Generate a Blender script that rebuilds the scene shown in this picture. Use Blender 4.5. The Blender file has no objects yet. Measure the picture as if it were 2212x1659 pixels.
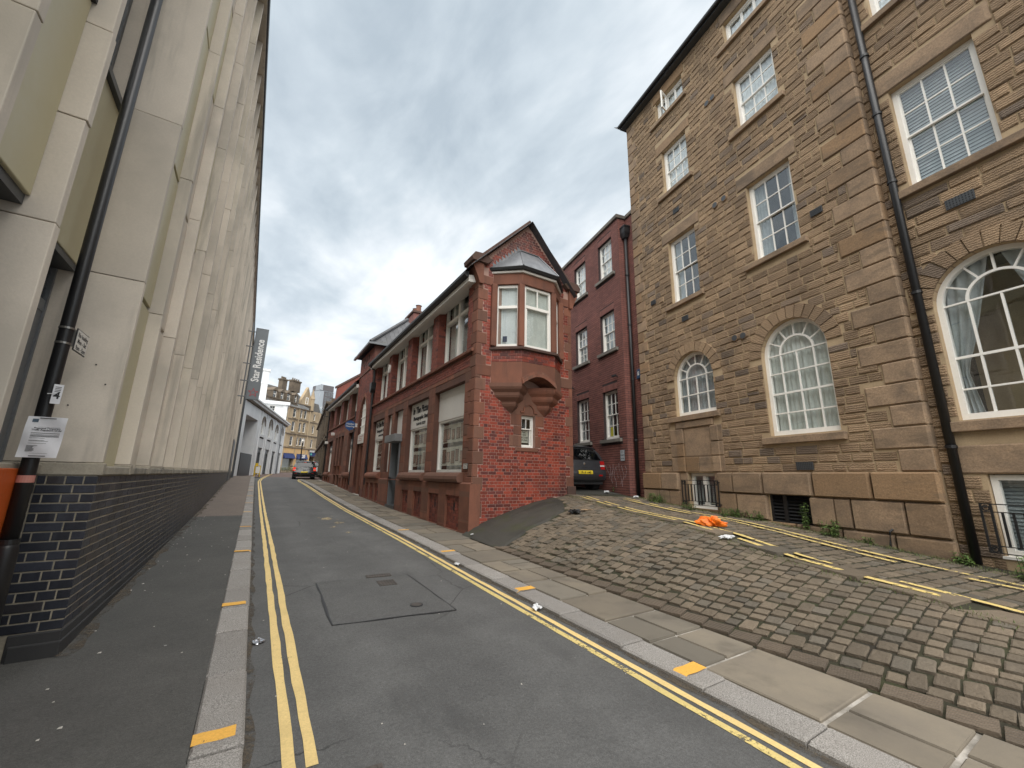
import bpy, math, random
import numpy as np
from mathutils import Matrix, Vector

# ------------------------------------------------------------------ camera, sky, sun, exposure
sc = bpy.context.scene
cam = bpy.data.cameras.new('camera')
cam.sensor_width = 36.0
cam.lens = 875.0 / 2212.0 * 36.0
cam.clip_start = 0.05
cam.clip_end = 4000
camo = bpy.data.objects.new('camera', cam)
sc.collection.objects.link(camo)
_up = Vector((60.8, 3841.4, -875.0)).normalized()
_fw = Vector((0, 0, -1)); _fw = (_fw - _up * _fw.dot(_up)).normalized()
_rt = _fw.cross(_up)
YAW = math.radians(31.8); CS, SN = math.cos(YAW), math.sin(YAW)
_R = Matrix((_rt * CS + _fw * SN, -_rt * SN + _fw * CS, _up))
CAM = np.array([0.0, 0.0, 1.5])
camo.matrix_world = Matrix.Translation((0, 0, 1.5)) @ _R.to_4x4()
sc.camera = camo

SUN_EL, SUN_AZ = math.radians(56), math.radians(206)      # azimuth clockwise from +Y
w = bpy.data.worlds.new('World'); sc.world = w; w.use_nodes = True
nt = w.node_tree; nt.nodes.clear()
def wn(t, **k):
    n = nt.nodes.new(t)
    for a, b in k.items(): setattr(n, a, b)
    return n
out = wn('ShaderNodeOutputWorld')
sky = wn('ShaderNodeTexSky', sky_type='NISHITA', sun_disc=False, sun_elevation=SUN_EL, sun_rotation=SUN_AZ)
bgs = wn('ShaderNodeBackground'); bgs.inputs['Strength'].default_value = 0.05
nt.links.new(sky.outputs[0], bgs.inputs['Color'])
tc = wn('ShaderNodeTexCoord'); sep = wn('ShaderNodeSeparateXYZ'); nt.links.new(tc.outputs['Generated'], sep.inputs[0])
def wmath(op, a, b=None, clamp=False):
    n = wn('ShaderNodeMath', operation=op, use_clamp=clamp)
    for i, v in enumerate((a, b)):
        if v is None: continue
        if isinstance(v, (int, float)): n.inputs[i].default_value = v
        else: nt.links.new(v, n.inputs[i])
    return n.outputs[0]
zz = wmath('ADD', wmath('MAXIMUM', sep.outputs[2], 0.0), 0.14)
comb = wn('ShaderNodeCombineXYZ')
nt.links.new(wmath('DIVIDE', sep.outputs[0], zz), comb.inputs[0])
nt.links.new(wmath('DIVIDE', sep.outputs[1], zz), comb.inputs[1])
def wnoise(scale, detail, rough, dist, loc=(0, 0, 0), stretch=(1, 1, 1)):
    mp = wn('ShaderNodeMapping'); mp.inputs['Location'].default_value = loc; mp.inputs['Scale'].default_value = stretch
    mp.inputs['Rotation'].default_value = (0, 0, math.radians(-25))
    nt.links.new(comb.outputs[0], mp.inputs[0])
    n = wn('ShaderNodeTexNoise'); n.inputs['Scale'].default_value = scale; n.inputs['Detail'].default_value = detail
    n.inputs['Roughness'].default_value = rough; n.inputs['Distortion'].default_value = dist
    nt.links.new(mp.outputs[0], n.inputs[0]); return n.outputs[0]
n1 = wnoise(1.15, 5, 0.55, 0.35, (3.1, 1.7, 0), (1.0, 0.75, 1))
n2 = wnoise(3.4, 6, 0.6, 0.3, (7.7, 2.2, 0), (1.0, 0.6, 1))
mixn = wmath('ADD', wmath('MULTIPLY', n1, 0.7), wmath('MULTIPLY', n2, 0.3))
ramp = wn('ShaderNodeValToRGB'); nt.links.new(mixn, ramp.inputs[0])
els = ramp.color_ramp.elements
els[0].position = 0.37; els[0].color = (0.37, 0.43, 0.48, 1)
els[1].position = 0.63; els[1].color = (0.93, 0.94, 0.95, 1)
e = els.new(0.45); e.color = (0.49, 0.55, 0.595, 1)
e = els.new(0.54); e.color = (0.68, 0.72, 0.75, 1)
bgc = wn('ShaderNodeBackground'); bgc.inputs['Strength'].default_value = 0.385
nt.links.new(ramp.outputs[0], bgc.inputs['Color'])
mx = wn('ShaderNodeMixShader'); mx.inputs[0].default_value = 0.93
nt.links.new(bgs.outputs[0], mx.inputs[1]); nt.links.new(bgc.outputs[0], mx.inputs[2])
nt.links.new(mx.outputs[0], out.inputs['Surface'])

sun = bpy.data.lights.new('sun', 'SUN'); sun.energy = 1.5; sun.angle = math.radians(85); sun.color = (1.0, 0.96, 0.9)
suno = bpy.data.objects.new('sun', sun); sc.collection.objects.link(suno)
_sd = Vector((math.sin(SUN_AZ) * math.cos(SUN_EL), math.cos(SUN_AZ) * math.cos(SUN_EL), math.sin(SUN_EL)))
suno.rotation_euler = _sd.to_track_quat('Z', 'Y').to_euler()
vs = sc.view_settings
vs.view_transform = 'Standard'; vs.look = 'None'; vs.gamma = 1.0; vs.use_curve_mapping = False; vs.exposure = 1.9
sc.cycles.max_bounces = 6; sc.cycles.transparent_max_bounces = 12

# ------------------------------------------------------------------ helpers
rnd = random.Random(11)
RS = np.random.RandomState(5)
I4 = np.eye(4)
def TR(x=0, y=0, z=0, rz=0):
    c, s = math.cos(rz), math.sin(rz)
    return np.array([[c, -s, 0, x], [s, c, 0, y], [0, 0, 1, z], [0, 0, 0, 1.0]])
def U(a, b): return rnd.uniform(a, b)

class MB:
    def __init__(s, T=None): s.v = []; s.f = []; s.T = I4 if T is None else T
    def add(s, vs, fs):
        n = len(s.v); s.v.extend([tuple(p) for p in vs]); s.f.extend([tuple(i + n for i in f) for f in fs]); return s
    def poly(s, pts): return s.add(pts, [tuple(range(len(pts)))])
    def box(s, x0, x1, y0, y1, z0, z1):
        return s.add([(x0, y0, z0), (x1, y0, z0), (x1, y1, z0), (x0, y1, z0), (x0, y0, z1), (x1, y0, z1), (x1, y1, z1), (x0, y1, z1)],
                     [(0, 3, 2, 1), (4, 5, 6, 7), (0, 1, 5, 4), (1, 2, 6, 5), (2, 3, 7, 6), (3, 0, 4, 7)])
    def prism_y(s, pts, y0, y1):       # polygon in xz, extruded along y
        n = len(pts)
        return s.add([(x, y0, z) for x, z in pts] + [(x, y1, z) for x, z in pts],
                     [tuple(range(n)), tuple(range(2 * n - 1, n - 1, -1))] + [(i, i + n, (i + 1) % n + n, (i + 1) % n) for i in range(n)])
    def prism_z(s, pts, z0, z1):       # polygon in xy, extruded along z
        n = len(pts)
        return s.add([(x, y, z0) for x, y in pts] + [(x, y, z1) for x, y in pts],
                     [tuple(range(n - 1, -1, -1)), tuple(range(n, 2 * n))] + [(i, (i + 1) % n, (i + 1) % n + n, i + n) for i in range(n)])
    def prism_x(s, pts, x0, x1):       # polygon in yz, extruded along x
        n = len(pts)
        return s.add([(x0, y, z) for y, z in pts] + [(x1, y, z) for y, z in pts],
                     [tuple(range(n - 1, -1, -1)), tuple(range(n, 2 * n))] + [(i, (i + 1) % n, (i + 1) % n + n, i + n) for i in range(n)])
    def loft(s, rings, cap=True, closed=True):
        n = len(rings[0]); vs = [p for r in rings for p in r]; fs = []
        for k in range(len(rings) - 1):
            for i in range(n if closed else n - 1):
                j = (i + 1) % n; fs.append((k * n + i, k * n + j, (k + 1) * n + j, (k + 1) * n + i))
        if cap: fs.append(tuple(range(n - 1, -1, -1))); fs.append(tuple(range((len(rings) - 1) * n, len(rings) * n)))
        return s.add(vs, fs)
    def tube(s, path, r, n=8, cap=True):
        rs = r if isinstance(r, (list, tuple)) else [r] * len(path); P = [Vector(p) for p in path]; rings = []
        for i, p in enumerate(P):
            d = (P[min(i + 1, len(P) - 1)] - P[max(i - 1, 0)]).normalized()
            a = d.orthogonal().normalized() if abs(d.z) < 0.99 else Vector((1, 0, 0)); b = d.cross(a)
            rings.append([tuple(p + (a * math.cos(t) + b * math.sin(t)) * rs[i]) for t in [2 * math.pi * q / n for q in range(n)]])
        return s.loft(rings, cap)
    def grid(s, fn, nu, nv):
        vs = [fn(i / nu, j / nv) for j in range(nv + 1) for i in range(nu + 1)]
        return s.add(vs, [(j * (nu + 1) + i, j * (nu + 1) + i + 1, (j + 1) * (nu + 1) + i + 1, (j + 1) * (nu + 1) + i) for j in range(nv) for i in range(nu)])
    def mesh(s, name):
        me = bpy.data.meshes.new(name)
        a = np.array(s.v, float).reshape(-1, 3); a = a @ s.T[:3, :3].T + s.T[:3, 3]
        me.from_pydata(a.tolist(), [], s.f); me.update(); return me

def tag(o, label=None, cat=None, group=None, kind=None):
    if label: o['label'] = label
    if cat: o['category'] = cat
    if group: o['group'] = group
    if kind: o['kind'] = kind
    return o
def link(o): sc.collection.objects.link(o); return o
def empty(name, loc, rz, label, cat, group=None):
    o = link(bpy.data.objects.new(name, None)); o.location = loc; o.rotation_euler = (0, 0, rz); o.empty_display_size = 0.2
    return tag(o, label, cat, group)
def obj(name, mb, mat, parent=None, bevel=0, smooth=False, recalc=False, **k):
    me = mb.mesh(name) if isinstance(mb, MB) else mb
    if mat is not None and not me.materials: me.materials.append(mat)
    if recalc:
        import bmesh
        b = bmesh.new(); b.from_mesh(me); bmesh.ops.recalc_face_normals(b, faces=b.faces); b.to_mesh(me); b.free()
    o = link(bpy.data.objects.new(name, me))
    if parent is not None: o.parent = parent
    if smooth:
        for p in me.polygons: p.use_smooth = True
    if bevel:
        m = o.modifiers.new('bevel', 'BEVEL'); m.width = bevel; m.segments = 2; m.limit_method = 'ANGLE'; m.angle_limit = math.radians(40)
    return tag(o, **k)
def bx(name, mat, parent, T, *dims, **k): return obj(name, MB(T).box(*dims), mat, parent, **k)
def copy_tree(o, parent=None):
    c = o.copy(); link(c); c.parent = parent
    for ch in o.children: copy_tree(ch, c)
    return c

# ------------------------------------------------------------------ materials
def newmat(name):
    m = bpy.data.materials.new(name); m.use_nodes = True; t = m.node_tree
    b = t.nodes['Principled BSDF']; return m, t, b
class G:
    def __init__(s, t): s.t = t; s.geo = None; s.oi = None
    def n(s, ty, **k):
        x = s.t.nodes.new(ty)
        for a, b in k.items(): setattr(x, a, b)
        return x
    def put(s, sock, v):
        if v is None: return
        if hasattr(v, 'is_output'): s.t.links.new(v, sock)
        else:
            if isinstance(v, (tuple, list)) and len(v) == 3 and sock.type == 'RGBA': v = (*v, 1)
            sock.default_value = v
    @property
    def pos(s):
        if s.geo is None: s.geo = s.n('ShaderNodeNewGeometry')
        return s.geo.outputs['Position']
    def rand(s, mul=1.0, add=0.0):
        s.pos
        if s.oi is None: s.oi = s.n('ShaderNodeObjectInfo')
        a = s.math('ADD', s.geo.outputs['Random Per Island'], s.oi.outputs['Random'])
        return s.math('FRACT', s.math('ADD', s.math('MULTIPLY', a, mul), add))
    def math(s, op, a, b=None, c=None, clamp=False):
        x = s.n('ShaderNodeMath', operation=op, use_clamp=clamp)
        for i, v in enumerate((a, b, c)):
            if v is not None: s.put(x.inputs[i], v)
        return x.outputs[0]
    def vec(s, scale=(1, 1, 1), off=None, rot=(0, 0, 0), src=None):
        v = s.pos if src is None else src
        if off is not None:
            a = s.n('ShaderNodeVectorMath', operation='ADD'); s.put(a.inputs[0], v); s.t.links.new(off, a.inputs[1]); v = a.outputs[0]
        m = s.n('ShaderNodeMapping'); m.inputs['Scale'].default_value = scale; m.inputs['Rotation'].default_value = rot
        s.t.links.new(v, m.inputs[0]); return m.outputs[0]
    def noise(s, scale, detail=4, rough=0.55, vec=None, dist=0):
        x = s.n('ShaderNodeTexNoise'); x.inputs['Scale'].default_value = scale; x.inputs['Detail'].default_value = detail
        x.inputs['Roughness'].default_value = rough; x.inputs['Distortion'].default_value = dist
        s.t.links.new(vec if vec is not None else s.pos, x.inputs['Vector']); return x.outputs[0]
    def voro(s, scale, vec=None, feature='F1', out=0, rnd=1.0):
        x = s.n('ShaderNodeTexVoronoi', feature=feature); x.inputs['Scale'].default_value = scale; x.inputs['Randomness'].default_value = rnd
        s.t.links.new(vec if vec is not None else s.pos, x.inputs['Vector']); return x.outputs[out]
    def mr(s, v, a, b, c=0.0, d=1.0, smooth=False):
        x = s.n('ShaderNodeMapRange', interpolation_type='SMOOTHSTEP' if smooth else 'LINEAR'); s.put(x.inputs[0], v)
        for i, q in enumerate((a, b, c, d)): x.inputs[i + 1].default_value = q
        return x.outputs[0]
    def mix(s, f, a, b, mode='MIX'):
        x = s.n('ShaderNodeMix', data_type='RGBA', blend_type=mode, clamp_result=False)
        s.put(x.inputs[0], f); s.put(x.inputs[6], a); s.put(x.inputs[7], b); return x.outputs[2]
    def scalecol(s, col, f):
        x = s.n('ShaderNodeVectorMath', operation='SCALE'); s.put(x.inputs[0], col if hasattr(col, 'is_output') else tuple(col)); s.put(x.inputs[3], f); return x.outputs[0]
    def bump(s, h, strength, dist, normal=None):
        x = s.n('ShaderNodeBump'); x.inputs['Strength'].default_value = strength; x.inputs['Distance'].default_value = dist
        s.t.links.new(h, x.inputs['Height'])
        if normal is not None: s.t.links.new(normal, x.inputs['Normal'])
        return x.outputs[0]

def surf(name, a, b=None, rough=0.8, s1=1.3, s2=40, amp=0.12, piece=0.0, alt=None, altp=0.0, stain=None, stain_amt=0.4, stain_scale=(3, 3, 0.5),
         bump=0.25, bdist=0.004, bscale=None, metallic=0.0, spec=0.5, tool=None, moss=None, moss_lo=0.55, soot=None, soot_lo=0.55, coat=0.0, soot_z=None):
    m, t, p = newmat(name); g = G(t)
    b = b or tuple(c * 0.8 for c in a)
    n1 = g.noise(s1, 5, 0.6); n2 = g.noise(s2, 4, 0.65)
    col = g.mix(g.mr(n1, 0.35, 0.65), a, b)
    if piece or alt:
        r = g.rand()
        if alt: col = g.mix(g.math('MULTIPLY', g.mr(g.rand(7.3, 0.31), 1 - altp, 1 - altp + 0.12), 0.85), col, alt)
        if piece: col = g.scalecol(col, g.mr(r, 0, 1, 1 - piece, 1 + piece))
    col = g.scalecol(col, g.mr(n2, 0.3, 0.7, 1 - amp, 1 + amp))
    if stain:
        n3 = g.noise(1.0, 5, 0.6, g.vec(stain_scale)); col = g.mix(g.math('MULTIPLY', g.mr(n3, 0.5, 0.72, smooth=True), stain_amt), col, stain)
    if soot:
        n5 = g.noise(0.55, 5, 0.62)
        if soot_z:
            sx = g.n('ShaderNodeSeparateXYZ'); t.links.new(g.pos, sx.inputs[0]); n5 = g.math('ADD', n5, g.mr(sx.outputs[2], soot_z[0], soot_z[1], 0, soot_z[2]))
        col = g.mix(g.math('MULTIPLY', g.mr(n5, soot_lo, soot_lo + 0.2, smooth=True), 0.75), col, soot)
    if moss:
        n4 = g.noise(2.2, 6, 0.65); col = g.mix(g.math('MULTIPLY', g.mr(n4, moss_lo, moss_lo + 0.16, smooth=True), 0.7), col, moss)
    g.put(p.inputs['Base Color'], col)
    g.put(p.inputs['Roughness'], g.mr(n2, 0.3, 0.7, max(0.02, rough - 0.07), min(1, rough + 0.07)))
    p.inputs['Metallic'].default_value = metallic; p.inputs['Specular IOR Level'].default_value = spec
    if coat: p.inputs['Coat Weight'].default_value = coat; p.inputs['Coat Roughness'].default_value = 0.08
    if bump:
        h = g.noise(bscale or s2 * 1.3, 5, 0.7); nrm = g.bump(h, bump, bdist)
        if tool:
            rv = g.rand(3.7, 0.1)
            off = g.n('ShaderNodeCombineXYZ'); g.put(off.inputs[0], g.math('MULTIPLY', rv, 9.0)); g.put(off.inputs[2], g.math('MULTIPLY', rv, 5.0))
            v = g.vec((2.2, 2.2, 1), off.outputs[0], (0, 0, 0))
            wv = g.n('ShaderNodeTexWave', bands_direction='Z'); wv.inputs['Scale'].default_value = tool; wv.inputs['Distortion'].default_value = 5.5
            wv.inputs['Detail'].default_value = 3; wv.inputs['Detail Scale'].default_value = 2.2; wv.inputs['Detail Roughness'].default_value = 0.7
            t.links.new(v, wv.inputs['Vector'])
            nrm = g.bump(wv.outputs['Fac'], 0.7, 0.016, nrm); g.put(p.inputs['Base Color'], g.scalecol(col, g.mr(wv.outputs['Fac'], 0, 1, 0.86, 1.08)))
        t.links.new(nrm, p.inputs['Normal'])
    return m

def glassmat(name, tint=(0.96, 0.98, 0.98), ior=1.6):
    m, t, p = newmat(name); g = G(t); t.nodes.remove(p)
    o = t.nodes['Material Output']
    wob = g.bump(g.noise(2.0, 2, 0.5), 0.02, 0.05); g.pos
    dt = g.n('ShaderNodeVectorMath', operation='DOT_PRODUCT'); t.links.new(g.geo.outputs['Incoming'], dt.inputs[0]); t.links.new(g.geo.outputs['Normal'], dt.inputs[1])
    c1 = g.math('SUBTRACT', 1.0, g.math('ABSOLUTE', dt.outputs['Value'])); f0 = ((ior - 1) / (ior + 1)) ** 2 * 1.6
    fr = g.math('ADD', g.math('MULTIPLY', g.math('POWER', c1, 4.2), 1 - f0), f0, clamp=True)
    gl = g.n('ShaderNodeBsdfGlossy'); gl.inputs['Roughness'].default_value = 0.015; gl.inputs['Color'].default_value = (1, 1, 1, 1); t.links.new(wob, gl.inputs['Normal'])
    tr = g.n('ShaderNodeBsdfTransparent'); tr.inputs['Color'].default_value = (*tint, 1)
    mx = g.n('ShaderNodeMixShader'); t.links.new(fr, mx.inputs[0]); t.links.new(tr.outputs[0], mx.inputs[1]); t.links.new(gl.outputs[0], mx.inputs[2])
    t.links.new(mx.outputs[0], o.inputs['Surface']); return m
def plain(name, col, rough=0.6, metallic=0.0, spec=0.5, emit=None, estr=1.0):
    m, t, p = newmat(name); g = G(t)
    n = g.noise(18, 3, 0.6); g.put(p.inputs['Base Color'], g.scalecol(col, g.mr(n, 0.3, 0.7, 0.93, 1.07)))
    p.inputs['Roughness'].default_value = rough; p.inputs['Metallic'].default_value = metallic; p.inputs['Specular IOR Level'].default_value = spec
    if emit: p.inputs['Emission Color'].default_value = (*emit, 1); p.inputs['Emission Strength'].default_value = estr
    return m

m_concrete = surf('concrete', (0.62, 0.555, 0.47), (0.54, 0.485, 0.41), 0.75, 0.9, 60, 0.05, piece=0.08, stain=(0.30, 0.275, 0.235), stain_amt=0.75, stain_scale=(4.5, 4.5, .4), soot=(.40, .365, .31), soot_lo=.48, bump=0.25, bdist=0.003)
m_coping = surf('coping_stone', (0.36, 0.325, 0.26), (0.22, 0.20, 0.165), 0.9, 3, 50, 0.12, stain=(0.10, 0.095, 0.085), stain_amt=0.7, bump=0.4)
m_olive = surf('olive_panel', (0.47, 0.43, 0.285), (0.435, 0.395, 0.26), 0.45, 0.6, 20, 0.02, bump=0.02, bdist=0.001)
m_bluebrick = surf('blue_engineering_brick', (0.028, 0.031, 0.042), (0.020, 0.022, 0.03), 0.42, 3, 60, 0.2, piece=0.35, alt=(0.045, 0.038, 0.036), altp=0.15, stain=(0.10, 0.11, 0.13), stain_amt=0.25, stain_scale=(4, 4, 0.4), bump=0.2, bdist=0.002)
m_mortar_tan = surf('tan_mortar', (0.30, 0.265, 0.20), (0.20, 0.18, 0.14), 0.95, 4, 80, 0.15, bump=0.3)
m_redbrick = surf('red_brick', (0.28, 0.050, 0.027), (0.20, 0.038, 0.024), 0.5, 0.9, 70, 0.12, piece=0.34, alt=(0.105, 0.030, 0.028), altp=0.30, soot=(0.050, 0.027, 0.026), soot_lo=0.52, soot_z=(4.0, 8.5, .16), bump=0.2, bdist=0.002)
m_mortar_pink = surf('pale_mortar', (0.42, 0.27, 0.22), (0.33, 0.21, 0.175), 0.95, 4, 80, 0.1, soot=(0.2, 0.14, 0.12), bump=0.2)
m_redbrick2 = surf('street_red_brick', (0.24, 0.066, 0.043), (0.17, 0.05, 0.036), 0.7, 1.2, 70, 0.12, piece=0.2, alt=(0.10, 0.036, 0.032), altp=0.2, bump=0.25)
m_mortar_red = surf('red_mortar', (0.17, 0.075, 0.055), (0.12, 0.055, 0.045), 0.95, 4, 80, 0.1)
m_terra = surf('red_sandstone', (0.225, 0.090, 0.055), (0.165, 0.068, 0.044), 0.85, 1.8, 50, 0.12, piece=0.2, alt=(.17, .085, .058), altp=.25, stain=(0.09, 0.046, 0.034), stain_amt=0.6, soot=(0.08, 0.048, 0.038), soot_lo=0.6, bump=0.45, bdist=0.006, bscale=35)
m_darkterra = surf('sooty_sandstone', (0.10, 0.055, 0.042), (0.07, 0.042, 0.034), 0.9, 2, 60, 0.15, moss=(0.05, 0.055, 0.025), moss_lo=0.58)
m_wallbrick = surf('dull_red_brick', (0.215, 0.084, 0.066), (0.165, 0.065, 0.053), 0.75, 1.5, 70, 0.12, piece=0.16, bump=0.3)
m_mortar_dark = surf('dark_mortar', (0.05, 0.03, 0.03), (0.04, 0.028, 0.028), 0.95, 4, 60, 0.1)
m_stone = surf('tooled_gritstone', (0.33, 0.226, 0.136), (0.245, 0.168, 0.104), 0.92, 1.0, 45, 0.2, piece=0.22, alt=(0.17, 0.13, 0.10), altp=0.17, soot=(0.105, 0.082, 0.065), soot_lo=0.56, bump=0.5, bdist=0.006, tool=8.5)
m_ashlar = surf('ashlar_gritstone', (0.30, 0.208, 0.132), (0.205, 0.145, 0.096), 0.9, 3.2, 38, 0.22, piece=0.16, alt=(0.255, 0.16, 0.085), altp=0.25, stain=(0.13, 0.095, 0.065), stain_amt=0.7, stain_scale=(1.2, 1.2, 5), soot=(0.085, 0.068, 0.055), soot_lo=0.56, bump=0.7, bdist=0.012, bscale=22)
m_mortar_stone = surf('buff_mortar', (0.44, 0.33, 0.205), (0.34, 0.25, 0.155), 0.95, 2, 60, 0.12, bump=0.4)
m_white = surf('white_paint', (0.84, 0.82, 0.77), (0.80, 0.78, 0.73), 0.45, 3, 30, 0.03, bump=0.05, bdist=0.001)
m_whiteboard = surf('white_board', (0.66, 0.64, 0.60), (0.62, 0.60, 0.56), 0.55, 1.5, 30, 0.03, bump=0.03)
m_slate = surf('slate', (0.085, 0.088, 0.095), (0.06, 0.062, 0.068), 0.6, 2, 40, 0.15, piece=0.25, moss=(0.06, 0.062, 0.04), moss_lo=0.6)
m_tile = surf('red_roof_tile', (0.25, 0.09, 0.055), (0.2, 0.075, 0.05), 0.8, 2, 40, 0.15, piece=0.2)
m_lead = surf('lead_sheet', (0.20, 0.21, 0.225), (0.155, 0.165, 0.18), 0.45, 2.5, 30, 0.1, metallic=0.35, stain=(0.36, 0.37, 0.39), stain_amt=0.4, bump=0.1)
m_black = plain('black_gloss_paint', (0.011, 0.011, 0.012), 0.42)
m_blackmatt = plain('black_iron', (0.012, 0.012, 0.013), 0.5)
m_dark = plain('dark_interior', (0.015, 0.016, 0.018), 0.9)
m_grey = plain('grey_metal', (0.15, 0.16, 0.17), 0.45)
m_darkgrey = plain('dark_grey_metal', (0.055, 0.06, 0.065), 0.4)
m_glass = glassmat('window_glass'); m_glass2 = glassmat('shop_glass', (0.95, 0.97, 0.97), 1.45)
m_curtain = surf('net_curtain', (0.62, 0.64, 0.60), (0.52, 0.54, 0.51), 0.9, 2, 20, 0.05, bump=0)
m_curtwhite = surf('white_blind', (0.82, 0.84, 0.85), (0.74, 0.76, 0.77), 0.85, 2, 20, 0.05, bump=0)
m_curtgrey = surf('grey_drape', (0.40, 0.43, 0.44), (0.30, 0.33, 0.34), 0.9, 3, 20, 0.08, bump=0)
m_paper = surf('paper', (0.74, 0.75, 0.78), (0.70, 0.71, 0.74), 0.8, 8, 40, 0.03, bump=0.1)
m_ink = plain('black_print', (0.02, 0.02, 0.022), 0.7)
m_moss = surf('moss', (0.055, 0.075, 0.02), (0.04, 0.05, 0.018), 1, 6, 60, 0.3)

# ------------------------------------------------------------------ walls of pieces
def unit(seed, cx, cz, rough=0.0, jit=0.0, chd=0.25, nx=1, nz=1):
    """unit piece: x,z in -.5..+.5, y from 0 (back) to -1 (front), chamfered rim"""
    r = np.random.RandomState(seed)
    xs = [-.5] + list(np.linspace(-.5 + cx, .5 - cx, nx + 1)) + [.5]
    zs = [-.5] + list(np.linspace(-.5 + cz, .5 - cz, nz + 1)) + [.5]
    nX, nZ = len(xs), len(zs); V = []; F = []
    for j in range(nZ):
        for i in range(nX):
            ed = i in (0, nX - 1) or j in (0, nZ - 1)
            x, z = xs[i], zs[j]
            if ed:
                y = -(1 - chd)
                x += -np.sign(x) * r.uniform(0, jit) * 0.5 if i in (0, nX - 1) else 0
                z += -np.sign(z) * r.uniform(0, jit) if j in (0, nZ - 1) else 0
            else: y = -1 + r.uniform(0, rough)
            V.append((x, y, z))
    idx = lambda i, j: j * nX + i
    for j in range(nZ - 1):
        for i in range(nX - 1): F.append((idx(i, j), idx(i + 1, j), idx(i + 1, j + 1), idx(i, j + 1)))
    ring = [idx(i, 0) for i in range(nX)] + [idx(nX - 1, j) for j in range(1, nZ)] + [idx(i, nZ - 1) for i in range(nX - 2, -1, -1)] + [idx(0, j) for j in range(nZ - 2, 0, -1)]
    c4 = {idx(0, 0): None, idx(nX - 1, 0): None, idx(nX - 1, nZ - 1): None, idx(0, nZ - 1): None}
    base = len(V); keys = list(c4)
    for q, k in enumerate(keys): V.append((V[k][0], 0.0, V[k][2])); c4[k] = base + q
    cur = None; seg = []
    order = ring + [ring[0]]
    side = [order[0]]
    for k in order[1:]:
        side.append(k)
        if k in c4:
            F.append(tuple([c4[side[0]], c4[side[-1]]] + side[::-1])); side = [k]
    return np.array(V), F
UN_BRICK = [unit(1, 0.03, 0.07, 0.02, 0.0), unit(2, 0.03, 0.07, 0.1, 0.02)]
UN_STONE = [unit(10 + i, 0.05, 0.12, 0.5, 0.05, 0.6, 2, 1) for i in range(7)]
UN_BLOCK = [unit(30 + i, 0.035, 0.05, 0.06, 0.006, 0.45) for i in range(3)]
def um(ulist, name):
    r = []
    for V, F in ulist:
        me = bpy.data.meshes.new(name); me.from_pydata(V.tolist(), [], F); me.update(); r.append(me)
    return r
_ucache = {}
def emit(pieces, parent, name, mat, ulist, world, T=None, limit=300, rest=None):
    """pieces: list of 4x4 local matrices; biggest on screen become objects, the rest one joined part"""
    if not pieces: return
    T = I4 if T is None else T
    key = (id(ulist), mat.name, name)
    if key not in _ucache:
        mm = um(ulist, name)
        for me in mm: me.materials.append(mat)
        _ucache[key] = mm
    units = _ucache[key]
    W = world @ T
    sc_ = []
    for M in pieces:
        c = (W @ M)[:3, 3]; d = c - CAM; f = np.array(_R)[:, 2] * -1
        dep = d @ f
        v = np.array(_R).T @ d
        vis = dep > 0.3 and abs(v[0] / dep) < 1.3 and abs(v[1] / dep) < 1.0
        area = np.linalg.norm(M[:3, 0]) * np.linalg.norm(M[:3, 2])
        sc_.append((area / (d @ d)) if vis else 1e-9)
    order = np.argsort(-np.array(sc_))
    for q, i in enumerate(order[:limit]):
        o = bpy.data.objects.new(name, units[i % len(units)]); link(o); o.parent = parent; o.matrix_local = Matrix((T @ pieces[i]).tolist())
    left = order[limit:]
    if len(left):
        V = []; F = []; n = 0
        for i in left:
            uv, uf = ulist[i % len(ulist)]; M = T @ pieces[i]
            V.append(uv @ M[:3, :3].T + M[:3, 3]); F.extend([tuple(k + n for k in f) for f in uf]); n += len(uv)
        me = bpy.data.meshes.new(rest or name + 's'); me.from_pydata(np.concatenate(V).tolist(), [], F); me.update(); me.materials.append(mat)
        o = link(bpy.data.objects.new(rest or name + 's', me)); o.parent = parent; o['kind'] = 'stuff'
def pm(xc, zc, w, h, yb=0.0, dep=0.012):
    return np.array([[w, 0, 0, xc], [0, dep, 0, yb], [0, 0, h, zc], [0, 0, 0, 1.0]])
def clip_row(a, b, blocked, mn=0.03):
    segs = [(a, b)]
    for (p, q) in blocked:
        ns = []
        for (s, e) in segs:
            if q <= s or p >= e: ns.append((s, e)); continue
            if p > s: ns.append((s, p))
            if q < e: ns.append((q, e))
        segs = ns
    return [(s, e) for s, e in segs if e - s > mn]
def rows(x0, x1, z0, z1, block, ch=0.075, bl=0.225, joint=0.010, bond='english', dep=0.012, yb=0.0, xlim=None, shift=0.0, jv=None):
    out = []; k = 0; z = z0
    while z + ch * 0.6 < z1:
        zt = min(z + ch, z1); xa, xb = (x0, x1) if xlim is None else xlim(z, zt)
        bb = block(z, zt) if block else []
        head = (k % 2 == 1) if bond == 'english' else False
        if bond == 'garden': head = (k % 4 == 3)
        step = bl / 2 if head else bl
        x = x0 - bl + (bl / 4 if head else (bl / 2 if bond == 'stretcher' and k % 2 else 0)) + shift
        while x < x1:
            a, b = max(x, xa), min(x + step, xb)
            if b - a > 0.03:
                for (s, e) in clip_row(a, b, bb): out.append(pm((s + e) / 2, (z + zt) / 2, e - s - (jv or joint), zt - z - joint, yb, dep * rnd.uniform(0.75, 1.2)))
            x += step
        z += ch; k += 1
    return out
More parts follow.
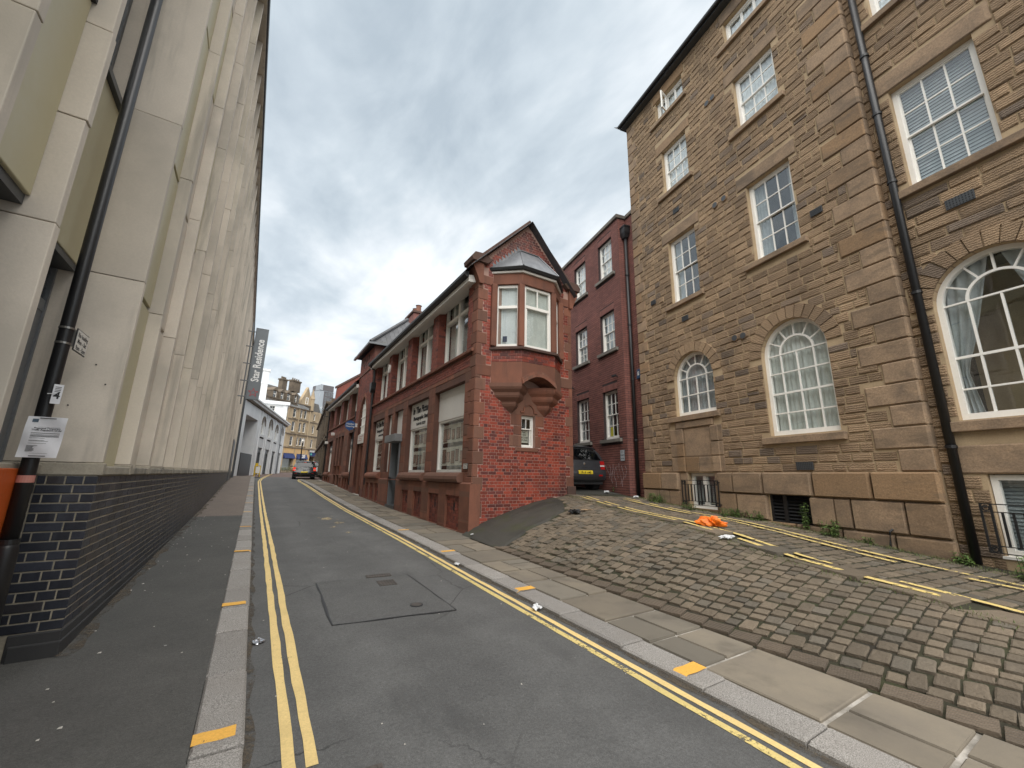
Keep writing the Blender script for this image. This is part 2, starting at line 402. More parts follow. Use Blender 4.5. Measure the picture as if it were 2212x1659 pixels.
def stone_rows(x0, x1, z0, z1, block, heights, wr, joint=0.018, dep=0.028, yb=0.0, r=None):
    r = r or rnd; out = []; z = z0
    while z < z1 - 0.05:
        h = r.choice(heights)
        if z + h > z1 - 0.08: h = z1 - z
        bb = block(z, z + h); x = x0 - r.uniform(0, wr[1])
        while x < x1:
            w = r.uniform(*wr); a, b = max(x, x0), min(x + w, x1)
            if b - a > 0.05:
                for (s, e) in clip_row(a, b, bb, 0.05):
                    if h > 0.17 and r.random() < 0.05 and e - s < 0.4:
                        out.append(pm((s + e) / 2, z + h * .25, e - s - joint, h / 2 - joint, yb, dep * r.uniform(.6, 1.2)))
                        out.append(pm((s + e) / 2, z + h * .75, e - s - joint, h / 2 - joint, yb, dep * r.uniform(.6, 1.2)))
                    else: out.append(pm((s + e) / 2, z + h / 2, e - s - joint, h - joint, yb, dep * r.uniform(.6, 1.25)))
            x += w
        z += h
    return out
class Hole:
    """opening in a wall; round/pointed tops by a curve z = top(x)"""
    def __init__(s, x0, x1, z0, z1, kind='rect', spring=None, ring=0.0, rec=0.2):
        s.x0, s.x1, s.z0, s.z1, s.kind, s.ring, s.rec = x0, x1, z0, z1, kind, ring, rec
        s.c = (x0 + x1) / 2; s.r = (x1 - x0) / 2; s.spring = spring if spring is not None else z1
        if kind == 'round': s.z1 = s.spring + s.r
    def top(s, x):
        if s.kind == 'rect': return s.z1
        d = min(abs(x - s.c), s.r)
        if s.kind == 'round': return s.spring + math.sqrt(max(0, s.r ** 2 - d ** 2))
        R = ((s.z1 - s.spring) ** 2 + s.r ** 2) / (2 * s.r)      # pointed
        return s.spring + math.sqrt(max(0, R * R - (d + R - s.r) ** 2))
    def xs(s, n=16):
        if s.kind == 'rect': return [s.x0, s.x1]
        return [s.c - s.r * math.cos(math.pi * i / n) for i in range(n + 1)]
    def span(s, za, zb):
        if zb <= s.z0 or za >= s.z1 + s.ring: return []
        zm = (za + zb) / 2
        if s.kind == 'rect' or zm < s.spring: e = s.ring if s.kind != 'rect' else 0; return [(s.x0 - e, s.x1 + e)] if (s.kind == 'rect' or zb > s.spring - 0.02) else [(s.x0, s.x1)]
        r = s.r + s.ring; h = zm - s.spring
        if s.kind == 'round': return [(s.c - math.sqrt(r * r - h * h), s.c + math.sqrt(r * r - h * h))] if h < r else []
        best = [x for x in np.linspace(s.c - r, s.c + r, 60) if s.top(s.c + (x - s.c) * s.r / r) + s.ring * 1.1 > zm]
        return [(best[0], best[-1])] if best else []
def wall_mesh(mb, x0, x1, z0, z1, holes, y=0.0):
    xs = sorted(set([x0, x1] + [v for h in holes for v in (h.x0, h.x1) if x0 < v < x1])); zs = sorted(set([z0, z1] + [v for h in holes for v in (h.z0, h.z1) if z0 < v < z1]))
    for i in range(len(xs) - 1):
        for j in range(len(zs) - 1):
            cx, cz = (xs[i] + xs[i + 1]) / 2, (zs[j] + zs[j + 1]) / 2
            if any(h.x0 < cx < h.x1 and h.z0 < cz < h.z1 for h in holes): continue
            mb.poly([(xs[i], y, zs[j]), (xs[i + 1], y, zs[j]), (xs[i + 1], y, zs[j + 1]), (xs[i], y, zs[j + 1])])
    for h in holes:
        X = h.xs(); Zt = [h.top(x) for x in X]; yr = y + h.rec
        for i in range(len(X) - 1):
            if h.kind != 'rect': mb.poly([(X[i], y, Zt[i]), (X[i + 1], y, Zt[i + 1]), (X[i + 1], y, h.z1), (X[i], y, h.z1)])
            mb.poly([(X[i], y, Zt[i]), (X[i], yr, Zt[i]), (X[i + 1], yr, Zt[i + 1]), (X[i + 1], y, Zt[i + 1])])
        for x in (h.x0, h.x1): mb.poly([(x, y, h.z0), (x, yr, h.z0), (x, yr, h.spring if h.kind != 'rect' else h.z1), (x, y, h.spring if h.kind != 'rect' else h.z1)])
        mb.poly([(h.x0, y, h.z0), (h.x1, y, h.z0), (h.x1, yr, h.z0), (h.x0, yr, h.z0)])
    return mb
def voussoirs(parent, h, depth, mat, T, proud=0.03, n=None, name='voussoir', start=0.0):
    n = n or max(7, int(math.pi * (h.r + depth) / 0.2)); R = h.r
    if h.kind != 'round': return
    for i in range(n):
        a0, a1 = math.pi * i / n + 0.012, math.pi * (i + 1) / n - 0.012
        pts = []
        for a, r in ((a0, R), ((a0 + a1) / 2, R), (a1, R), (a1, R + depth), ((a0 + a1) / 2, R + depth), (a0, R + depth)): pts.append((h.c - r * math.cos(a), h.spring + r * math.sin(a)))
        obj(name, MB(T).prism_y(pts, -proud * U(.7, 1.2), h.rec * 0.8), mat, parent)

# ------------------------------------------------------------------ windows
def drape(parent, T, x0, x1, z0, z1, y, mat, name='curtain', folds=10, amp=0.02, gap=0.0):
    n = max(6, folds * 4)
    def fn(u, v):
        x = x0 + (x1 - x0) * u
        return (x, y + amp * math.sin(u * folds * 2 * math.pi) + amp * .5 * math.sin(u * folds * 3.7 + v * 2), z0 + (z1 - z0) * v)
    return obj(name, MB(T).grid(fn, n, 3), mat, parent, smooth=True)
def blind(parent, T, x0, x1, z0, z1, y, mat, pitch=0.06):
    mb = MB(T); z = z0
    while z < z1: mb.poly([(x0, y, z), (x1, y, z), (x1, y + 0.02, z + pitch * .93), (x0, y + 0.02, z + pitch * .93)]); z += pitch
    return obj('blind', mb, mat, parent)
def room(parent, T, x0, x1, z0, z1, y, dep=0.7, mat=None):
    mb = MB(T); e = 0.02; a, b, c, d = x0 - e, x1 + e, z0 - e, z1 + e
    mb.poly([(a, y + dep, c), (b, y + dep, c), (b, y + dep, d), (a, y + dep, d)])
    mb.poly([(a, y, c), (a, y + dep, c), (a, y + dep, d), (a, y, d)]); mb.poly([(b, y, c), (b, y + dep, c), (b, y + dep, d), (b, y, d)])
    mb.poly([(a, y, c), (b, y, c), (b, y + dep, c), (a, y + dep, c)]); mb.poly([(a, y, d), (b, y, d), (b, y + dep, d), (a, y + dep, d)])
    return obj('dark_room', mb, mat or m_dark, parent)
def panebox(parent, T, x0, x1, z0, z1, y, glass, tilt=0.003):
    a, b, c, d = [rnd.uniform(-tilt, tilt) for _ in range(4)]
    return obj('pane', MB(T).add([(x0, y + a, z0), (x1, y + b, z0), (x1, y + c, z1), (x0, y + d, z1), (x0, y + a + .005, z0), (x1, y + b + .005, z0), (x1, y + c + .005, z1), (x0, y + d + .005, z1)],
               [(0, 1, 2, 3), (7, 6, 5, 4), (0, 4, 5, 1), (1, 5, 6, 2), (2, 6, 7, 3), (3, 7, 4, 0)]), glass, parent)
def sash(parent, T, x0, x1, z0, z1, y, cols, rtop, rbot, mat=None, fr=0.065, bar=0.022, glass=None, colsb=None, split=0.5, behind='curtain', bmat=None, panes=True, bottom=0.09, name='window', depth=0.8):
    mat = mat or m_white; glass = glass or m_glass; mb = MB(T); d = 0.05
    mb.box(x0, x0 + fr, y, y + .09, z0, z1).box(x1 - fr, x1, y, y + .09, z0, z1).box(x0 + fr, x1 - fr, y, y + .09, z1 - fr, z1).box(x0 + fr, x1 - fr, y, y + .09, z0, z0 + bottom)
    ax, bx_ = x0 + fr, x1 - fr; zm = z0 + bottom + (z1 - fr - z0 - bottom) * split
    cells = []; s = 0.028
    def leaf(za, zb, r, yy, cols=cols):
        mb.box(ax, ax + s, yy, yy + .035, za, zb).box(bx_ - s, bx_, yy, yy + .035, za, zb).box(ax + s, bx_ - s, yy, yy + .035, za, za + s).box(ax + s, bx_ - s, yy, yy + .035, zb - s, zb)
        X = np.linspace(ax + s, bx_ - s, cols + 1); Z = np.linspace(za + s, zb - s, r + 1)
        for i in range(1, cols): mb.box(X[i] - bar / 2, X[i] + bar / 2, yy + .004, yy + .03, za + s, zb - s)
        for j in range(1, r): mb.box(ax + s, bx_ - s, yy + .006, yy + .032, Z[j] - bar / 2, Z[j] + bar / 2)
        for i in range(cols):
            for j in range(r): cells.append((X[i] + bar * .45, X[i + 1] - bar * .45, Z[j] + bar * .45, Z[j + 1] - bar * .45, yy + .018))
    if rbot: leaf(zm - .015, z1 - fr, rtop, y + .018); leaf(z0 + bottom, zm + .02, rbot, y + .055, colsb or cols)
    else: leaf(z0 + bottom, z1 - fr, rtop, y + .03)
    wdw = obj(name, mb, mat, parent)
    if panes:
        for c in cells: panebox(wdw, T, *c[:4], c[4], glass)
    else:
        g = MB(T)
        for c in cells: g.poly([(c[0], c[4], c[2]), (c[1], c[4], c[2]), (c[1], c[4], c[3]), (c[0], c[4], c[3])])
        obj('pane', g, glass, wdw)
    if behind == 'curtain': drape(wdw, T, x0, x1, z0, z1, y + .13, bmat or m_curtain, folds=max(4, int((x1 - x0) * 9)))
    elif behind == 'blind': blind(wdw, T, x0, x1, z0, z1, y + .12, bmat or m_curtgrey)
    elif behind == 'half':
        wd = (x1 - x0) * .3; drape(wdw, T, x0, x0 + wd, z0, z1, y + .14, bmat or m_curtain, folds=4); drape(wdw, T, x1 - wd * .7, x1, z0, z1, y + .14, bmat or m_curtain, folds=3)
    room(wdw, T, x0, x1, z0, z1, y + .06, depth)
    return wdw
def arch_window(parent, T, x0, x1, z0, spring, y, ncol, rowz, mat=None, drapes='curtain', bmat=None, fr=0.07, bar=0.026, inner=0.5, rad=5, meet=None):
    """semi-circular fanlight over a grid of panes"""
    mat = mat or m_white; c = (x0 + x1) / 2; R = (x1 - x0) / 2; mb = MB(T); N = 24
    def arcband(r0, r1, ya, yb, n=N):
        for i in range(n):
            a, b = math.pi * i / n, math.pi * (i + 1) / n
            q = [(c - r0 * math.cos(a), spring + r0 * math.sin(a)), (c - r1 * math.cos(a), spring + r1 * math.sin(a)), (c - r1 * math.cos(b), spring + r1 * math.sin(b)), (c - r0 * math.cos(b), spring + r0 * math.sin(b))]
            mb.prism_y(q, ya, yb)
    arcband(R - fr, R - .001, y, y + .09); arcband(R * inner - bar / 2, R * inner + bar / 2 + .01, y + .02, y + .06)
    mb.box(x0, x0 + fr, y, y + .09, z0, spring).box(x1 - fr, x1, y, y + .09, z0, spring).box(x0 + fr, x1 - fr, y, y + .09, z0, z0 + .1)
    ri = R * inner
    for i in range(1, rad + 1):
        a = math.pi * i / (rad + 1); dx, dz = -math.cos(a), math.sin(a); px, pz = -dz * bar / 2, dx * bar / 2
        p = [(c + dx * ri + px, spring + dz * ri + pz), (c + dx * (R - fr) + px, spring + dz * (R - fr) + pz), (c + dx * (R - fr) - px, spring + dz * (R - fr) - pz), (c + dx * ri - px, spring + dz * ri - pz)]
        mb.prism_y(p, y + .025, y + .055)
    X = [x0 + fr, c - ri, c, c + ri, x1 - fr]
    for x in X[1:-1]: mb.box(x - bar / 2, x + bar / 2, y + .02, y + .055, z0 + .1, spring)
    Z = [z0 + .1] + list(rowz) + [spring]
    for j, z in enumerate(Z[1:]):
        t = bar * (1.5 if (meet is not None and abs(z - meet) < 0.01) else 1); mb.box(x0 + fr, x1 - fr, y + .018, y + .058, z - t / 2, z + t / 2)
    wdw = obj('arched_window', mb, mat, parent)
    for i in range(len(X) - 1):
        for j in range(len(Z) - 1): panebox(wdw, T, X[i] + .01, X[i + 1] - .01, Z[j] + .012, Z[j + 1] - .012, y + .035, m_glass)
    for i in range(rad + 1):
        a, b = math.pi * i / (rad + 1) + .02, math.pi * (i + 1) / (rad + 1) - .02; m = (a + b) / 2
        pts = [(c - r * math.cos(t), y + .035, spring + .012 + r * math.sin(t)) for r, t in ((ri + .015, a), (R - fr + .005, a), (R - fr + .005, m), (R - fr + .005, b), (ri + .015, b), (ri + .015, m))]
        obj('pane', MB(T).poly(pts), m_glass, wdw)
    obj('pane', MB(T).poly([(c - (ri - .012) * math.cos(math.pi * i / 12), y + .035, spring + .012 + (ri - .015) * math.sin(math.pi * i / 12)) for i in range(13)]), m_glass, wdw)
    if drapes == 'curtain': drape(wdw, T, x0, x1, z0, spring + R, y + .13, bmat or m_curtain, folds=int((x1 - x0) * 11))
    elif drapes == 'tied':
        for sgn in (-1, 1):
            def fn(u, v, sgn=sgn):
                wv = 0.10 + 0.36 * (max(0, v - .32) / .68) ** .8 + .22 * max(0, .32 - v)
                return (c + sgn * (R * 1.0 - (u * wv * 2 * R)), y + .14 + .025 * math.sin(u * 24), z0 + (spring + R - z0) * v)
            obj('curtain', MB(T).grid(fn, 24, 14), bmat or m_curtain, wdw, smooth=True)
    room(wdw, T, x0, x1, z0, spring + R, y + .07, 0.9)
    return wdw

def text(name, body, size, parent, T, x, z, y, mat, align='LEFT', bold=0.0, ext=0.003, shear=0.0, sx=1.0, rot=0.0, **k):
    cu = bpy.data.curves.new('t', 'FONT'); cu.body = body; cu.size = size; cu.align_x = align; cu.offset = bold; cu.extrude = ext; cu.shear = shear; cu.resolution_u = 2
    o = bpy.data.objects.new('t', cu); link(o); bpy.context.view_layer.update()
    me = bpy.data.meshes.new_from_object(o.evaluated_get(bpy.context.evaluated_depsgraph_get()))
    bpy.data.objects.remove(o); bpy.data.curves.remove(cu)
    c, s = math.cos(rot), math.sin(rot)
    co = np.zeros(len(me.vertices) * 3); me.vertices.foreach_get('co', co); co = co.reshape(-1, 3)
    X = co[:, 0] * sx; L = np.stack([x + X * c - co[:, 1] * s, y - co[:, 2], z + X * s + co[:, 1] * c], 1)
    L = L @ T[:3, :3].T + T[:3, 3]; me.vertices.foreach_set('co', L.reshape(-1)); me.update(); me.name = name
    return obj(name, me, mat, parent, **k)

# ------------------------------------------------------------------ ground levels
ZPT = [(-60, -1.2), (-30, -.95), (0, -.087), (9, .18), (16, .33), (21, .50), (25, .66), (30, .86), (36.5, 1.04), (45, 1.25), (60, 1.45), (150, 2.2), (900, 2.6)]
def itp(t, a): return float(np.interp(a, [x for x, _ in t], [y for _, y in t]))
def zp(y): return itp(ZPT, y)
S0 = np.array([9.824, 8.2635]); SA = math.radians(79.53)
SD = np.array([math.cos(SA), math.sin(SA)]); SNN = np.array([-SD[1], SD[0]])          # along the stone wall (away), out of it
ZB = [(-16, 1.45), (-12, 1.35), (-4, 1.2), (-2, 1.12), (0, .93), (2.56, .742), (3.77, .69), (5.5, .537), (6.52, .437), (7.1, .388), (9, .28), (13, .1)]
ZC = [(-16, 1.45), (-12, 1.4), (-4, 1.22), (-.1, 1.0), (2.26, .785), (3.6, .715), (4.66, .615), (5.75, .465), (6.72, .38), (7.3, .34), (7.77, .29), (9, .2), (13, 0)]
OC = 2.45
def ao(x, y): p = np.array([x, y]) - S0; return -(p @ SD), p @ SNN
def axy(a, o): p = S0 - SD * a + SNN * o; return p[0], p[1]
def lane(x, y):
    a, o = ao(x, y)
    if o <= OC: return itp(ZB, a) + (itp(ZC, a) - itp(ZB, a)) * (o / 2.1)
    C0 = S0 + SNN * OC; k = (y - C0[1]) / SD[1]; xc = C0[0] + SD[0] * k
    zc = itp(ZB, -k) + (itp(ZC, -k) - itp(ZB, -k)) * (OC / 2.1); zf = zp(y) - .055
    w_ = (x - 4.35) / (xc - 4.35)
    return zf if w_ <= 0 else zf + (zc - zf) * (w_ + .3 * w_ * (1 - w_))

def asphalt(name, a, b, specks=0.5, gum=0.6, worn=False):
    m, t, p = newmat(name); g = G(t)
    n1 = g.noise(0.7, 5, 0.6); n2 = g.noise(190, 3, 0.7); v = g.voro(110)
    c = g.mix(g.mr(n1, 0.35, 0.65), a, b)
    c = g.scalecol(c, g.mr(n2, 0.28, 0.72, 0.55, 1.45)); c = g.scalecol(c, g.mr(g.noise(45, 4, 0.75), 0.3, 0.7, 0.76, 1.26)); c = g.scalecol(c, g.mr(g.noise(3.0, 5, 0.65), 0.3, 0.7, 0.9, 1.1))
    c = g.mix(g.math('MULTIPLY', g.mr(v, 0.16, 0.08), specks * .5), c, (0.26, 0.25, 0.235))
    if worn:
        sx = g.n('ShaderNodeSeparateXYZ'); t.links.new(g.pos, sx.inputs[0])
        tr = g.math('ADD', g.mr(g.math('ABSOLUTE', g.math('SUBTRACT', sx.outputs[0], 1.05)), .42, .1, smooth=True), g.mr(g.math('ABSOLUTE', g.math('SUBTRACT', sx.outputs[0], 2.35)), .42, .1, smooth=True))
        c = g.scalecol(c, g.mr(g.math('MULTIPLY', tr, g.noise(.8, 4, .6)), 0, .8, .96, 1.16))
        c = g.mix(g.mr(g.noise(1.0, 5, .7, g.vec((1.6, .5, 1))), .56, .72, 0, .55), c, (.05, .05, .05))
        ed = g.n('ShaderNodeTexVoronoi', feature='DISTANCE_TO_EDGE'); ed.inputs['Scale'].default_value = .7; t.links.new(g.vec((1, .8, .001), g.scalecol(g.noise(6, 4, .7), .16)), ed.inputs['Vector'])
        cr = g.math('MULTIPLY', g.mr(ed.outputs[0], .006, .0025), g.mr(g.noise(.45, 3, .5), .5, .6)); c = g.mix(g.math('MULTIPLY', cr, .75), c, (.02, .02, .02))
    v2 = g.n('ShaderNodeTexVoronoi', feature='F1'); v2.inputs['Scale'].default_value = 3.1; t.links.new(g.vec((1, 1, 0.001)), v2.inputs['Vector'])
    sp = g.math('LESS_THAN', v2.outputs[0], g.mr(v2.outputs['Color'], 0.45, 0.9, 0.0, 0.05))
    c = g.mix(g.math('MULTIPLY', sp, gum), c, (0.30, 0.295, 0.28))
    g.put(p.inputs['Base Color'], c); p.inputs['Roughness'].default_value = 0.82
    h = g.math('ADD', g.math('MULTIPLY', n2, 0.7), g.math('MULTIPLY', v, 0.6))
    t.links.new(g.bump(h, 0.55, 0.004), p.inputs['Normal']); return m
m_road = asphalt('road_asphalt', (0.100, 0.100, 0.098), (0.078, 0.078, 0.077), 0.6, 0.3, True)
m_roadpatch = asphalt('patch_asphalt', (0.094, 0.094, 0.092), (0.078, 0.078, 0.077), 1.3, 0.5)
m_pave = asphalt('pavement_asphalt', (0.070, 0.068, 0.063), (0.056, 0.055, 0.051), 0.5, 0.9)
m_pavebrown = asphalt('brown_pavement', (0.155, 0.125, 0.102), (0.13, 0.105, 0.088), 0.4, 0.5)
m_laneasph = asphalt('lane_asphalt', (0.055, 0.053, 0.046), (0.040, 0.040, 0.032), 0.5, 0.5)
def granite(name):
    m, t, p = newmat(name); g = G(t)
    n = g.noise(150, 3, 0.75); n2 = g.noise(2, 4, 0.6); r = g.rand()
    c = g.mix(g.mr(n, 0.38, 0.6), (0.12, 0.11, 0.10), (0.40, 0.38, 0.355)); c = g.scalecol(c, g.mr(r, 0, 1, 0.72, 1.05)); c = g.mix(g.mr(n2, 0.45, 0.75, 0, .5), c, (0.20, 0.18, 0.16))
    g.put(p.inputs['Base Color'], c); p.inputs['Roughness'].default_value = 0.8
    t.links.new(g.bump(n, 0.4, 0.004), p.inputs['Normal']); return m
m_granite = granite('granite')
m_flag = surf('york_flagstone', (0.205, 0.175, 0.132), (0.165, 0.142, 0.112), 0.85, 1.8, 60, 0.07, piece=0.16, alt=(0.15, 0.135, 0.11), altp=0.3, stain=(0.085, 0.075, 0.06), stain_amt=0.55, stain_scale=(2.2, 2.2, 2.2), bump=0.3, bdist=0.004)
m_bed = surf('pointing_mortar', (0.46, 0.43, 0.39), (0.16, 0.145, 0.12), 0.95, 3, 50, 0.15)
m_cobble = surf('stone_sett', (0.158, 0.124, 0.087), (0.124, 0.100, 0.071), 0.82, 1.2, 55, 0.14, piece=0.26, alt=(0.115, 0.100, 0.078), altp=0.3, moss=(0.085, 0.08, 0.038), moss_lo=0.60, bump=1.0, bdist=0.02, bscale=24)
m_soil = surf('mossy_joint_soil', (0.026, 0.021, 0.014), (0.034, 0.036, 0.014), 1.0, 1.6, 40, 0.35, bump=0.8, bdist=0.01)
m_hconc = surf('dark_haunch_concrete', (0.050, 0.046, 0.038), (0.036, 0.034, 0.028), 0.75, 1.3, 45, 0.18, moss=(0.040, 0.043, 0.018), moss_lo=0.48, stain=(0.015, 0.015, 0.012), stain_amt=.7, stain_scale=(.8, 1.8, 1), bump=0.4, bdist=.006)
def ribbed():
    m = surf('ribbed_sett', (0.15, 0.115, 0.083), (0.12, 0.095, 0.07), 0.85, 2, 50, 0.12, piece=0.15, bump=0)
    t = m.node_tree; g = G(t); wv = g.n('ShaderNodeTexWave', bands_direction='X'); wv.inputs['Scale'].default_value = 9.5; wv.inputs['Distortion'].default_value = 1.2; wv.inputs['Detail Scale'].default_value = 3
    t.links.new(g.pos, wv.inputs['Vector']); t.links.new(g.bump(wv.outputs['Fac'], 1.0, 0.014), t.nodes['Principled BSDF'].inputs['Normal']); return m
m_ribbed = ribbed()
def paint(name, col, lo=0.30, scale=26, dirt=0.3):
    m, t, p = newmat(name); g = G(t)
    n = g.noise(scale, 6, 0.75); n2 = g.noise(3.5, 4, 0.6); n3 = g.noise(70, 3, 0.7)
    g.put(p.inputs['Base Color'], g.scalecol(g.mix(g.mr(n2, .4, .7, 0, dirt), col, tuple(c * .55 for c in col)), g.mr(n3, .3, .7, .88, 1.12))); p.inputs['Roughness'].default_value = 0.7
    a = g.mr(g.math('ADD', g.math('MULTIPLY', n, .6), g.math('MULTIPLY', n2, .4)), lo, lo + 0.06)
    g.put(p.inputs['Alpha'], a); t.links.new(g.bump(n3, .3, .003), p.inputs['Normal']); return m
m_yellow = paint('yellow_line_paint', (0.70, 0.52, 0.22), 0.33)
m_yellow_worn = paint('worn_yellow_paint', (0.62, 0.49, 0.19), 0.40, 40)
m_yellow_lane = paint('lane_yellow_paint', (0.68, 0.52, 0.19), 0.425, 16)
m_kerbmark = paint('kerb_mark_paint', (0.74, 0.40, 0.07), 0.36, 40)

def strip_mesh(ys, xa, xb, zf, nx=1):
    mb = MB()
    def fn(u, v):
        i = min(int(round(v * (len(ys) - 1))), len(ys) - 1); y = ys[i]
        a = xa(y) if callable(xa) else xa; b = xb(y) if callable(xb) else xb
        x = a + (b - a) * u; return (x, y, zf(x, y))
    return mb.grid(fn, nx, len(ys) - 1)
yr = lambda a, b, s: list(np.linspace(a, b, int((b - a) / s) + 1))
obj('ground', strip_mesh([-60, -20, 0, 10, 20, 30, 40, 60, 100, 150, 300, 900], -600, 600, lambda x, y: zp(y) - .45), m_pave, kind='structure')
road = obj('road', strip_mesh(yr(-8, 43, 1), 0.14, 3.19, lambda x, y: zp(y) - .10), m_road, kind='structure')
obj('paved_square', strip_mesh(yr(38, 118, 4), lambda y: -3.0 + max(0, y - 42) * .05, lambda y: 12 + (y - 40) * .3, lambda x, y: zp(y) - .112), surf('red_block_paving', (0.16, 0.105, 0.088), (0.12, 0.085, 0.075), 0.85, 2, 30, 0.15), kind='structure')
pav1 = obj('pavement', strip_mesh(yr(-8, 14.36, 1), -1.9, -0.098, lambda x, y: zp(y)), m_pave, kind='structure')
pav2 = obj('pavement', strip_mesh(yr(14.365, 42, 1), -2.0, -0.098, lambda x, y: zp(y)), m_pavebrown, kind='structure')

def gpm(xc, yc, w_, l_, ztop, dep, sx=0.0, sy=0.0, rz=0.0):
    """ground piece: unit front faces up"""
    c, s = math.cos(rz), math.sin(rz)
    ex = np.array([c * w_, s * w_, sx * w_]); ey = np.array([-s * l_, c * l_, sy * l_])
    M = np.eye(4); M[:3, 0] = ex; M[:3, 2] = ey; M[:3, 1] = (0, 0, -dep); M[:3, 3] = (xc, yc, ztop - dep); return M
def slope(f, x, y, h=.1): return (f(x + h, y) - f(x - h, y)) / (2 * h), (f(x, y + h) - f(x, y - h)) / (2 * h)

UN_KERB = [unit(50 + i, .06, .012, 0.03, .004, .12) for i in range(3)]
def kerb(x0, x1, off, ya, yb, dep, marks, lr, curve=None):
    root = link(bpy.data.objects.new('kerb', None)); root['kind'] = 'structure'; root.location = (0, 0, 0)
    y = ya; P = []
    while y < yb:
        l_ = U(*lr); ym = y + l_ / 2; cx = curve(ym) if curve else 0
        P.append(gpm((x0 + x1) / 2 + cx + U(-.004, .004), ym, x1 - x0, l_ - .010, zp(ym) + off + U(-.004, .004), dep, 0, (zp(y + l_) - zp(y)) / l_)); y += l_
    emit(P, root, 'kerb_stone', m_granite, UN_KERB, I4)
    for ym, wd in marks:
        z = zp(ym) + off
        mb = MB(); n = 6
        sl = (zp(ym + .1) - zp(ym - .1)) / .2
        sgn = 1 if x0 > 1 else -1
        f = lambda u, v: (x0 + .004 + (x1 - x0 - .008) * u, ym + (v - .5) * wd + .004 * math.sin(u * 9), z + .006 + sl * (v - .5) * wd - (.02 if (u < .05 and sgn > 0) or (u > .95 and sgn < 0) else 0))
        mb.grid(f, n, 2)
        obj('painted_mark', mb, m_kerbmark, root)
    return root
kl = kerb(-0.10, 0.155, 0.004, -6, 41, .16, [(.7, .1), (3.21, .115), (5.73, .11), (8.74, .1), (11.86, .09), (15.2, .09), (18.1, .09), (21.1, .09), (24.2, .09), (26.6, .09)], (.62, .98))
kr = kerb(3.175, 3.49, -.05, -5, 37, .16, [(2.47, .13), (4.98, .13), (7.62, .11), (10.4, .1)], (.62, .95))

# right-hand pavement of flags
pav3 = obj('pavement', strip_mesh(yr(-5, 37, 1), 3.48, 4.75, lambda x, y: zp(y) - .078), m_bed, kind='structure')
UN_FLAG = [unit(60 + i, .012, .012, 0.06, .012, .25) for i in range(5)]
P = []; y = -4.6
while y < 36:
    l_ = U(.5, 1.05); xe = 4.345 if y < 8.4 else 4.52; jo = .03
    r_ = rnd.random(); spl = 3.49 + (xe - 3.49) * U(.42, .6)
    sl = (zp(y + l_) - zp(y)) / l_
    def fl(a, b, ya_, yb_): P.append(gpm((a + b) / 2, (ya_ + yb_) / 2, b - a - jo, yb_ - ya_ - jo, zp((ya_ + yb_) / 2) - .055 + U(-.004, .004), .05, 0, sl))
    if r_ < .42: fl(3.495, xe, y, y + l_)
    elif r_ < .8: fl(3.495, spl, y, y + l_); fl(spl, xe, y, y + l_)
    else:
        fl(3.495, spl, y, y + l_); m_ = y + l_ * U(.4, .6); fl(spl, xe, y, m_); fl(spl, xe, m_, y + l_)
    y += l_
emit(P, pav3, 'flagstone', m_flag, UN_FLAG, I4)

# cobbled bank and lane
def wallx(y): return S0[0] + SD[0] * (y - S0[1]) / SD[1]
lane_o = obj('cobbled_lane', strip_mesh(yr(-5, 9.16, .25), 4.35, lambda y: wallx(y) + .3, lambda x, y: lane(x, y) - .017, 24), m_soil, kind='structure')
obj('lane', strip_mesh(yr(9.16, 24, .5), 7.7, lambda y: wallx(y) + .6, lambda x, y: lane(x, y) - .012, 6), m_laneasph, kind='structure')
HA = [(4.352, 9.15), (4.352, 7.45), (4.5, 7.37), (5.12, 7.6), (5.72, 7.65), (6.4, 7.82), (6.9, 8.55), (7.1, 9.15)]
def hay(x): return float(np.interp(x, [4.36, 4.5, 5.12, 5.72, 6.4, 6.9, 7.1], [7.45, 7.37, 7.6, 7.65, 7.82, 8.55, 9.15]))
obj('concrete_haunch', strip_mesh([0, .04, .25, .5, .75, 1.0], 4.352, 7.1, lambda x, v: 0, 30), m_hconc)
ho = bpy.data.objects['concrete_haunch']
for v in ho.data.vertices:
    x, t_ = v.co.x, v.co.y; y0 = hay(x); yy = y0 + (9.17 - y0) * t_
    yy += .03 * math.sin(x * 7.3) * (1 - t_)
    v.co = (x, yy, lane(x, yy) + (-.03 if t_ == 0 else (.012 + .035 * math.sin(math.pi * t_) + .05 * t_) * min(1, .1 + (x - 4.352) / .3) * min(1, .15 + (7.1 - x) / .8)))
tag(ho, kind='structure')
P = []; B = []; y = -4.0
while y < 9.0:
    ph = U(.122, .165); ym = y + ph / 2
    C0 = S0 + SNN * (OC + .03); xc = C0[0] + SD[0] * (ym - C0[1]) / SD[1]
    x = 4.535
    while x < xc:
        l_ = U(.095, .19) if rnd.random() < .85 else U(.19, .26); l_ = min(l_, xc - x + .03)
        xm = x + l_ / 2
        if not (4.3 < xm < 7.1 and ym > hay(xm) - .02) and l_ > .06:
            sx_, sy_ = slope(lane, xm, ym)
            P.append(gpm(xm, ym + U(-.008, .008), l_ - U(.003, .011), ph - U(.003, .013), lane(xm, ym) + U(-.004, .004), .035, sx_ + U(-.025, .025), sy_ + U(-.025, .025), U(-.06, .06)))
        x += l_
    y += ph
UN_COB = [unit(80 + i, .10 + .02 * (i % 3), .10 + .02 * (i % 2), 0.16, .045, .24, 2, 2) for i in range(8)]
emit(P, lane_o, 'cobble', m_cobble, UN_COB, I4, rest='cobbles')
y = -4.0
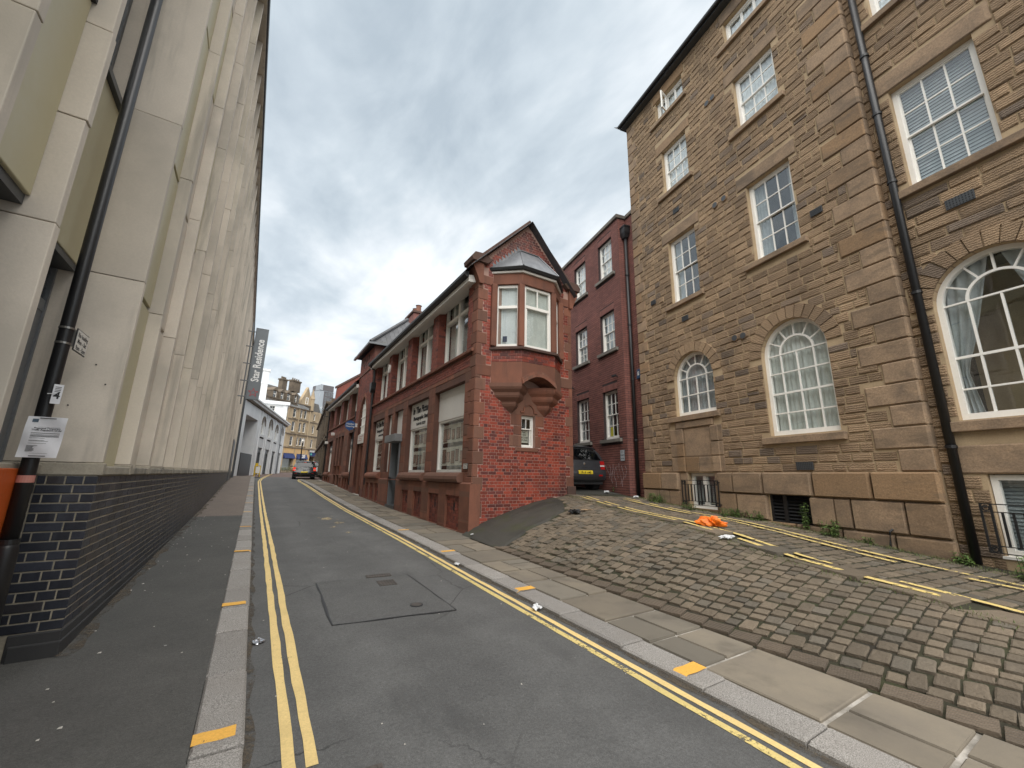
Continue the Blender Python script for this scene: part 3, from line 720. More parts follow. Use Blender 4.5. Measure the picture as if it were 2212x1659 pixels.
while y < 7.3:
    l_ = U(.27, .36); ym = y + l_ / 2; sx_, sy_ = slope(lane, 4.47, ym)
    B.append(gpm(4.443, ym, .165, l_ - .018, lane(4.44, ym) + .004, .07, sx_, sy_, U(-.02, .02))); y += l_
emit(B, lane_o, 'ribbed_sett', m_ribbed, UN_FLAG, I4)
# slab strip at the crest, setts of the lane proper
B = []; a = -.9
while a < 10.5:
    l_ = U(.7, 1.15); x, yy = axy(a + l_ / 2, 2.27); sl = (lane(*axy(a + l_, 2.27)) - lane(*axy(a, 2.27))) / l_
    rz = SA - math.pi / 2; s_o = -(lane(*axy(a, 2.45)) - lane(*axy(a, 2.1))) / .35
    B.append(gpm(x, yy, .42, l_ - .02, lane(x, yy) + .006, .06, s_o, -sl, rz)); a += l_
emit(B, lane_o, 'slab', m_cobble, UN_FLAG, I4)
P = []; a = -.35
while a < 10.5:
    ph = U(.16, .21); o = .12 + U(0, .1)
    while o < 2.05:
        l_ = min(U(.11, .24), 2.07 - o)
        if l_ > .05:
            x, yy = axy(a + ph / 2, o + l_ / 2); s_o = (lane(*axy(a, .3)) - lane(*axy(a, 1.8))) / 1.5; sl = (lane(*axy(a - .2, 1)) - lane(*axy(a + .2, 1))) / .4
            P.append(gpm(x, yy, l_ - .018, ph - .018, lane(x, yy) + U(-.006, .004), .06, s_o, sl, SA - math.pi / 2 + U(-.04, .04)))
        o += l_
    a += ph
emit(P, lane_o, 'lane_sett', m_cobble, UN_COB, I4, rest='lane_setts')

# painted lines
def line_strip(name, pts, wd, zf, mat, parent, gaps=0.0, seg=.25, wob=0.004):
    mb = MB(); P_ = [Vector(p) for p in pts]; L = 0; chain = []
    for i in range(len(P_) - 1):
        n = max(1, int((P_[i + 1] - P_[i]).length / seg))
        for k in range(n): chain.append(P_[i].lerp(P_[i + 1], k / n))
    chain.append(P_[-1]); q = []
    for i, p in enumerate(chain):
        d = (chain[min(i + 1, len(chain) - 1)] - chain[max(i - 1, 0)]).normalized(); nn = Vector((-d.y, d.x)); w1 = wd / 2 + U(-wob, wob); sh = U(-wob, wob)
        q.append((p + nn * (w1 + sh), p - nn * (w1 - sh)))
    for i in range(len(q) - 1):
        if gaps and rnd.random() < gaps: continue
        (a1, b1), (a2, b2) = q[i], q[i + 1]
        mb.poly([(a1.x, a1.y, zf(a1.x, a1.y)), (b1.x, b1.y, zf(b1.x, b1.y)), (b2.x, b2.y, zf(b2.x, b2.y)), (a2.x, a2.y, zf(a2.x, a2.y))])
    return obj(name, mb, mat, parent)
zr = lambda x, y: zp(y) - .10 + .004
for k, (o1, mt) in enumerate(((0, m_yellow), (.115, m_yellow))):
    line_strip('yellow_line', [(.385 + o1, y) for y in (2.7 if k == 0 else 2.86, 10, 20, 30)] + [(.40 + o1, 34), (.55 + o1, 38), (.9 + o1 * 1.2, 43), (1.35 + o1 * 1.5, 50), (1.75 + o1 * 2, 57)], .068, zr, mt, road)
for o1, mt in ((0, m_yellow_worn), (.112, m_yellow)):
    line_strip('yellow_line', [(2.925 + o1, y) for y in (.4, 8, 20, 34)] + [(3.02 + o1, 36), (3.3 + o1, 38.4), (3.8 + o1, 40.5)], .066, zr, mt, road)
zl = lambda x, y: lane(x, y) + .013
for o1, a0, gp in ((2.06, -.2, .05), (2.27, .1, .12), (.84, .1, .08), (1.07, .35, .12)):
    line_strip('yellow_line', [axy(a, o1 + .04 * math.sin(a * 1.3)) for a in np.linspace(a0, 10, 30)], .085, zl, m_yellow_lane, lane_o, gaps=gp, wob=.012)
# reinstated patch, covers, spray marks
PT = [(0.95, 6.61), (.90, 4.92), (2.24, 4.77), (2.21, 6.5)]
obj('road_patch', MB().poly([(x, y, zp(y) - .096) for x, y in PT]), m_roadpatch, road)
m_seam = plain('bitumen_seam', (0.025, 0.025, 0.027), 0.6)
line_strip('patch_seam', PT[:3], .022, lambda x, y: zp(y) - .092, m_seam, road, wob=.008); line_strip('patch_seam', [PT[2], PT[3], PT[0]], .012, lambda x, y: zp(y) - .092, m_seam, road, wob=.005)
line_strip('patch_seam', [(.2, 24.8), (1.6, 24.6), (3.1, 24.0)], .05, lambda x, y: zp(y) - .094, m_seam, road, wob=.02)
m_iron = surf('rusty_iron', (0.105, 0.09, 0.08), (0.075, 0.068, 0.062), 0.6, 6, 60, 0.2, metallic=0.3)
def cover(x, y, w_, l_, z):
    t = tag(link(bpy.data.objects.new('manhole_cover', None))); t.location = (x, y, z); sl = (zp(y + .2) - zp(y - .2)) / .4
    t.rotation_euler = (math.atan(sl), 0, U(-.1, .1))
    obj('cover_plate', MB().box(-w_ / 2, w_ / 2, -l_ / 2, l_ / 2, -.02, .004), m_iron, t)
    mb = MB(); n = max(3, int(w_ / .035))
    for i in range(n):
        for j in range(max(3, int(l_ / .05))):
            px = -w_ / 2 + (i + .5) * w_ / n; py = -l_ / 2 + (j + .5) * l_ / max(3, int(l_ / .05)); mb.box(px - .011, px + .011, py - .017, py + .017, .004, .008)
    obj('tread', mb, m_iron, t)
    return t
tag(cover(1.81, 6.2, .24, .26, zp(6.2) - .094), 'rectangular rusty iron cover in the patched part of the road', 'manhole cover')
tag(cover(1.80, 6.62, .36, .14, zp(6.62) - .094), 'narrow iron cover strip just beyond the patched road edge', 'manhole cover')
tag(cover(.66, 2.60, .34, .2, zp(2.60) - .094), 'iron cover in the road at the bottom of the picture', 'manhole cover')
t = empty('stop_tap_cover', (1.88, 5.14, zp(5.14) - .094), 0, 'small round rusty cover near the corner of the road patch', 'manhole cover')
obj('cover_plate', MB().tube([(0, 0, -.02), (0, 0, .006)], .062, 16), m_iron, t); obj('rim', MB().tube([(0, 0, -.02), (0, 0, .004)], .078, 16), m_seam, t)
mb = MB()
for (x, y, r) in ((2.02, 13.6, .17), (2.2, 12.6, .15), (1.93, 11.8, .07), (2.0, 11.9, .06), (2.15, 10.8, .07), (2.1, 13.9, .06), (2.28, 13.4, .07), (1.86, 13.9, .05), (2.25, 14.2, .05)):
    mb.poly([(x + r * math.cos(q * .7) * U(.7, 1.1), y + r * 1.6 * math.sin(q * .7) * U(.7, 1.1), zp(y) - .0945 + r * 1.6 * math.sin(q * .7) * .03) for q in range(9)])
obj('spray_marks', mb, paint('faded_spray', (.42, .34, .2), .47, 20), road)

# ------------------------------------------------------------------ concrete block on the left
LB = empty('concrete_building', (-1.13, 4.9636, 0), math.radians(90.47), 'long beige concrete building with upright fins on a dark brick base', 'building')
LW = TR(-1.13, 4.9636, 0, math.radians(90.47))
def lgz(u): return zp(4.9636 + u)
# plinth: u along the street, y into the building
bx('plinth_wall', m_mortar_tan, LB, None, .004, 36.2, .012, .8, -.4, 1.452)
bx('plinth_wall', m_mortar_tan, LB, None, -1.9, .004, .382, .8, -.4, 1.4515)
bx('plinth_wall', m_mortar_tan, LB, None, -7, -1.9, .012, .8, -.4, 1.4525)
zt = 1.45 - 16 * .075
P = [M for M in rows(0, 36.2, zt, 1.45, lambda a, b: [(0.0, 0.0)], .075, .225, .0135, 'stretcher', .003, .012, jv=.004) if M[2, 3] > lgz(M[0, 3]) - .02]
emit(P, LB, 'brick', m_bluebrick, UN_BRICK, LW, limit=290, rest='bricks')
TL = np.array([[0, 1, 0, 0.004], [-1, 0, 0, 0], [0, 0, 1, 0], [0, 0, 0, 1.0]])       # face looking back down the street
P = rows(-.37, 0, zt, 1.45, None, .075, .225, .011, 'english', .006, 0.0)
emit(P, LB, 'brick', m_bluebrick, UN_BRICK, LW, TL, limit=120)
P = rows(-1.9, 0, zt, 1.45, None, .075, .225, .009, 'stretcher', .012, .382)
emit(P, LB, 'brick', m_bluebrick, UN_BRICK, LW, limit=60, rest='bricks')
m_base = surf('concrete_base', (0.030, 0.030, 0.030), (0.022, 0.022, 0.023), 0.85, 3, 60, 0.15)
bx('base_course', m_base, LB, None, -.012, 12, -.002, .3, -.4, zt - .002, bevel=.01); bx('base_course', m_base, LB, None, -.03, 7, -.012, .28, -.4, zt - .078, bevel=.01)
# coping
for k in range(36):
    bx('coping', m_coping, LB, None, k + .08, k + 1.0, -.01, .5, 1.452, 1.53 + U(-.004, .004), bevel=.012)
for k in range(37): bx('coping', m_coping, LB, None, k - .006, k + .076, -.018, .61, 1.452, 1.555, bevel=.008)
bx('coping', m_coping, LB, None, -1.82, -.012, .35, .7, 1.452, 1.54, bevel=.012)
# fins: near ones in stacked panels with open joints
ZJ = [1.557, 3.28, 5.10, 7.11, 9.0, 10.6, 11.78]
def fin(u, dep, near, w_=.07, zs=ZJ):
    if near:
        for a, b in zip(zs[:-1], zs[1:]):
            o_ = U(-.004, .004); bx('concrete_panel', m_concrete, LB, None, u + U(-.002, .002), u + w_, o_, dep, a + .0025, b - .0025, bevel=.005)
    else: bx('concrete_fin', m_concrete, LB, None, u, u + w_, U(-.006, .006), dep, zs[0], zs[-1], bevel=.012)
for k in range(37): fin(k + (0 if k < 14 else U(-.02, .02)), .62 if k == 0 else .45, k < 13)
for u in (-1.9, -2.6, -3.6, -4.6, -5.6): fin(u, .72, u > -3, zs=[.3, 1.5, 2.84, 3.53, 4.2, 5.6, 7.3, 9.0, 10.6, 11.78])
# infill panels between the fins
m_slot = plain('dark_slot', (0.03, 0.03, 0.03), 0.8)
PZ = [1.532, 3.31, 5.0, 7.10, 8.85, 10.75, 11.76]
for k in range(36):
    dz = 0 if k < 3 else U(-.9, .9); oo = U(-.01, .02)
    zs = [PZ[0]] + [z + dz for z in PZ[1:-1]] + [PZ[-1]]
    mb = MB()
    for q in range(6):
        a, b = zs[q] + (.03 if q else .001), zs[q + 1] - .025
        if k < 9: bx('infill_panel', m_olive if k == 0 or (q + k) % 4 == 0 else m_concrete, LB, None, k + .071, k + .999, .12 + oo, .2, a, b, bevel=.006)
        else: mb.box(k + .071, k + .999, .12 + oo, .2, a, b)
    if k >= 9: obj('infill_panel', mb, m_concrete, LB)
bx('dark_gap', m_slot, LB, None, .07, 36, .22, .3, 1.5, 11.7)
# deep doorway bay near the lamp post
TB = None
bx('infill_panel', m_olive, LB, None, -1.829, -.004, .46, .55, 3.30, 4.95, bevel=.006)
bx('soffit', m_darkgrey, LB, None, -1.829, -.004, .47, .66, 3.24, 3.298)
bx('door_frame', m_grey, LB, None, -.03, -.004, .58, .66, 1.54, 3.235); bx('door_frame', m_grey, LB, None, -1.829, -1.73, .58, .66, 1.54, 3.235); bx('door_frame', m_grey, LB, None, -1.73, -.03, .59, .66, 2.82, 2.92)
bx('door', m_darkgrey, LB, None, -1.73, -.12, .615, .65, 1.56, 2.82, bevel=.01); bx('door_frame', m_grey, LB, None, -.12, -.03, .595, .65, 1.54, 2.82)
mb = MB()
for i in range(8): mb.add([(-1.5, .60, 2.935 + i * .035), (-.045, .60, 2.935 + i * .035), (-.045, .64, 2.955 + i * .035), (-1.5, .64, 2.955 + i * .035)], [(0, 1, 2, 3)])
obj('louvre', mb, m_grey, LB); bx('louvre_backing', m_dark, LB, None, -1.56, -.03, .645, .66, 2.92, 3.235)
for (a, b) in ((5.02, 7.08), (8.8, 10.7)):
    wd = bx('window', m_darkgrey, LB, None, -1.829, -.004, .60, .64, a, a + .05)
    mb = MB().box(-1.829, -.004, .60, .64, b - .05, b)
    for x in (-1.829, -1.2, -.62, -.054): mb.box(x, x + .05, .60, .64, a + .05, b - .05)
    obj('frame', mb, m_darkgrey, wd); obj('pane', MB().box(-1.62, -.05, .615, .62, a + .05, b - .05), m_glass, wd); room(wd, I4, -1.66, -.01, a, b, .63, .8)
bx('infill_panel', m_olive, LB, None, -1.829, -.004, .46, .55, 7.1, 8.78, bevel=.006)
bx('window_ledge', m_darkgrey, LB, None, -1.829, -.004, .42, .60, 4.952, 5.015); bx('infill_panel', m_olive, LB, None, -1.829, -.004, .46, .55, 10.72, 11.75)
for u0, u1 in ((-2.529, -1.902), (-3.529, -2.602), (-4.529, -3.602)):
    for a, b in ((.2, 1.4), (2.96, 4.34), (4.40, 6.6), (7.0, 8.8), (8.9, 11.7)): bx('infill_panel', m_olive, LB, None, u0, u1, .12, .2, a, b, bevel=.006)
    bx('soffit', m_darkgrey, LB, None, u0, u1, .14, .4, 2.90, 2.958); bx('dark_window', m_dark, LB, None, u0, u1, .30, .34, 1.4, 2.9); bx('window_ledge', m_slot, LB, None, u0, u1, .1, .3, 4.35, 4.392)
bx('core_wall', m_concrete, LB, None, -7, 36.15, .70, 9, -.3, 11.80)
bx('roof_edge', m_darkgrey, LB, None, -7, 36.35, -.105, 1.2, 11.83, 11.99, bevel=.02); bx('roof_soffit', m_concrete, LB, None, -7, 36.3, -.06, 1.0, 11.782, 11.828)
# bolt holes in the near fin face, dark bin-store door far along
for x, z in ((.19, 2.42), (.30, 2.04), (.10, 2.25)):
    obj('bolt', MB(TL).tube([(-x, -.0, z), (-x, -.008, z)], .006, 8), m_dark, LB)
bx('service_door', m_darkgrey, LB, None, 27.3, 30.4, -.03, .05, .9, 3.6); bx('downpipe', m_darkgrey, LB, None, 33.1, 33.3, -.16, -.02, 1.0, 11.8)

# ------------------------------------------------------------------ lamp post with its sign, notice and tag
LPX, LPY = -1.415, 4.5; zg = zp(LPY)
lp = empty('lamp_post', (LPX, LPY, zg), 0, 'tall black lamp post against the dark brick base at far left', 'lamp post')
obj('base', MB().tube([(0, 0, -.05), (0, 0, .85), (0, 0, .90), (0, 0, .94)], [.064, .064, .060, .048], 20), m_black, lp, smooth=True)
obj('shaft', MB().tube([(0, 0, .94), (0, 0, 1.5), (0, 0, 2.6), (0, 0, 9.0)], [.046, .046, .043, .040], 20), m_black, lp, smooth=True)
obj('collar', MB().tube([(0, 0, .925), (0, 0, .96)], .056, 20), m_black, lp)
obj('inspection_door', MB().box(-.03, .03, -.067, -.06, .25, .7), m_black, lp, bevel=.004)
obj('lamp_arm', MB().tube([(0, 0, 8.9), (.1, 0, 9.2), (.5, 0, 9.35), (.9, 0, 9.4)], .03, 10), m_black, lp); obj('lamp_head', MB().box(.8, 1.3, -.1, .1, 9.36, 9.46), m_black, lp, bevel=.03)
m_steel = plain('steel_band', (0.30, 0.29, 0.27), 0.35, 0.8)
for z in (2.475, 2.60): obj('clamp_band', MB().tube([(0, 0, z - zg - .008), (0, 0, z - zg + .008)], .0475, 20), m_steel, lp)
obj('sticker', MB().tube([(0, 0, 1.40 - zg), (0, 0, 1.452 - zg)], .0475, 20), plain('faded_red_sticker', (0.5, 0.22, 0.18), 0.6), lp)
# restriction plate
sg = empty('parking_sign', (-1.362, 4.66, 2.53), math.radians(90), 'small white no loading plate strapped to the lamp post', 'sign')
TS = None
obj('plate', MB().box(-.135, .135, -.004, .004, -.092, .092), m_black, sg, bevel=.003)
obj('face', MB().box(-.125, .125, -.0065, -.0041, -.083, .083), m_whiteboard, sg)
for i, s in enumerate(('No loading', 'Mon - Sat', '9am - 5pm')): text('lettering', s, .05, sg, I4, 0, .03 - i * .052, -.0068, m_ink, 'CENTER', .0012, .0004)
obj('bracket', MB().box(-.13, -.10, .004, .03, -.06, .075), m_steel, sg)
# notice
no = empty('street_notice', (-1.362, 4.43, 1.73), math.radians(4), 'white printed notice sheet tied around the lamp post', 'notice')
def pf(u, v):
    x = (u - .5) * .205; return (x + (v - .5) * .012, -.02 + .35 * x * x + .006 * math.sin(u * 5 + v * 7) + (.012 * u * (1 - v)), (v - .5) * .30)
obj('sheet', MB().grid(pf, 14, 14), m_paper, no, smooth=True)
def pl(u, v, dy=.0022): x, y_, z = pf(u, v); return (x, y_ - dy, z)
mb = MB()
def ink(u0, u1, v0, v1):
    mb.grid(lambda a, b: pl(u0 + (u1 - u0) * a, v0 + (v1 - v0) * b), 6, 1)
for v in (.60, .585, .555, .535, .52, .505, .47, .41, .395, .34): ink(.2, .9 if v > .5 else U(.5, .85), v, v + .006)
for v in (.28, .258, .236, .214, .192, .17, .148): ink(.18, .18 + U(.14, .3), v, v + .009)
ink(.32, .86, .745, .748); ink(.3, .86, .64, .643); ink(.3, .75, .10, .104)
obj('print', mb, m_ink, no)
def ctext(body, u, v, size):
    me = text('lettering', body, size, no, I4, 0, 0, 0, m_ink, 'CENTER', .0004, 0)
    for q in me.data.vertices:
        x, y_, z = pl(.5 + (u - .5) + q.co.x / .205, v + q.co.z / .30, .0026); q.co = (x, y_, z)
ctext('Proposed Temporary', .56, .70, .0155); ctext('Traffic Regulation Order', .56, .655, .0155)
mb = MB(); mb.grid(lambda a, b: pl(.13 + .15 * a, .86 + .08 * b), 4, 3); obj('crest', mb, plain('blue_grey_print', (0.08, 0.12, 0.16), .7), no)
for v in (.955, .03): mb = MB(); mb.grid(lambda a, b: pl(.3 + .42 * a, v + .016 * b, .004), 6, 1); obj('tie', mb, m_black, no)
tg = empty('cable_tag', (-1.352, 4.435, 2.06), math.radians(20), 'small white numbered tag tied halfway up the lamp post', 'tag')
obj('card', MB().box(-.026, .026, -.002, .002, -.075, .075), m_paper, tg); text('lettering', '4', .07, tg, I4, 0, -.035, -.0026, m_ink, 'CENTER', .002, .0003)
mb = MB()
for i in range(4): mb.box(-.016, .016, -.0032, -.0024, .052 - i * .012, .056 - i * .012)
obj('print', mb, m_ink, tg); obj('tie', MB().tube([(-.05, -.01, -.005), (-.02, -.012, 0), (0, -.01, .01)], .003, 6), m_paper, tg)
# orange barrier leaning in the recess
m_orange = surf('orange_plastic', (0.52, 0.10, 0.016), (0.46, 0.085, 0.015), 0.5, 2, 30, 0.05, bump=.05)
ob = empty('plastic_barrier', (-1.47, 4.2, zp(4.2)), 0, 'orange plastic barrier board standing behind the lamp post', 'barrier')
zb_ = zp(4.2)
obj('board', MB().box(-.012, .012, -.75, .39, .35, 1.50 - zb_), m_orange, ob, bevel=.008)
for y_ in (-.65, .28): obj('foot', MB().box(-.03, .03, y_ - .04, y_ + .04, 0, .36), m_blackmatt, ob, bevel=.008)
obj('hook', MB().tube([(0, .36, 1.5 - zb_), (0, .38, 1.53 - zb_), (.01, .40, 1.545 - zb_), (.02, .41, 1.52 - zb_)], .014, 8), plain('yellow_plastic', (.6, .42, .03), .5), ob)

# ------------------------------------------------------------------ projecting banner sign
bn = empty('banner_sign', (-1.15, 24.0, 5.0), 0, 'tall grey banner with red star and white upright lettering projecting from wall', 'sign')
m_banner = surf('grey_banner', (0.19, 0.21, 0.225), (0.17, 0.19, 0.205), 0.6, 1, 20, .03, bump=.03)
bz0, bz1, bx0, bx1 = .09, 3.80, .36, .90
obj('panel', MB().box(bx0, bx1, -.03, .03, bz0, bz1), m_banner, bn, bevel=.008); obj('frame', MB().box(bx0 - .03, bx0 - .001, -.04, .04, bz0 - .03, bz1 + .03).box(bx0, bx1, -.035, .035, bz1 + .001, bz1 + .03).box(bx0, bx1, -.035, .035, bz0 - .03, bz0 - .001), m_grey, bn)
for z in (.2, 1.0, 1.9, 2.8, 3.6): obj('bracket', MB().tube([(.0, 0, z), (bx0, 0, z)], .028, 8), m_grey, bn)
obj('mast', MB().tube([(.18, 0, -.2), (.18, 0, 4.1)], .03, 8), m_grey, bn)
text('lettering', 'Star Residence', .47, bn, I4, (bx0 + bx1) / 2 + .135, .98, -.034, plain('white_letter', (.85, .85, .84), .6), 'LEFT', .012, .003, rot=math.pi / 2, sx=.80)
st = MB(); cx, cz, = (bx0 + bx1) / 2, .42
for i in range(10):
    r0, r1 = (.22, .085); a, b = math.pi / 2 + i * math.pi / 5, math.pi / 2 + (i + 1) * math.pi / 5; ra, rb = (r0, r1) if i % 2 == 0 else (r1, r0)
    p, q = Vector((cx + ra * math.cos(a), cz + ra * math.sin(a))), Vector((cx + rb * math.cos(b), cz + rb * math.sin(b))); d = (q - p).normalized() * .01; n_ = Vector((-d.y, d.x))
    st.prism_y([tuple(p + n_ - d), tuple(q + n_ + d), tuple(q - n_ + d), tuple(p - n_ - d)], -.036, -.031)
obj('star', st, plain('red_paint', (.55, .03, .03), .5), bn)

# ------------------------------------------------------------------ red brick and sandstone corner building
RA = math.radians(-.4)
RB = empty('corner_building', (4.57, 9.17, 0), RA, 'red brick and sandstone building with gable, oriel bay and shopfronts', 'building')
RW = TR(4.57, 9.17, 0, RA)
TS = np.array([[0, 1, 0, 0], [-1, 0, 0, 0], [0, 0, 1, 0], [0, 0, 0, 1.0]])      # street front: u to the right, y inward
def rgz(u): return zp(9.17 - u) - .06
GW = 3.22
# --- gable front
hw = Hole(1.43, 1.88, 2.25, 3.13, rec=.14)
mb = MB(); wall_mesh(mb, .012, GW - .012, -.3, 7.3, [hw], 0.0); mb.poly([(.012, 0, 7.3), (GW - .012, 0, 7.3), (GW / 2, 0, 8.98)])
obj('gable_wall', mb, m_mortar_pink, RB)
def gblock(za, zb):
    z = (za + zb) / 2; o = [(-1, .29 if int((z + .42) / .315) % 2 else .145), (GW - (.27 if int((z + .2) / .285) % 2 else .125), 9)]
    if 4.06 < z < 4.37 or 6.66 < z < 6.93: o += [(-1, .45), (2.77, 9)]
    if 2.15 < z < 3.15: o.append(((1.24, 1.98), (1.05, 2.06), (1.18, 1.98), (1.08, 2.17))[0 if z < 2.27 else 1 if z < 2.58 else 2 if z < 2.84 else 3])
    if 3.15 <= z < 3.76: t = (z - 3.15) / .6; o.append((1.06 - .64 * t, 2.18 + .66 * t))
    if 3.76 <= z < 7.2: o.append((.44, 2.80))
    if 7.2 <= z < 8.08: t = (z - 7.2) / .88; o.append((.40 + .80 * t, 2.86 - .80 * t))
    return o
def gx(za, zb):
    z = (za + zb) / 2
    if z < 7.15: return (0.0, GW)
    t = (z - 7.15) / 1.72; return (.02 + t * 1.60, GW - .02 - t * 1.60)
P = rows(0, GW, -.06, 8.8, gblock, .0795, .226, .0092, 'english', .005, 0.0, xlim=gx)
P = [M for M in P if M[2, 3] > .05 + min(.95, .36 * M[0, 3])]
emit(P, RB, 'brick', m_redbrick, UN_BRICK, RW, limit=300, rest='bricks')
# quoins: front and street returns
Q = []; QS = []
z = -.42
while z < 6.6:
    k = int(round((z + .42) / .315)); w_ = .29 if k % 2 else .145; zc = z + .1575
    if zc > 0.1: Q.append(pm(w_ / 2 - .004, zc, w_ - .004, .309, 0, .016)); ws = .24 if k % 2 == 0 else .36; QS.append(pm(-ws / 2 + .008, zc, ws - .004, .309, 0, .018))
    z += .315
z = -.2
while z < 6.6:
    k = int(round((z + .2) / .285)); w_ = .27 if k % 2 else .125; zc = z + .1425
    if zc > 1.0: Q.append(pm(GW - w_ / 2, zc, w_ - .006, .279, 0, .014))
    z += .285
for (a, b, c, d) in ((.0, .445, 4.065, 4.365), (2.775, GW, 4.065, 4.365), (.0, .44, 6.665, 6.925), (2.78, GW, 6.665, 6.925)): Q.append(pm((a + b) / 2, (c + d) / 2, b - a - .005, d - c - .005, 0, .022))
Q += [pm(1.61, 2.205, .73, .105, 0, .03), pm(1.24, 2.425, .38, .3, 0, .014), pm(1.97, 2.425, .175, .3, 0, .014), pm(1.305, 2.71, .25, .24, 0, .013), pm(1.93, 2.71, .10, .24, 0, .013), pm(1.255, 2.99, .345, .29, 0, .014), pm(2.025, 2.99, .28, .29, 0, .014)]
emit(Q, RB, 'quoin', m_terra, UN_BLOCK, RW)
emit(QS, RB, 'quoin', m_terra, UN_BLOCK, RW, TS)
# stone field between the corbels, arched hood mould
obj('stone_panel', MB().prism_y([(1.06, 3.14), (2.18, 3.14), (2.84, 3.80), (.42, 3.80)], -.013, .0), m_terra, RB)
hm = MB()
for i in range(10):
    a, b = math.pi * i / 10, math.pi * (i + 1) / 10
    hm.prism_y([(1.655 - .15 * math.cos(a), 3.24 + .17 * math.sin(a)), (1.655 - .19 * math.cos(a), 3.24 + .21 * math.sin(a)), (1.655 - .19 * math.cos(b), 3.24 + .21 * math.sin(b)), (1.655 - .15 * math.cos(b), 3.24 + .17 * math.sin(b))], -.045, -.01)
hm.box(1.38, 1.50, -.045, -.01, 3.195, 3.24).box(1.81, 1.93, -.045, -.01, 3.195, 3.24)
obj('hood_mould', hm, m_terra, RB)
bx('footing', m_darkterra, RB, None, 2.97, 3.27, -.05, .2, .7, 1.25, bevel=.015)
lw = sash(RB, I4, 1.435, 1.875, 2.255, 3.125, .10, 2, 1, 1, fr=.05, bottom=.06, split=.60, behind=None, colsb=1)
bd = bx('name_board', surf('cream_card', (.55, .53, .45), None, .8), lw, None, 1.515, 1.795, .20, .206, 2.40, 2.74)
for i, s in enumerate(('IN', 'THE', 'PICTURE', 'STUDIO')): text('lettering', s, .066, bd, I4, 1.655, 2.665 - i * .072, .197, m_ink, 'CENTER', .001, .0005, sx=.9)
mb = MB()
for i in range(9):
    for x in (1.517, 1.777): mb.box(x, x + .016, .195, .199, 2.41 + i * .035, 2.425 + i * .035)
obj('checks', mb, m_ink, bd)
# coping, kneelers
for s in (0, 1):
    f = (lambda x: x) if s == 0 else (lambda x: GW - x)
    obj('gable_coping', MB().prism_y([(f(-.05), 7.28), (f(1.61), 9.00), (f(1.61), 9.14), (f(-.12), 7.36)], -.10, .40), m_darkterra, RB, bevel=.015, recalc=True)
    obj('kneeler', MB().prism_y([(f(-.27), 7.22), (f(.20), 7.22), (f(.34), 7.36), (f(.10), 7.50), (f(-.20), 7.48), (f(-.30), 7.34)], -.15, .42), m_darkterra, RB, bevel=.015, recalc=True)
    obj('kneeler_corbel', MB().prism_y([(f(-.22), 7.22), (f(-.20), 7.05), (f(-.08), 6.80), (f(-.015), 6.62), (f(.10), 6.62), (f(.10), 7.22)], -.09, .40), m_terra, RB, bevel=.01, recalc=True)
# --- oriel bay
BP = [(.45, 0), (1.10, -.50), (2.20, -.50), (2.80, 0)]
def off(poly, d):
    c = 1.64; return [(c + (x - c) * (1 + d * .75), y * (1 + d * 1.9)) for x, y in poly]
def ring(poly, z): return [(x, y, z) for x, y in poly]
def bayslab(name, d0, d1, z0, z1, mat, **k):
    return obj(name, MB().loft([ring(off(BP, d0), z0), ring(off(BP, d1), z1)]), mat, RB, recalc=True, **k)
# arched apron: front with segmental arch, cants straight
arc = [(1.10 + 1.10 * i / 14, 3.86 + .25 * math.sin(math.pi * i / 14)) for i in range(15)]
ap = MB(); ap.poly([(x, -.50, z_) for x, z_ in arc] + [(2.20, -.50, 4.47), (1.10, -.50, 4.47)])
for i in range(14): (xa, za), (xb, zb) = arc[i], arc[i + 1]; ap.poly([(xa, -.50, za), (xb, -.50, zb), (xb, 0, zb), (xa, 0, za)])
ap.poly([(.45, 0, 3.86), (1.10, -.5, 3.86), (1.10, -.5, 4.47), (.45, 0, 4.47)]).poly([(2.20, -.5, 3.86), (2.80, 0, 3.86), (2.80, 0, 4.47), (2.20, -.5, 4.47)])
obj('apron', ap, m_terra, RB)
ah = MB()
for r0, yo in ((0.0, -.57), (.07, -.535)):
    for i in range(14):
        (xa, za), (xb, zb) = arc[i], arc[i + 1]; k = .09
        ah.add([(xa, yo, za + r0), (xb, yo, zb + r0), (xb, yo, zb + r0 + k), (xa, yo, za + r0 + k), (xa, -.45, za + r0), (xb, -.45, zb + r0), (xb, -.45, zb + r0 + k), (xa, -.45, za + r0 + k)], [(0, 1, 2, 3), (0, 4, 5, 1), (3, 2, 6, 7), (0, 3, 7, 4), (1, 5, 6, 2)])
obj('arch_moulding', ah, m_terra, RB)
def corbel(tri, px):
    lv = [(3.90, 1.04), (3.80, 1.04), (3.74, .98), (3.66, .80), (3.655, .80), (3.585, .80), (3.53, .74), (3.43, .46), (3.425, .46), (3.365, .46), (3.31, .40), (3.13, .01)]
    rings = []
    for z_, s in lv: rings.append([(px + (x - px) * s, y * s, z_) for x, y in tri])
    obj('corbel', MB().loft(rings), m_terra, RB, recalc=True)
corbel([(.43, -.002), (1.10, -.50), (1.60, -.002)], 1.09); corbel([(1.62, -.002), (2.20, -.50), (2.82, -.002)], 2.17)
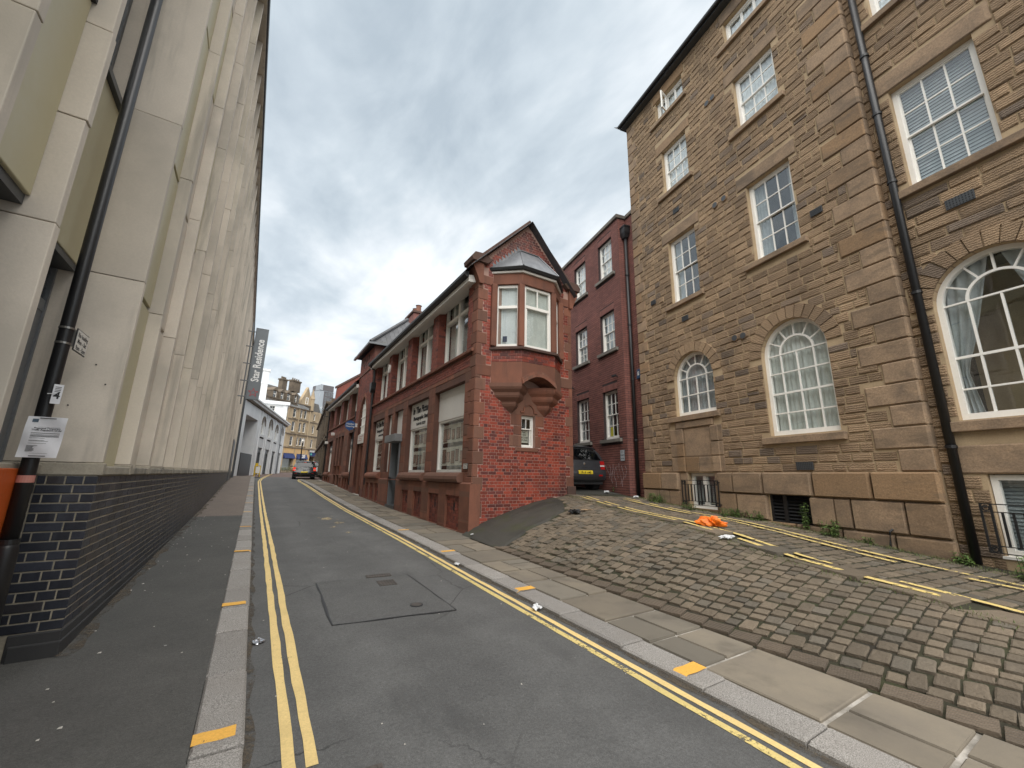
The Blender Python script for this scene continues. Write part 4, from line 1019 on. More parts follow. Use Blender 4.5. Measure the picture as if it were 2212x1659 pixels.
# brick band of the bay
bayslab('bay_band', -.01, -.01, 4.47, 4.80, m_mortar_pink)
def seg_T(p, q):
    dx, dy = q[0] - p[0], q[1] - p[1]; L = math.hypot(dx, dy); a = math.atan2(dy, dx); return TR(p[0], p[1], 0, a), L
for i in range(3):
    T_, L = seg_T(BP[i], BP[i + 1]); emit(rows(0, L, 4.475, 4.795, None, .0795, .226, .0092, 'english', .008, .004), RB, 'brick', m_redbrick, UN_BRICK, RW, T_)
bayslab('bay_sill', .10, .10, 4.80, 4.87, m_darkterra, bevel=.01); bayslab('bay_sill', .04, .0, 4.872, 4.91, m_darkterra)
bayslab('bay_head', .005, .005, 6.72, 7.04, m_terra, bevel=.008); bayslab('bay_cornice', .06, .08, 7.042, 7.10, m_whiteboard, bevel=.006); bayslab('bay_gutter', .13, .17, 7.105, 7.20, m_blackmatt, bevel=.01)
lr = MB(); E_ = off(BP, .15); R0, R1 = (1.33, .0), (1.98, .0)
lr.poly([(*E_[1], 7.2), (*E_[2], 7.2), (R1[0], 0, 8.05), (R0[0], 0, 8.05)]).poly([(*E_[0], 7.2), (*E_[1], 7.2), (R0[0], 0, 8.05)]).poly([(*E_[2], 7.2), (*E_[3], 7.2), (R1[0], 0, 8.05)])
obj('lead_roof', lr, m_lead, RB)
for p, q in (((*E_[1], 7.21), (R0[0], -.01, 8.06)), ((*E_[2], 7.21), (R1[0], -.01, 8.06)), ((R0[0], -.02, 8.06), (R1[0], -.02, 8.06))): obj('lead_roll', MB().tube([p, q], .02, 8), m_lead, RB)
fl = MB()
for i in range(9):
    t = i / 9; x = .42 + .9 * t; zz_ = 7.22 + .84 * t; fl.prism_y([(x, zz_), (x + .13, zz_ + .1), (x - .02, zz_ + .17)], -.018, -.012)
obj('lead_flashing', fl, m_lead, RB)
for (x, y) in ((.47, -.03), (1.10, -.475), (2.20, -.475), (2.78, -.03)):
    obj('bay_post', MB().box(x - .085, x + .085, y - .03 if y < -.1 else y - .06, y + .10, 4.91, 6.72), m_terra, RB, bevel=.02)
for i in range(3):
    T_, L = seg_T(BP[i], BP[i + 1]); mg = .10
    if i == 1:
        wn_ = obj('window', MB(T_).box(mg, mg + .06, .06, .13, 4.915, 6.71).box(L - mg - .06, L - mg, .06, .13, 4.915, 6.71).box(mg + .06, L - mg - .06, .06, .13, 4.915, 4.99).box(mg + .06, L - mg - .06, .06, .13, 6.64, 6.71).box(mg + .06, L - mg - .06, .05, .13, 6.06, 6.14).box(L / 2 - .015, L / 2 + .015, .065, .11, 6.14, 6.64).box(mg + .06, mg + .10, .07, .11, 4.99, 6.06).box(L - mg - .10, L - mg - .06, .07, .11, 4.99, 6.06), m_white, RB)
        for c in ((mg + .1, L - mg - .1, 4.99, 6.06), (mg + .06, L / 2 - .015, 6.14, 6.64), (L / 2 + .015, L - mg - .06, 6.14, 6.64)): panebox(wn_, T_, *c, .09, m_glass)
        drape(wn_, T_, mg, L - mg, 4.92, 6.7, .16, m_curtain, folds=4, amp=.006); room(wn_, T_, mg + .05, L - mg - .05, 4.92, 6.7, .3, .1)
    else:
        wn_ = obj('window', MB(T_).box(mg, mg + .05, .06, .13, 4.915, 6.71).box(L - mg - .05, L - mg, .06, .13, 4.915, 6.71).box(mg + .05, L - mg - .05, .06, .13, 4.915, 4.99).box(mg + .05, L - mg - .05, .06, .13, 6.64, 6.71).box(mg + .05, L - mg - .05, .05, .13, 6.02, 6.10), m_white, RB)
        for c in ((mg + .05, L - mg - .05, 4.99, 6.02), (mg + .05, L - mg - .05, 6.10, 6.64)): panebox(wn_, T_, *c, .09, m_glass)
        mbv = MB(T_)
        for q in range(8): xx = mg + .06 + q * (L - 2 * mg - .1) / 8; mbv.poly([(xx, .15, 4.95), (xx + .07, .18, 4.95), (xx + .07, .18, 6.7), (xx, .15, 6.7)])
        obj('blind', mbv, m_curtwhite, wn_); room(wn_, T_, mg + .04, L - mg - .04, 4.92, 6.7, .2, .12)
        if i == 0: obj('sticker', MB(T_).box(.28, .40, .084, .086, 5.06, 5.22), plain('dark_blue_sticker', (.02, .03, .06), .5), wn_)
# --- street front
SH = [Hole(-2.85, -.62, 1.58, 4.03, rec=.22), Hole(-5.64, -3.42, 1.58, 4.03, rec=.22), Hole(-7.34, -6.20, .1, 4.0, rec=.34), Hole(-8.43, -7.72, 1.6, 3.97, rec=.24), Hole(-11.06, -8.98, 1.6, 3.96, rec=.22)]
FH = [Hole(-17.3, -15.3, 1.6, 3.92, rec=.25), Hole(-19.9, -18.95, .6, 3.93, rec=.25), Hole(-21.05, -20.2, .7, 3.95, rec=.3), Hole(-22.2, -21.4, 1.5, 3.95, rec=.25), Hole(-25.6, -23.5, 1.6, 3.88, rec=.25)]
WH = [Hole(-2.85, -.61, 4.83, 6.98, rec=.30), Hole(-5.60, -3.38, 4.83, 6.98, rec=.30), Hole(-8.37, -6.16, 4.83, 6.98, rec=.30), Hole(-11.1, -8.90, 4.83, 6.98, rec=.30)]
WF = [Hole(-17.35, -15.45, 4.83, 6.7, rec=.33), Hole(-20.25, -18.35, 4.83, 6.7, rec=.33), Hole(-23.15, -21.25, 4.83, 6.7, rec=.33), Hole(-26.0, -24.2, 4.83, 6.7, rec=.33)]
m_joint = surf('sandstone_joint', (.13, .062, .044), (.10, .05, .038), .95, 3, 50, .1)
A0 = Hole(-13.95, -12.2, .4, 5.55, 'pointed', spring=4.25, rec=.45)
mb = MB(TS); wall_mesh(mb, -11.6, -.012, -.3, 7.02, SH + WH, 0.0); obj('street_wall', mb, m_joint, RB)
mb = MB(TS); wall_mesh(mb, -26.45, -14.95, 0, 6.75, FH + WF, 0.0); obj('street_wall', mb, m_joint, RB)
mb = MB(TS); wall_mesh(mb, -14.95, -11.6, 0, 8.02, [A0], -.12); mb.poly([(-11.6, -.12, 0), (-11.6, .3, 0), (-11.6, .3, 8.02), (-11.6, -.12, 8.02)]).poly([(-14.95, -.12, 0), (-14.95, .3, 0), (-14.95, .3, 8.02), (-14.95, -.12, 8.02)]); obj('entrance_bay_wall', mb, m_mortar_red, RB)
def hb(holes, extra=()):
    def f(za, zb):
        o = []
        for h in holes: o += h.span(za, zb)
        for (a, b, c, d) in extra:
            if zb > c and za < d: o.append((a, b))
        return o
    return f
# ashlar piers and lintels
ast = stone_rows(-11.6, -.26, 1.32, 4.36, hb(SH), [.30, .33, .27], (.45, .9), .008, .010, 0.0); ast += stone_rows(-26.45, -14.95, 1.32, 4.36, hb(FH), [.30, .33], (.45, .9), .008, .010, 0.0)
emit(ast, RB, 'ashlar_block', m_terra, UN_BLOCK, RW, TS, limit=160, rest='ashlar_blocks')
br = rows(-11.6, -.30, 4.37, 4.72, None, .0775, .226, .007, 'english', .010) + rows(-11.6, -.30, 4.83, 7.0, hb(WH), .0775, .226, .007, 'english', .010)
br += rows(-26.45, -14.95, 4.37, 4.72, None, .0775, .226, .007, 'english', .010) + rows(-26.45, -14.95, 4.83, 6.74, hb(WF), .0775, .226, .007, 'english', .010)
bd_ = rows(-14.95, -11.6, 4.0, 8.0, hb([Hole(-14.1, -12.05, .4, 5.75, 'pointed', spring=4.25)]), .0775, .226, .007, 'english', .010, -.12)
emit(br + bd_, RB, 'brick', m_redbrick2, UN_BRICK, RW, TS, limit=240, rest='bricks')
emit(stone_rows(-14.95, -11.6, .8, 4.0, hb([A0]), [.3], (.4, .8), .005, .008, -.12), RB, 'ashlar_block', m_terra, UN_BLOCK, RW, TS, limit=40, rest='ashlar_blocks')
# reveals of the deep first-floor windows in brick
for h in WH:
    Tr = TS @ np.array([[0, -1, 0, h.x0], [1, 0, 0, 0], [0, 0, 1, 0], [0, 0, 0, 1.0]])
    emit(rows(0, .25, 4.83, 6.98, None, .0775, .226, .007, 'english', .008), RB, 'brick', m_redbrick2, UN_BRICK, RW, Tr, limit=20, rest='bricks')
# plinth: ledge, recessed brick panels with vents, bull-nosed sills
PP = [(-1.40, -.51), (-2.72, -1.90), (-4.12, -3.32), (-5.41, -4.64)]; PF = [(-9.4, -8.7), (-10.2, -9.6), (-11.1, -10.5)]
PG = [(-15.9, -15.3), (-16.7, -16.1), (-17.5, -16.9), (-18.7, -18.0), (-23.4, -22.6), (-24.4, -23.7), (-25.4, -24.7)]
PH = [Hole(a, b, rgz(b) + .02, .99, rec=.09) for a, b in PP] + [Hole(a, b, rgz(b) + .05, 1.12, rec=.09) for a, b in PF]; PH2 = [Hole(a, b, rgz(b) + .05, 1.25, rec=.09) for a, b in PG]
DH = [Hole(-7.34, -6.20, -.2, 1.4, rec=.1)]
mb = MB(TS); wall_mesh(mb, -11.6, .09, -.3, 1.30, PH + DH, -.09); mb.poly([(.09, -.09, -.3), (.09, .2, -.3), (.09, .2, 1.3), (.09, -.09, 1.3)]).poly([(-11.6, -.09, 1.3), (.09, -.09, 1.3), (.09, .0, 1.34), (-11.6, .0, 1.34)])
obj('plinth', mb, m_terra, RB)
mb = MB(TS); wall_mesh(mb, -26.45, -14.95, 0, 1.42, PH2 + [Hole(-19.9, -18.95, 0, 2), Hole(-21.05, -20.2, 0, 2)], -.09); mb.poly([(-26.45, -.09, 1.42), (-14.95, -.09, 1.42), (-14.95, 0, 1.46), (-26.45, 0, 1.46)]); obj('plinth', mb, m_terra, RB)
for k, h in enumerate(PH + PH2):
    bx('vent_panel', m_mortar_red, RB, TS, h.x0 - .01, h.x1 + .01, -.012, -.004, h.z0 - .3, h.z1 + .01)
    xm = (h.x0 + h.x1) / 2
    emit(rows(h.x0, h.x1, h.z0, h.z1, hb([], [(xm - .045, xm + .045, .6, .82)]), .0775, .226, .009, 'english', .012, -.012), RB, 'brick', m_redbrick2, UN_BRICK, RW, TS, limit=40 if k < 4 else 0, rest='bricks')
    bx('air_vent', m_dark, RB, TS, xm - .04, xm + .04, -.02, -.012, .61, .81)
for h in SH[:2] + SH[4:5] + FH[:1] + FH[4:5]:
    pts = [(-.16, 1.32), (-.19, 1.40), (-.18, 1.48), (-.13, 1.545), (-.05, 1.58), (.2, 1.58), (.2, 1.32)]
    obj('sill', MB(TS).prism_x(pts, h.x0 - .12, h.x1 + .12), m_terra, RB, bevel=.01, recalc=True)
for a, b in ((-11.58, -.12), (-26.45, -14.96)): obj('string_sill', MB(TS).prism_x([(-.09, 4.73), (-.10, 4.79), (-.06, 4.825), (.03, 4.825), (.03, 4.73)], a, b), m_terra, RB, recalc=True)
# shop windows
def casement(h, y=.245, top=None, zt_=6.30):
    x0, x1, z0, z1 = h.x0 + .01, h.x1 - .01, h.z0 + .01, h.z1 - .01; m_ = (x0 + x1) / 2; f = .09
    mb = MB(TS).box(x0, x0 + f, y, y + .1, z0, z1).box(x1 - f, x1, y, y + .1, z0, z1).box(m_ - .07, m_ + .07, y - .03, y + .1, z0, z1).box(x0 + f, m_ - .07, y, y + .1, z0, z0 + .12).box(m_ + .07, x1 - f, y, y + .1, z0, z0 + .12).box(x0 + f, m_ - .07, y, y + .1, z1 - .06, z1).box(m_ + .07, x1 - f, y, y + .1, z1 - .06, z1)
    mb.box(x0 + f, m_ - .07, y - .02, y + .1, zt_, zt_ + .09).box(m_ + .07, x1 - f, y - .02, y + .1, zt_, zt_ + .09); c = (x0 + f + m_ - .07) / 2; mb.box(c - .015, c + .015, y + .03, y + .07, zt_ + .09, z1 - .06)
    w_ = obj('window', mb, m_white, RB)
    for q in ((x0 + f, m_ - .07, z0 + .12, zt_), (x0 + f, c - .015, zt_ + .09, z1 - .06), (c + .015, m_ - .07, zt_ + .09, z1 - .06), (m_ + .07, x1 - f, z0 + .12, zt_), (m_ + .07, x1 - f, zt_ + .09, z1 - .06)): panebox(w_, TS, *q, y + .05, m_glass)
    drape(w_, TS, x0 + .05, m_ - .2, z0, z1, y + .16, m_curtain, folds=5); room(w_, TS, x0, x1, z0, z1, y + .08, .8)
for h in WH: casement(h)
for h in WF: casement(h, zt_=6.1)
m_photo = surf('sepia_print', (.50, .32, .25), (.28, .19, .15), .6, 6, 20, .2, piece=.4, bump=0); m_cream = surf('cream_display_card', (.82, .78, .68), (.76, .72, .62), .8, 2, 30, .05, bump=.05)
def shop(h, y=.18, board=None, pics=True, zb=3.12):
    x0, x1, z0, z1 = h.x0 + .005, h.x1 - .005, h.z0 + .002, h.z1 - .002
    w_ = obj('shop_window', MB(TS).box(x0, x0 + .07, y, y + .12, z0, zb).box(x1 - .05, x1, y, y + .12, z0, zb).box(x0 + .07, x1 - .05, y, y + .12, z0, z0 + .08).box(x0 + .07, x1 - .05, y, y + .12, zb - .05, zb), m_white, RB)
    panebox(w_, TS, x0 + .07, x1 - .05, z0 + .08, zb - .05, y + .07, m_glass2)
    if board: obj('sign_board', MB(TS).box(x0, x1, y - .02, y + .05, zb + .004, z1), board, w_)
    room(w_, TS, x0, x1, z0, zb, y + .1, .9)
    if pics:
        H_ = zb - z0 - .2
        for r_ in (0, 1):
            za = z0 + .2 + r_ * H_ * .5; hh = H_ * .40
            b_ = obj('display_card', MB(TS).box(x0 + .12, x1 - .10, y + .115, y + .125, za, za + hh), m_cream, w_)
            n = 6; drape(w_, TS, x0 + .07, x1 - .05, z0 + .1, zb - .06, y + .30, m_curtwhite, folds=7) if r_ == 0 else None; st_ = (x1 - x0 - .3) / n
            for k in range(n):
                xa = x0 + .17 + k * st_; pw = st_ * U(.6, .85); ph = hh * U(.5, .78); zc = za + hh * .5 + U(-.04, .04)
                obj('photo_frame', MB(TS).box(xa, xa + pw, y + .105, y + .113, zc - ph / 2, zc + ph / 2), m_ink, w_); obj('photo', MB(TS).box(xa + .015, xa + pw - .015, y + .101, y + .1045, zc - ph / 2 + .015, zc + ph / 2 - .015), m_photo, w_)
    return w_
s1 = shop(SH[0], board=m_whiteboard); s2 = shop(SH[1], board=m_whiteboard); s3 = shop(SH[4], board=m_whiteboard, zb=3.08)
for s_, h, k in ((s2, SH[1], 1), (s3, SH[4], .93)):
    c = (h.x0 + h.x1) / 2
    text('lettering', 'In The Picture', .34 * k, s_, TS, c, 3.66, .154, m_ink, 'CENTER', .008, .006, shear=.12, sx=.92); text('lettering', 'Photographic Studio', .20 * k, s_, TS, c, 3.42, .154, m_ink, 'CENTER', .004, .005, shear=.1)
    text('lettering', 'Tel 01142 722229', .13 * k, s_, TS, c, 3.22, .154, m_ink, 'CENTER', .001, .004)
# doorway with canopy, blank panels
zd = rgz(-6.8)
dr = obj('shop_door', MB(TS).box(-7.30, -6.24, .32, .37, zd + .12, 2.70), plain('near_black_door', (.012, .012, .014), .35), RB); obj('handle', MB(TS).tube([(-6.4, .30, zd + .9), (-6.4, .30, zd + 1.3)], .015, 8), m_steel, dr)
bx('door_frame', m_grey, RB, TS, -6.262, -6.20, -.05, .3, zd, 2.72); bx('door_frame', m_grey, RB, TS, -7.34, -7.28, -.05, .3, zd, 2.72); bx('door_step', m_darkgrey, RB, TS, -7.34, -6.2, -.12, .34, zd - .2, zd + .11)
bx('canopy', surf('grey_canopy', (.21, .215, .22), None, .5), RB, TS, -7.46, -6.06, -.30, .2, 2.72, 3.0, bevel=.01)
bx('blank_panel', m_whiteboard, RB, TS, -7.335, -6.205, .14, .2, 3.0, 3.995); w_ = bx('blank_panel', m_whiteboard, RB, TS, -8.425, -7.725, .12, .18, 3.05, 3.965)
sw = obj('side_light', MB(TS).box(-8.425, -8.36, .14, .22, 1.605, 3.045).box(-7.79, -7.725, .14, .22, 1.605, 3.045), m_white, RB); panebox(sw, TS, -8.36, -7.79, 1.61, 3.045, .18, m_glass2); room(sw, TS, -8.42, -7.73, 1.61, 3.045, .2, .5)
# loading plate beside the corner, alarm box
npl = bx('loading_plate', m_ink, RB, TS, -.46, -.21, -.035, -.009, 1.66, 1.80); obj('face', MB(TS).box(-.452, -.218, -.038, -.0351, 1.668, 1.792), m_whiteboard, npl)
for i, s in enumerate(('No loading', 'Mon - Sat', '9am - 5pm')): text('lettering', s, .042, npl, TS, -.335, 1.757 - i * .037, -.0385, m_ink, 'CENTER', .0008, .0003)
obj('alarm_box', MB(TS).loft([[(-8.64 + .12 * math.cos(a), y_, 6.1 + .2 * math.sin(a)) for a in [k * .524 for k in range(12)]] for y_ in (-.001, -.07, -.09)]), m_whiteboard, RB, bevel=.02, recalc=True)
# entrance bay with pointed arch
ar = MB(TS); N = 18; X = [A0.x0 + (A0.x1 - A0.x0) * (1 - math.cos(math.pi * i / N)) / 2 for i in range(N + 1)]
for i in range(N):
    def op(x): c = A0.c; return (c + (x - c) * 1.17, A0.top(x) + .16)
    p, q = (X[i], A0.top(X[i])), (X[i + 1], A0.top(X[i + 1])); ar.prism_y([p, q, op(X[i + 1]), op(X[i])], -.15, .0)
ar.box(A0.x0 - .15, A0.x0, -.15, 0, .9, 4.25).box(A0.x1, A0.x1 + .15, -.15, 0, .9, 4.25)
obj('arch_surround', ar, m_terra, RB)
aw = MB(TS)
for x in (-13.6, -13.25, -12.9, -12.55): aw.box(x - .03, x + .03, -.04, .03, 3.55, A0.top(x) + .02)
for z in (3.57, 4.0, 4.45, 4.9): aw.box(A0.c - A0.r * (1 if z < 4.3 else .93 if z < 4.6 else .72), A0.c + A0.r * (1 if z < 4.3 else .93 if z < 4.6 else .72), -.035, .02, z - .025, z + .025)
awo = obj('arched_window', aw, m_white, RB); panebox(awo, TS, -13.95, -12.2, 3.55, 5.6, .03, m_glass); room(awo, TS, -13.97, -12.18, 3.5, 5.7, .2, .6); drape(awo, TS, -13.95, -12.2, 3.55, 5.6, .12, m_curtain, folds=8)
sb = bx('fascia_sign', m_whiteboard, RB, TS, -13.94, -12.21, -.10, -.02, 3.06, 3.53)
mb = MB(TS)
for i, (a, b) in enumerate(((-13.7, -12.6), (-13.6, -12.9), (-13.7, -12.8))): mb.box(a, b, -.106, -.101, 3.40 - i * .1, 3.43 - i * .1)
obj('print', mb, plain('faint_red_print', (.4, .2, .18), .7), sb)
bx('entrance_door', plain('dark_brown_door', (.02, .014, .012), .5), RB, TS, -13.5, -12.3, .12, .18, .5, 2.95); bx('door_side', m_terra, RB, TS, -13.94, -13.5, .0, .2, .4, 3.05); bx('door_head', m_terra, RB, TS, -13.5, -12.21, .02, .2, 2.95, 3.055)
for x in (-13.9, -13.35, -12.8): bx('slot_window', m_dark, RB, TS, x - .12, x + .12, -.13, -.121, 7.15, 7.85)
bx('string_course', m_terra, RB, TS, -15.0, -11.55, -.17, -.121, 6.86, 6.95, bevel=.01)
# eaves, gutters, downpipe, roofs
def eaves(a, b, z, **k):
    obj('soffit', MB(TS).prism_x([(.2, z - .16), (-.18, z - .25), (-.26, z - .24), (-.26, z - .06), (.2, z + .04)], a, b), m_whiteboard, RB, recalc=True)
    obj('gutter', MB(TS).prism_x([(-.261, z - .12), (-.34, z - .11), (-.39, z - .05), (-.39, z + .03), (-.261, z + .06)], a - .02, b), m_blackmatt, RB, recalc=True)
eaves(-11.58, -.10, 6.92); eaves(-26.5, -14.97, 6.60)
def roof(name, a, b, y0, z0, y1, z1, mat, pitch=.22, wdt=.28, a2=None, b2=None):
    base = MB(TS); a2 = a if a2 is None else a2; b2 = b if b2 is None else b2
    base.poly([(a, y0, z0), (b, y0, z0), (b2, y1, z1), (a2, y1, z1)]); o = obj(name, base, m_slate if mat is m_slate else m_mortar_red, RB)
    L = math.hypot(y1 - y0, z1 - z0); n = int(L / pitch); P = []; ang = math.atan2(z1 - z0, y1 - y0)
    for k in range(n):
        t = (k + .5) / n; aa, bb = a + (a2 - a) * t, b + (b2 - b) * t; x = aa + (k % 2) * wdt / 2
        while x < bb - (.05 if a2 == a else .3):
            w_ = min(wdt, bb - x); M = np.eye(4); M[:3, 0] = (w_ - .006, 0, 0); M[:3, 2] = (0, math.cos(ang) * pitch * 1.05, math.sin(ang) * pitch * 1.05); M[:3, 1] = np.array((0, math.sin(ang), -math.cos(ang))) * .016
            M[:3, 3] = (x + w_ / 2, y0 + (y1 - y0) * t, z0 + (z1 - z0) * t); P.append(M); x += wdt
    emit(P, RB, 'slate' if mat is m_slate else 'roof_tile', mat, UN_BRICK, RW, TS, limit=40, rest='slates' if mat is m_slate else 'roof_tiles')
roof('roof_slope', -11.5, .25, -.36, 6.97, 1.61, 9.0, m_slate)
roof('roof_slope', -26.5, -14.97, -.36, 6.66, 1.5, 8.5, m_tile)
obj('roof_back', MB(TS).poly([(-26.5, 1.6, 9.0), (.25, 1.61, 9.0), (.25, 3.3, 7.0), (-26.5, 3.3, 7.0)]), m_slate, RB)
bx('core', m_mortar_red, RB, None, 1.25, 3.19, 1.2, 26.4, -.3, 7.05)  # solid unseen box inside the shell, added to block light
obj('side_wall', MB().box(3.0, 3.21, .02, 26.4, -.3, 7.05), m_redbrick2, RB)
# hipped roof of the entrance bay and chimney
he = MB(TS).poly([(-15.15, -.42, 8.05), (-11.4, -.42, 8.05), (-12.2, 1.6, 9.95), (-14.3, 1.6, 9.95)]).poly([(-11.4, -.42, 8.05), (-11.4, 3.2, 8.05), (-12.2, 1.6, 9.95)]).poly([(-15.15, -.42, 8.05), (-14.3, 1.6, 9.95), (-15.15, 3.2, 8.05)]); obj('hip_roof', he, m_slate, RB)
roof('roof_slope', -15.15, -11.4, -.44, 8.07, 1.6, 9.98, m_slate, a2=-14.3, b2=-12.2)
Th = TS @ np.array([[0, -1, 0, -11.38], [1, 0, 0, 0], [0, 0, 1, 0], [0, 0, 0, 1.0]])
P = []
for k in range(9):
    t = k / 9; x = -.4 + t * 2
    while x < 2.9 - t * 1.6:
        M = np.eye(4); M[:3, 0] = (0, .27, 0); M[:3, 1] = (-.9 * .016, 0, -.4 * .016); M[:3, 2] = (-.085 * 1.05, 0, .212 * 1.05); M[:3, 3] = (-11.4 - .8 * (t + .05), x + .14, 8.07 + 1.9 * (t + .05)); P.append(M); x += .28
emit(P, RB, 'slate', m_slate, UN_BRICK, RW, TS, limit=40, rest='slates')
for p, q in (((-11.38, -.43, 8.10), (-12.2, 1.6, 10.0)), ((-15.17, -.43, 8.10), (-14.3, 1.6, 10.0)), ((-12.2, 1.6, 10.0), (-14.3, 1.6, 10.0))): obj('hip_tile', MB(TS).tube([p, q], .10, 8), m_slate, RB)
obj('eave_gutter', MB(TS).box(-15.25, -11.3, -.52, -.40, 7.98, 8.08).box(-11.36, -11.27, -.40, 3.0, 7.98, 8.08), m_grey, RB)
bx('tower_side', m_redbrick2, RB, TS, -14.9, -11.62, .0, 3.1, 6.9, 8.0)
ch = bx('chimney', m_wallbrick, RB, TS, -14.6, -13.1, 2.2, 3.0, 7, 10.9); obj('chimney_cap', MB(TS).box(-14.68, -13.02, 2.12, 3.08, 10.9, 11.05), m_darkterra, ch, bevel=.02)
for x in (-14.1, -13.5): obj('chimney_pot', MB(TS).tube([(x, 2.6, 11.05), (x, 2.6, 11.15), (x, 2.6, 11.5), (x, 2.6, 11.55)], [.19, .16, .15, .19], 12), m_terra, ch)
obj('flue', MB(TS).tube([(-15.8, 1.2, 8.0), (-15.8, 1.2, 10.0)], .07, 8), m_blackmatt, RB)
dp = obj('downpipe', MB(TS).tube([(-11.3, -.32, 6.78), (-11.33, -.2, 6.68), (-11.35, -.09, 6.6), (-11.35, -.09, 1.0)], .05, 10), m_black, RB); obj('hopper', MB(TS).prism_y([(-11.55, 5.95), (-11.15, 5.95), (-11.2, 5.6), (-11.3, 5.45), (-11.4, 5.45), (-11.5, 5.6)], -.24, -.01), m_black, dp, recalc=True)
obj('downpipe', MB(TS).tube([(-26.2, -.45, 6.5), (-26.25, -.1, 6.3), (-26.25, -.1, 1.0)], .05, 10), m_black, RB); obj('downpipe', MB(TS).tube([(-15.15, -.1, 5.0), (-15.15, -.1, .9)], .05, 10), m_black, RB)
# farther shopfronts
for h, tx in ((FH[0], 'Dobson'), (FH[4], 'Dobson')):
    w_ = shop(h, pics=False, board=None, zb=3.1); drape(w_, TS, h.x0, h.x1, 1.6, 3.1, .5, m_curtwhite, folds=12)
    obj('sign_board', MB(TS).box(h.x0, h.x1, .15, .2, 3.1, 3.55), m_grey, w_); obj('transom_light', MB(TS).box(h.x0, h.x1, .17, .2, 3.55, h.z1), m_dark, w_)
    text('lettering', 'Hidden Hearing', .26, w_, TS, (h.x0 + h.x1) / 2, 3.22, .147, m_whiteboard, 'CENTER', .004, .004)
for h in FH[1:4]:
    bx('recess_door', plain('brown_door', (.03, .018, .014), .5), RB, TS, h.x0, h.x1, .2, .25, h.z0, 3.0); bx('recess_panel', m_darkterra, RB, TS, h.x0, h.x1, .18, .24, 3.0, 3.4); bx('recess_light', m_dark, RB, TS, h.x0, h.x1, .2, .23, 3.4, h.z1)
bs = obj('hanging_sign', MB(TS).tube([(-14.3, -.5, 4.08), (-14.24, -.5, 4.08)], .26, 24), plain('blue_sign', (.012, .06, .20), .4), RB)
# tail and lettering of the round sign
Tn = TS @ TR(-14.235, -.5, 4.08, math.pi / 2)
obj('tail', MB(TS).prism_x([(-.56, 3.86), (-.44, 3.86), (-.53, 3.76)], -14.295, -14.245), plain('blue_sign_tail', (.012, .06, .20), .4), bs)
for i, s in enumerate(('Hidden', 'Hearing')): text('lettering', s, .14, bs, Tn, 0, .03 - i * .13, -.006, m_whiteboard, 'CENTER', .001, .002)
obj('bracket', MB(TS).box(-14.3, -14.25, -.26, -.1, 4.0, 4.2), m_whiteboard, bs)
obj('end_gable', MB().prism_y([(.16, 6.6), (3.3, 6.6), (3.3, 10.55), (2.6, 10.2), (.26, 8.43), (.22, 7.5)], 26.48, 26.75), m_redbrick2, RB, recalc=True); obj('verge', MB().prism_y([(.18, 8.40), (2.6, 10.22), (3.3, 10.6), (3.3, 10.75), (2.55, 10.38), (.12, 8.54)], 26.40, 26.80), m_darkterra, RB, recalc=True)
lt = obj('wall_lantern', MB(TS).tube([(-26.0, -.1, 5.9), (-26.0, -.5, 5.95), (-26.0, -.75, 6.1)], .025, 8), m_blackmatt, RB)
obj('lantern_glass', MB(TS).loft([[(-26 + r * math.cos(a), -.75 + r * math.sin(a), z) for a in [k * math.pi / 3 for k in range(6)]] for r, z in ((.10, 6.1), (.20, 6.5), (.22, 6.52), (.05, 6.72))]), m_glass2, lt)
for u_, z_ in ((-25.9, 3.75), (-23.0, 4.2)): bx('floodlight', m_whiteboard, RB, TS, u_ - .12, u_ + .12, -.25, -.01, z_, z_ + .2, bevel=.03)

# ------------------------------------------------------------------ dull red brick block up the lane
BA = math.radians(78.5 - 180); bp = S0 - SNN * .10
BB = empty('brick_block', (bp[0], bp[1], 0), BA, 'three storey dull red brick block with white sash windows up the lane', 'building')
BW = TR(bp[0], bp[1], 0, BA)
bh = []
for (a, b) in ((-1.78, -.92), (-3.58, -2.71), (-5.4, -4.55)):
    for (c, d) in ((8.52, 9.94), (5.76, 7.17), (2.74, 4.36)): bh.append(Hole(a, b, c, d, rec=.13))
mb = MB(); wall_mesh(mb, -10, -.513, .3, 10.42, bh, -.33); mb.poly([(-.513, -.33, .3), (-.513, .0, .3), (-.513, 0, 10.42), (-.513, -.33, 10.42)]).poly([(-.513, 0, .3), (.1, 0, .3), (.1, 0, 10.42), (-.513, 0, 10.42)])
obj('wall', mb, m_mortar_dark, BB)
P = rows(-10, -.513, .75, 10.4, hb(bh, [(h.x0, h.x1, h.z1, h.z1 + .225) for h in bh] + [(h.x0 - .17, h.x1 + .17, h.z0 - .12, h.z0) for h in bh]), .075, .225, .013, 'stretcher', .007, -.33)
P += rows(-.513, .05, .75, 10.4, None, .075, .225, .013, 'stretcher', .007, 0.0)
emit(P, BB, 'brick', m_wallbrick, UN_BRICK, BW, limit=300, rest='bricks')
Tr_ = np.array([[0, -1, 0, -.513], [1, 0, 0, 0], [0, 0, 1, 0], [0, 0, 0, 1.0]])
emit(rows(-.33, 0, .75, 10.4, None, .075, .225, .011, 'stretcher', .006, 0), BB, 'brick', m_wallbrick, UN_BRICK, BW, Tr_, limit=40, rest='bricks')
SO = []
for h in bh:
    n = 11; w_ = (h.x1 - h.x0) / n
    for i in range(n): SO.append(pm(h.x0 + (i + .5) * w_, h.z1 + .1125, w_ - .011, .21, -.33, .010))
emit(SO, BB, 'soldier_brick', m_wallbrick, UN_BRICK, BW)
m_psill = surf('grey_sill', (.20, .185, .16), (.14, .13, .115), .9, 3, 40, .15)
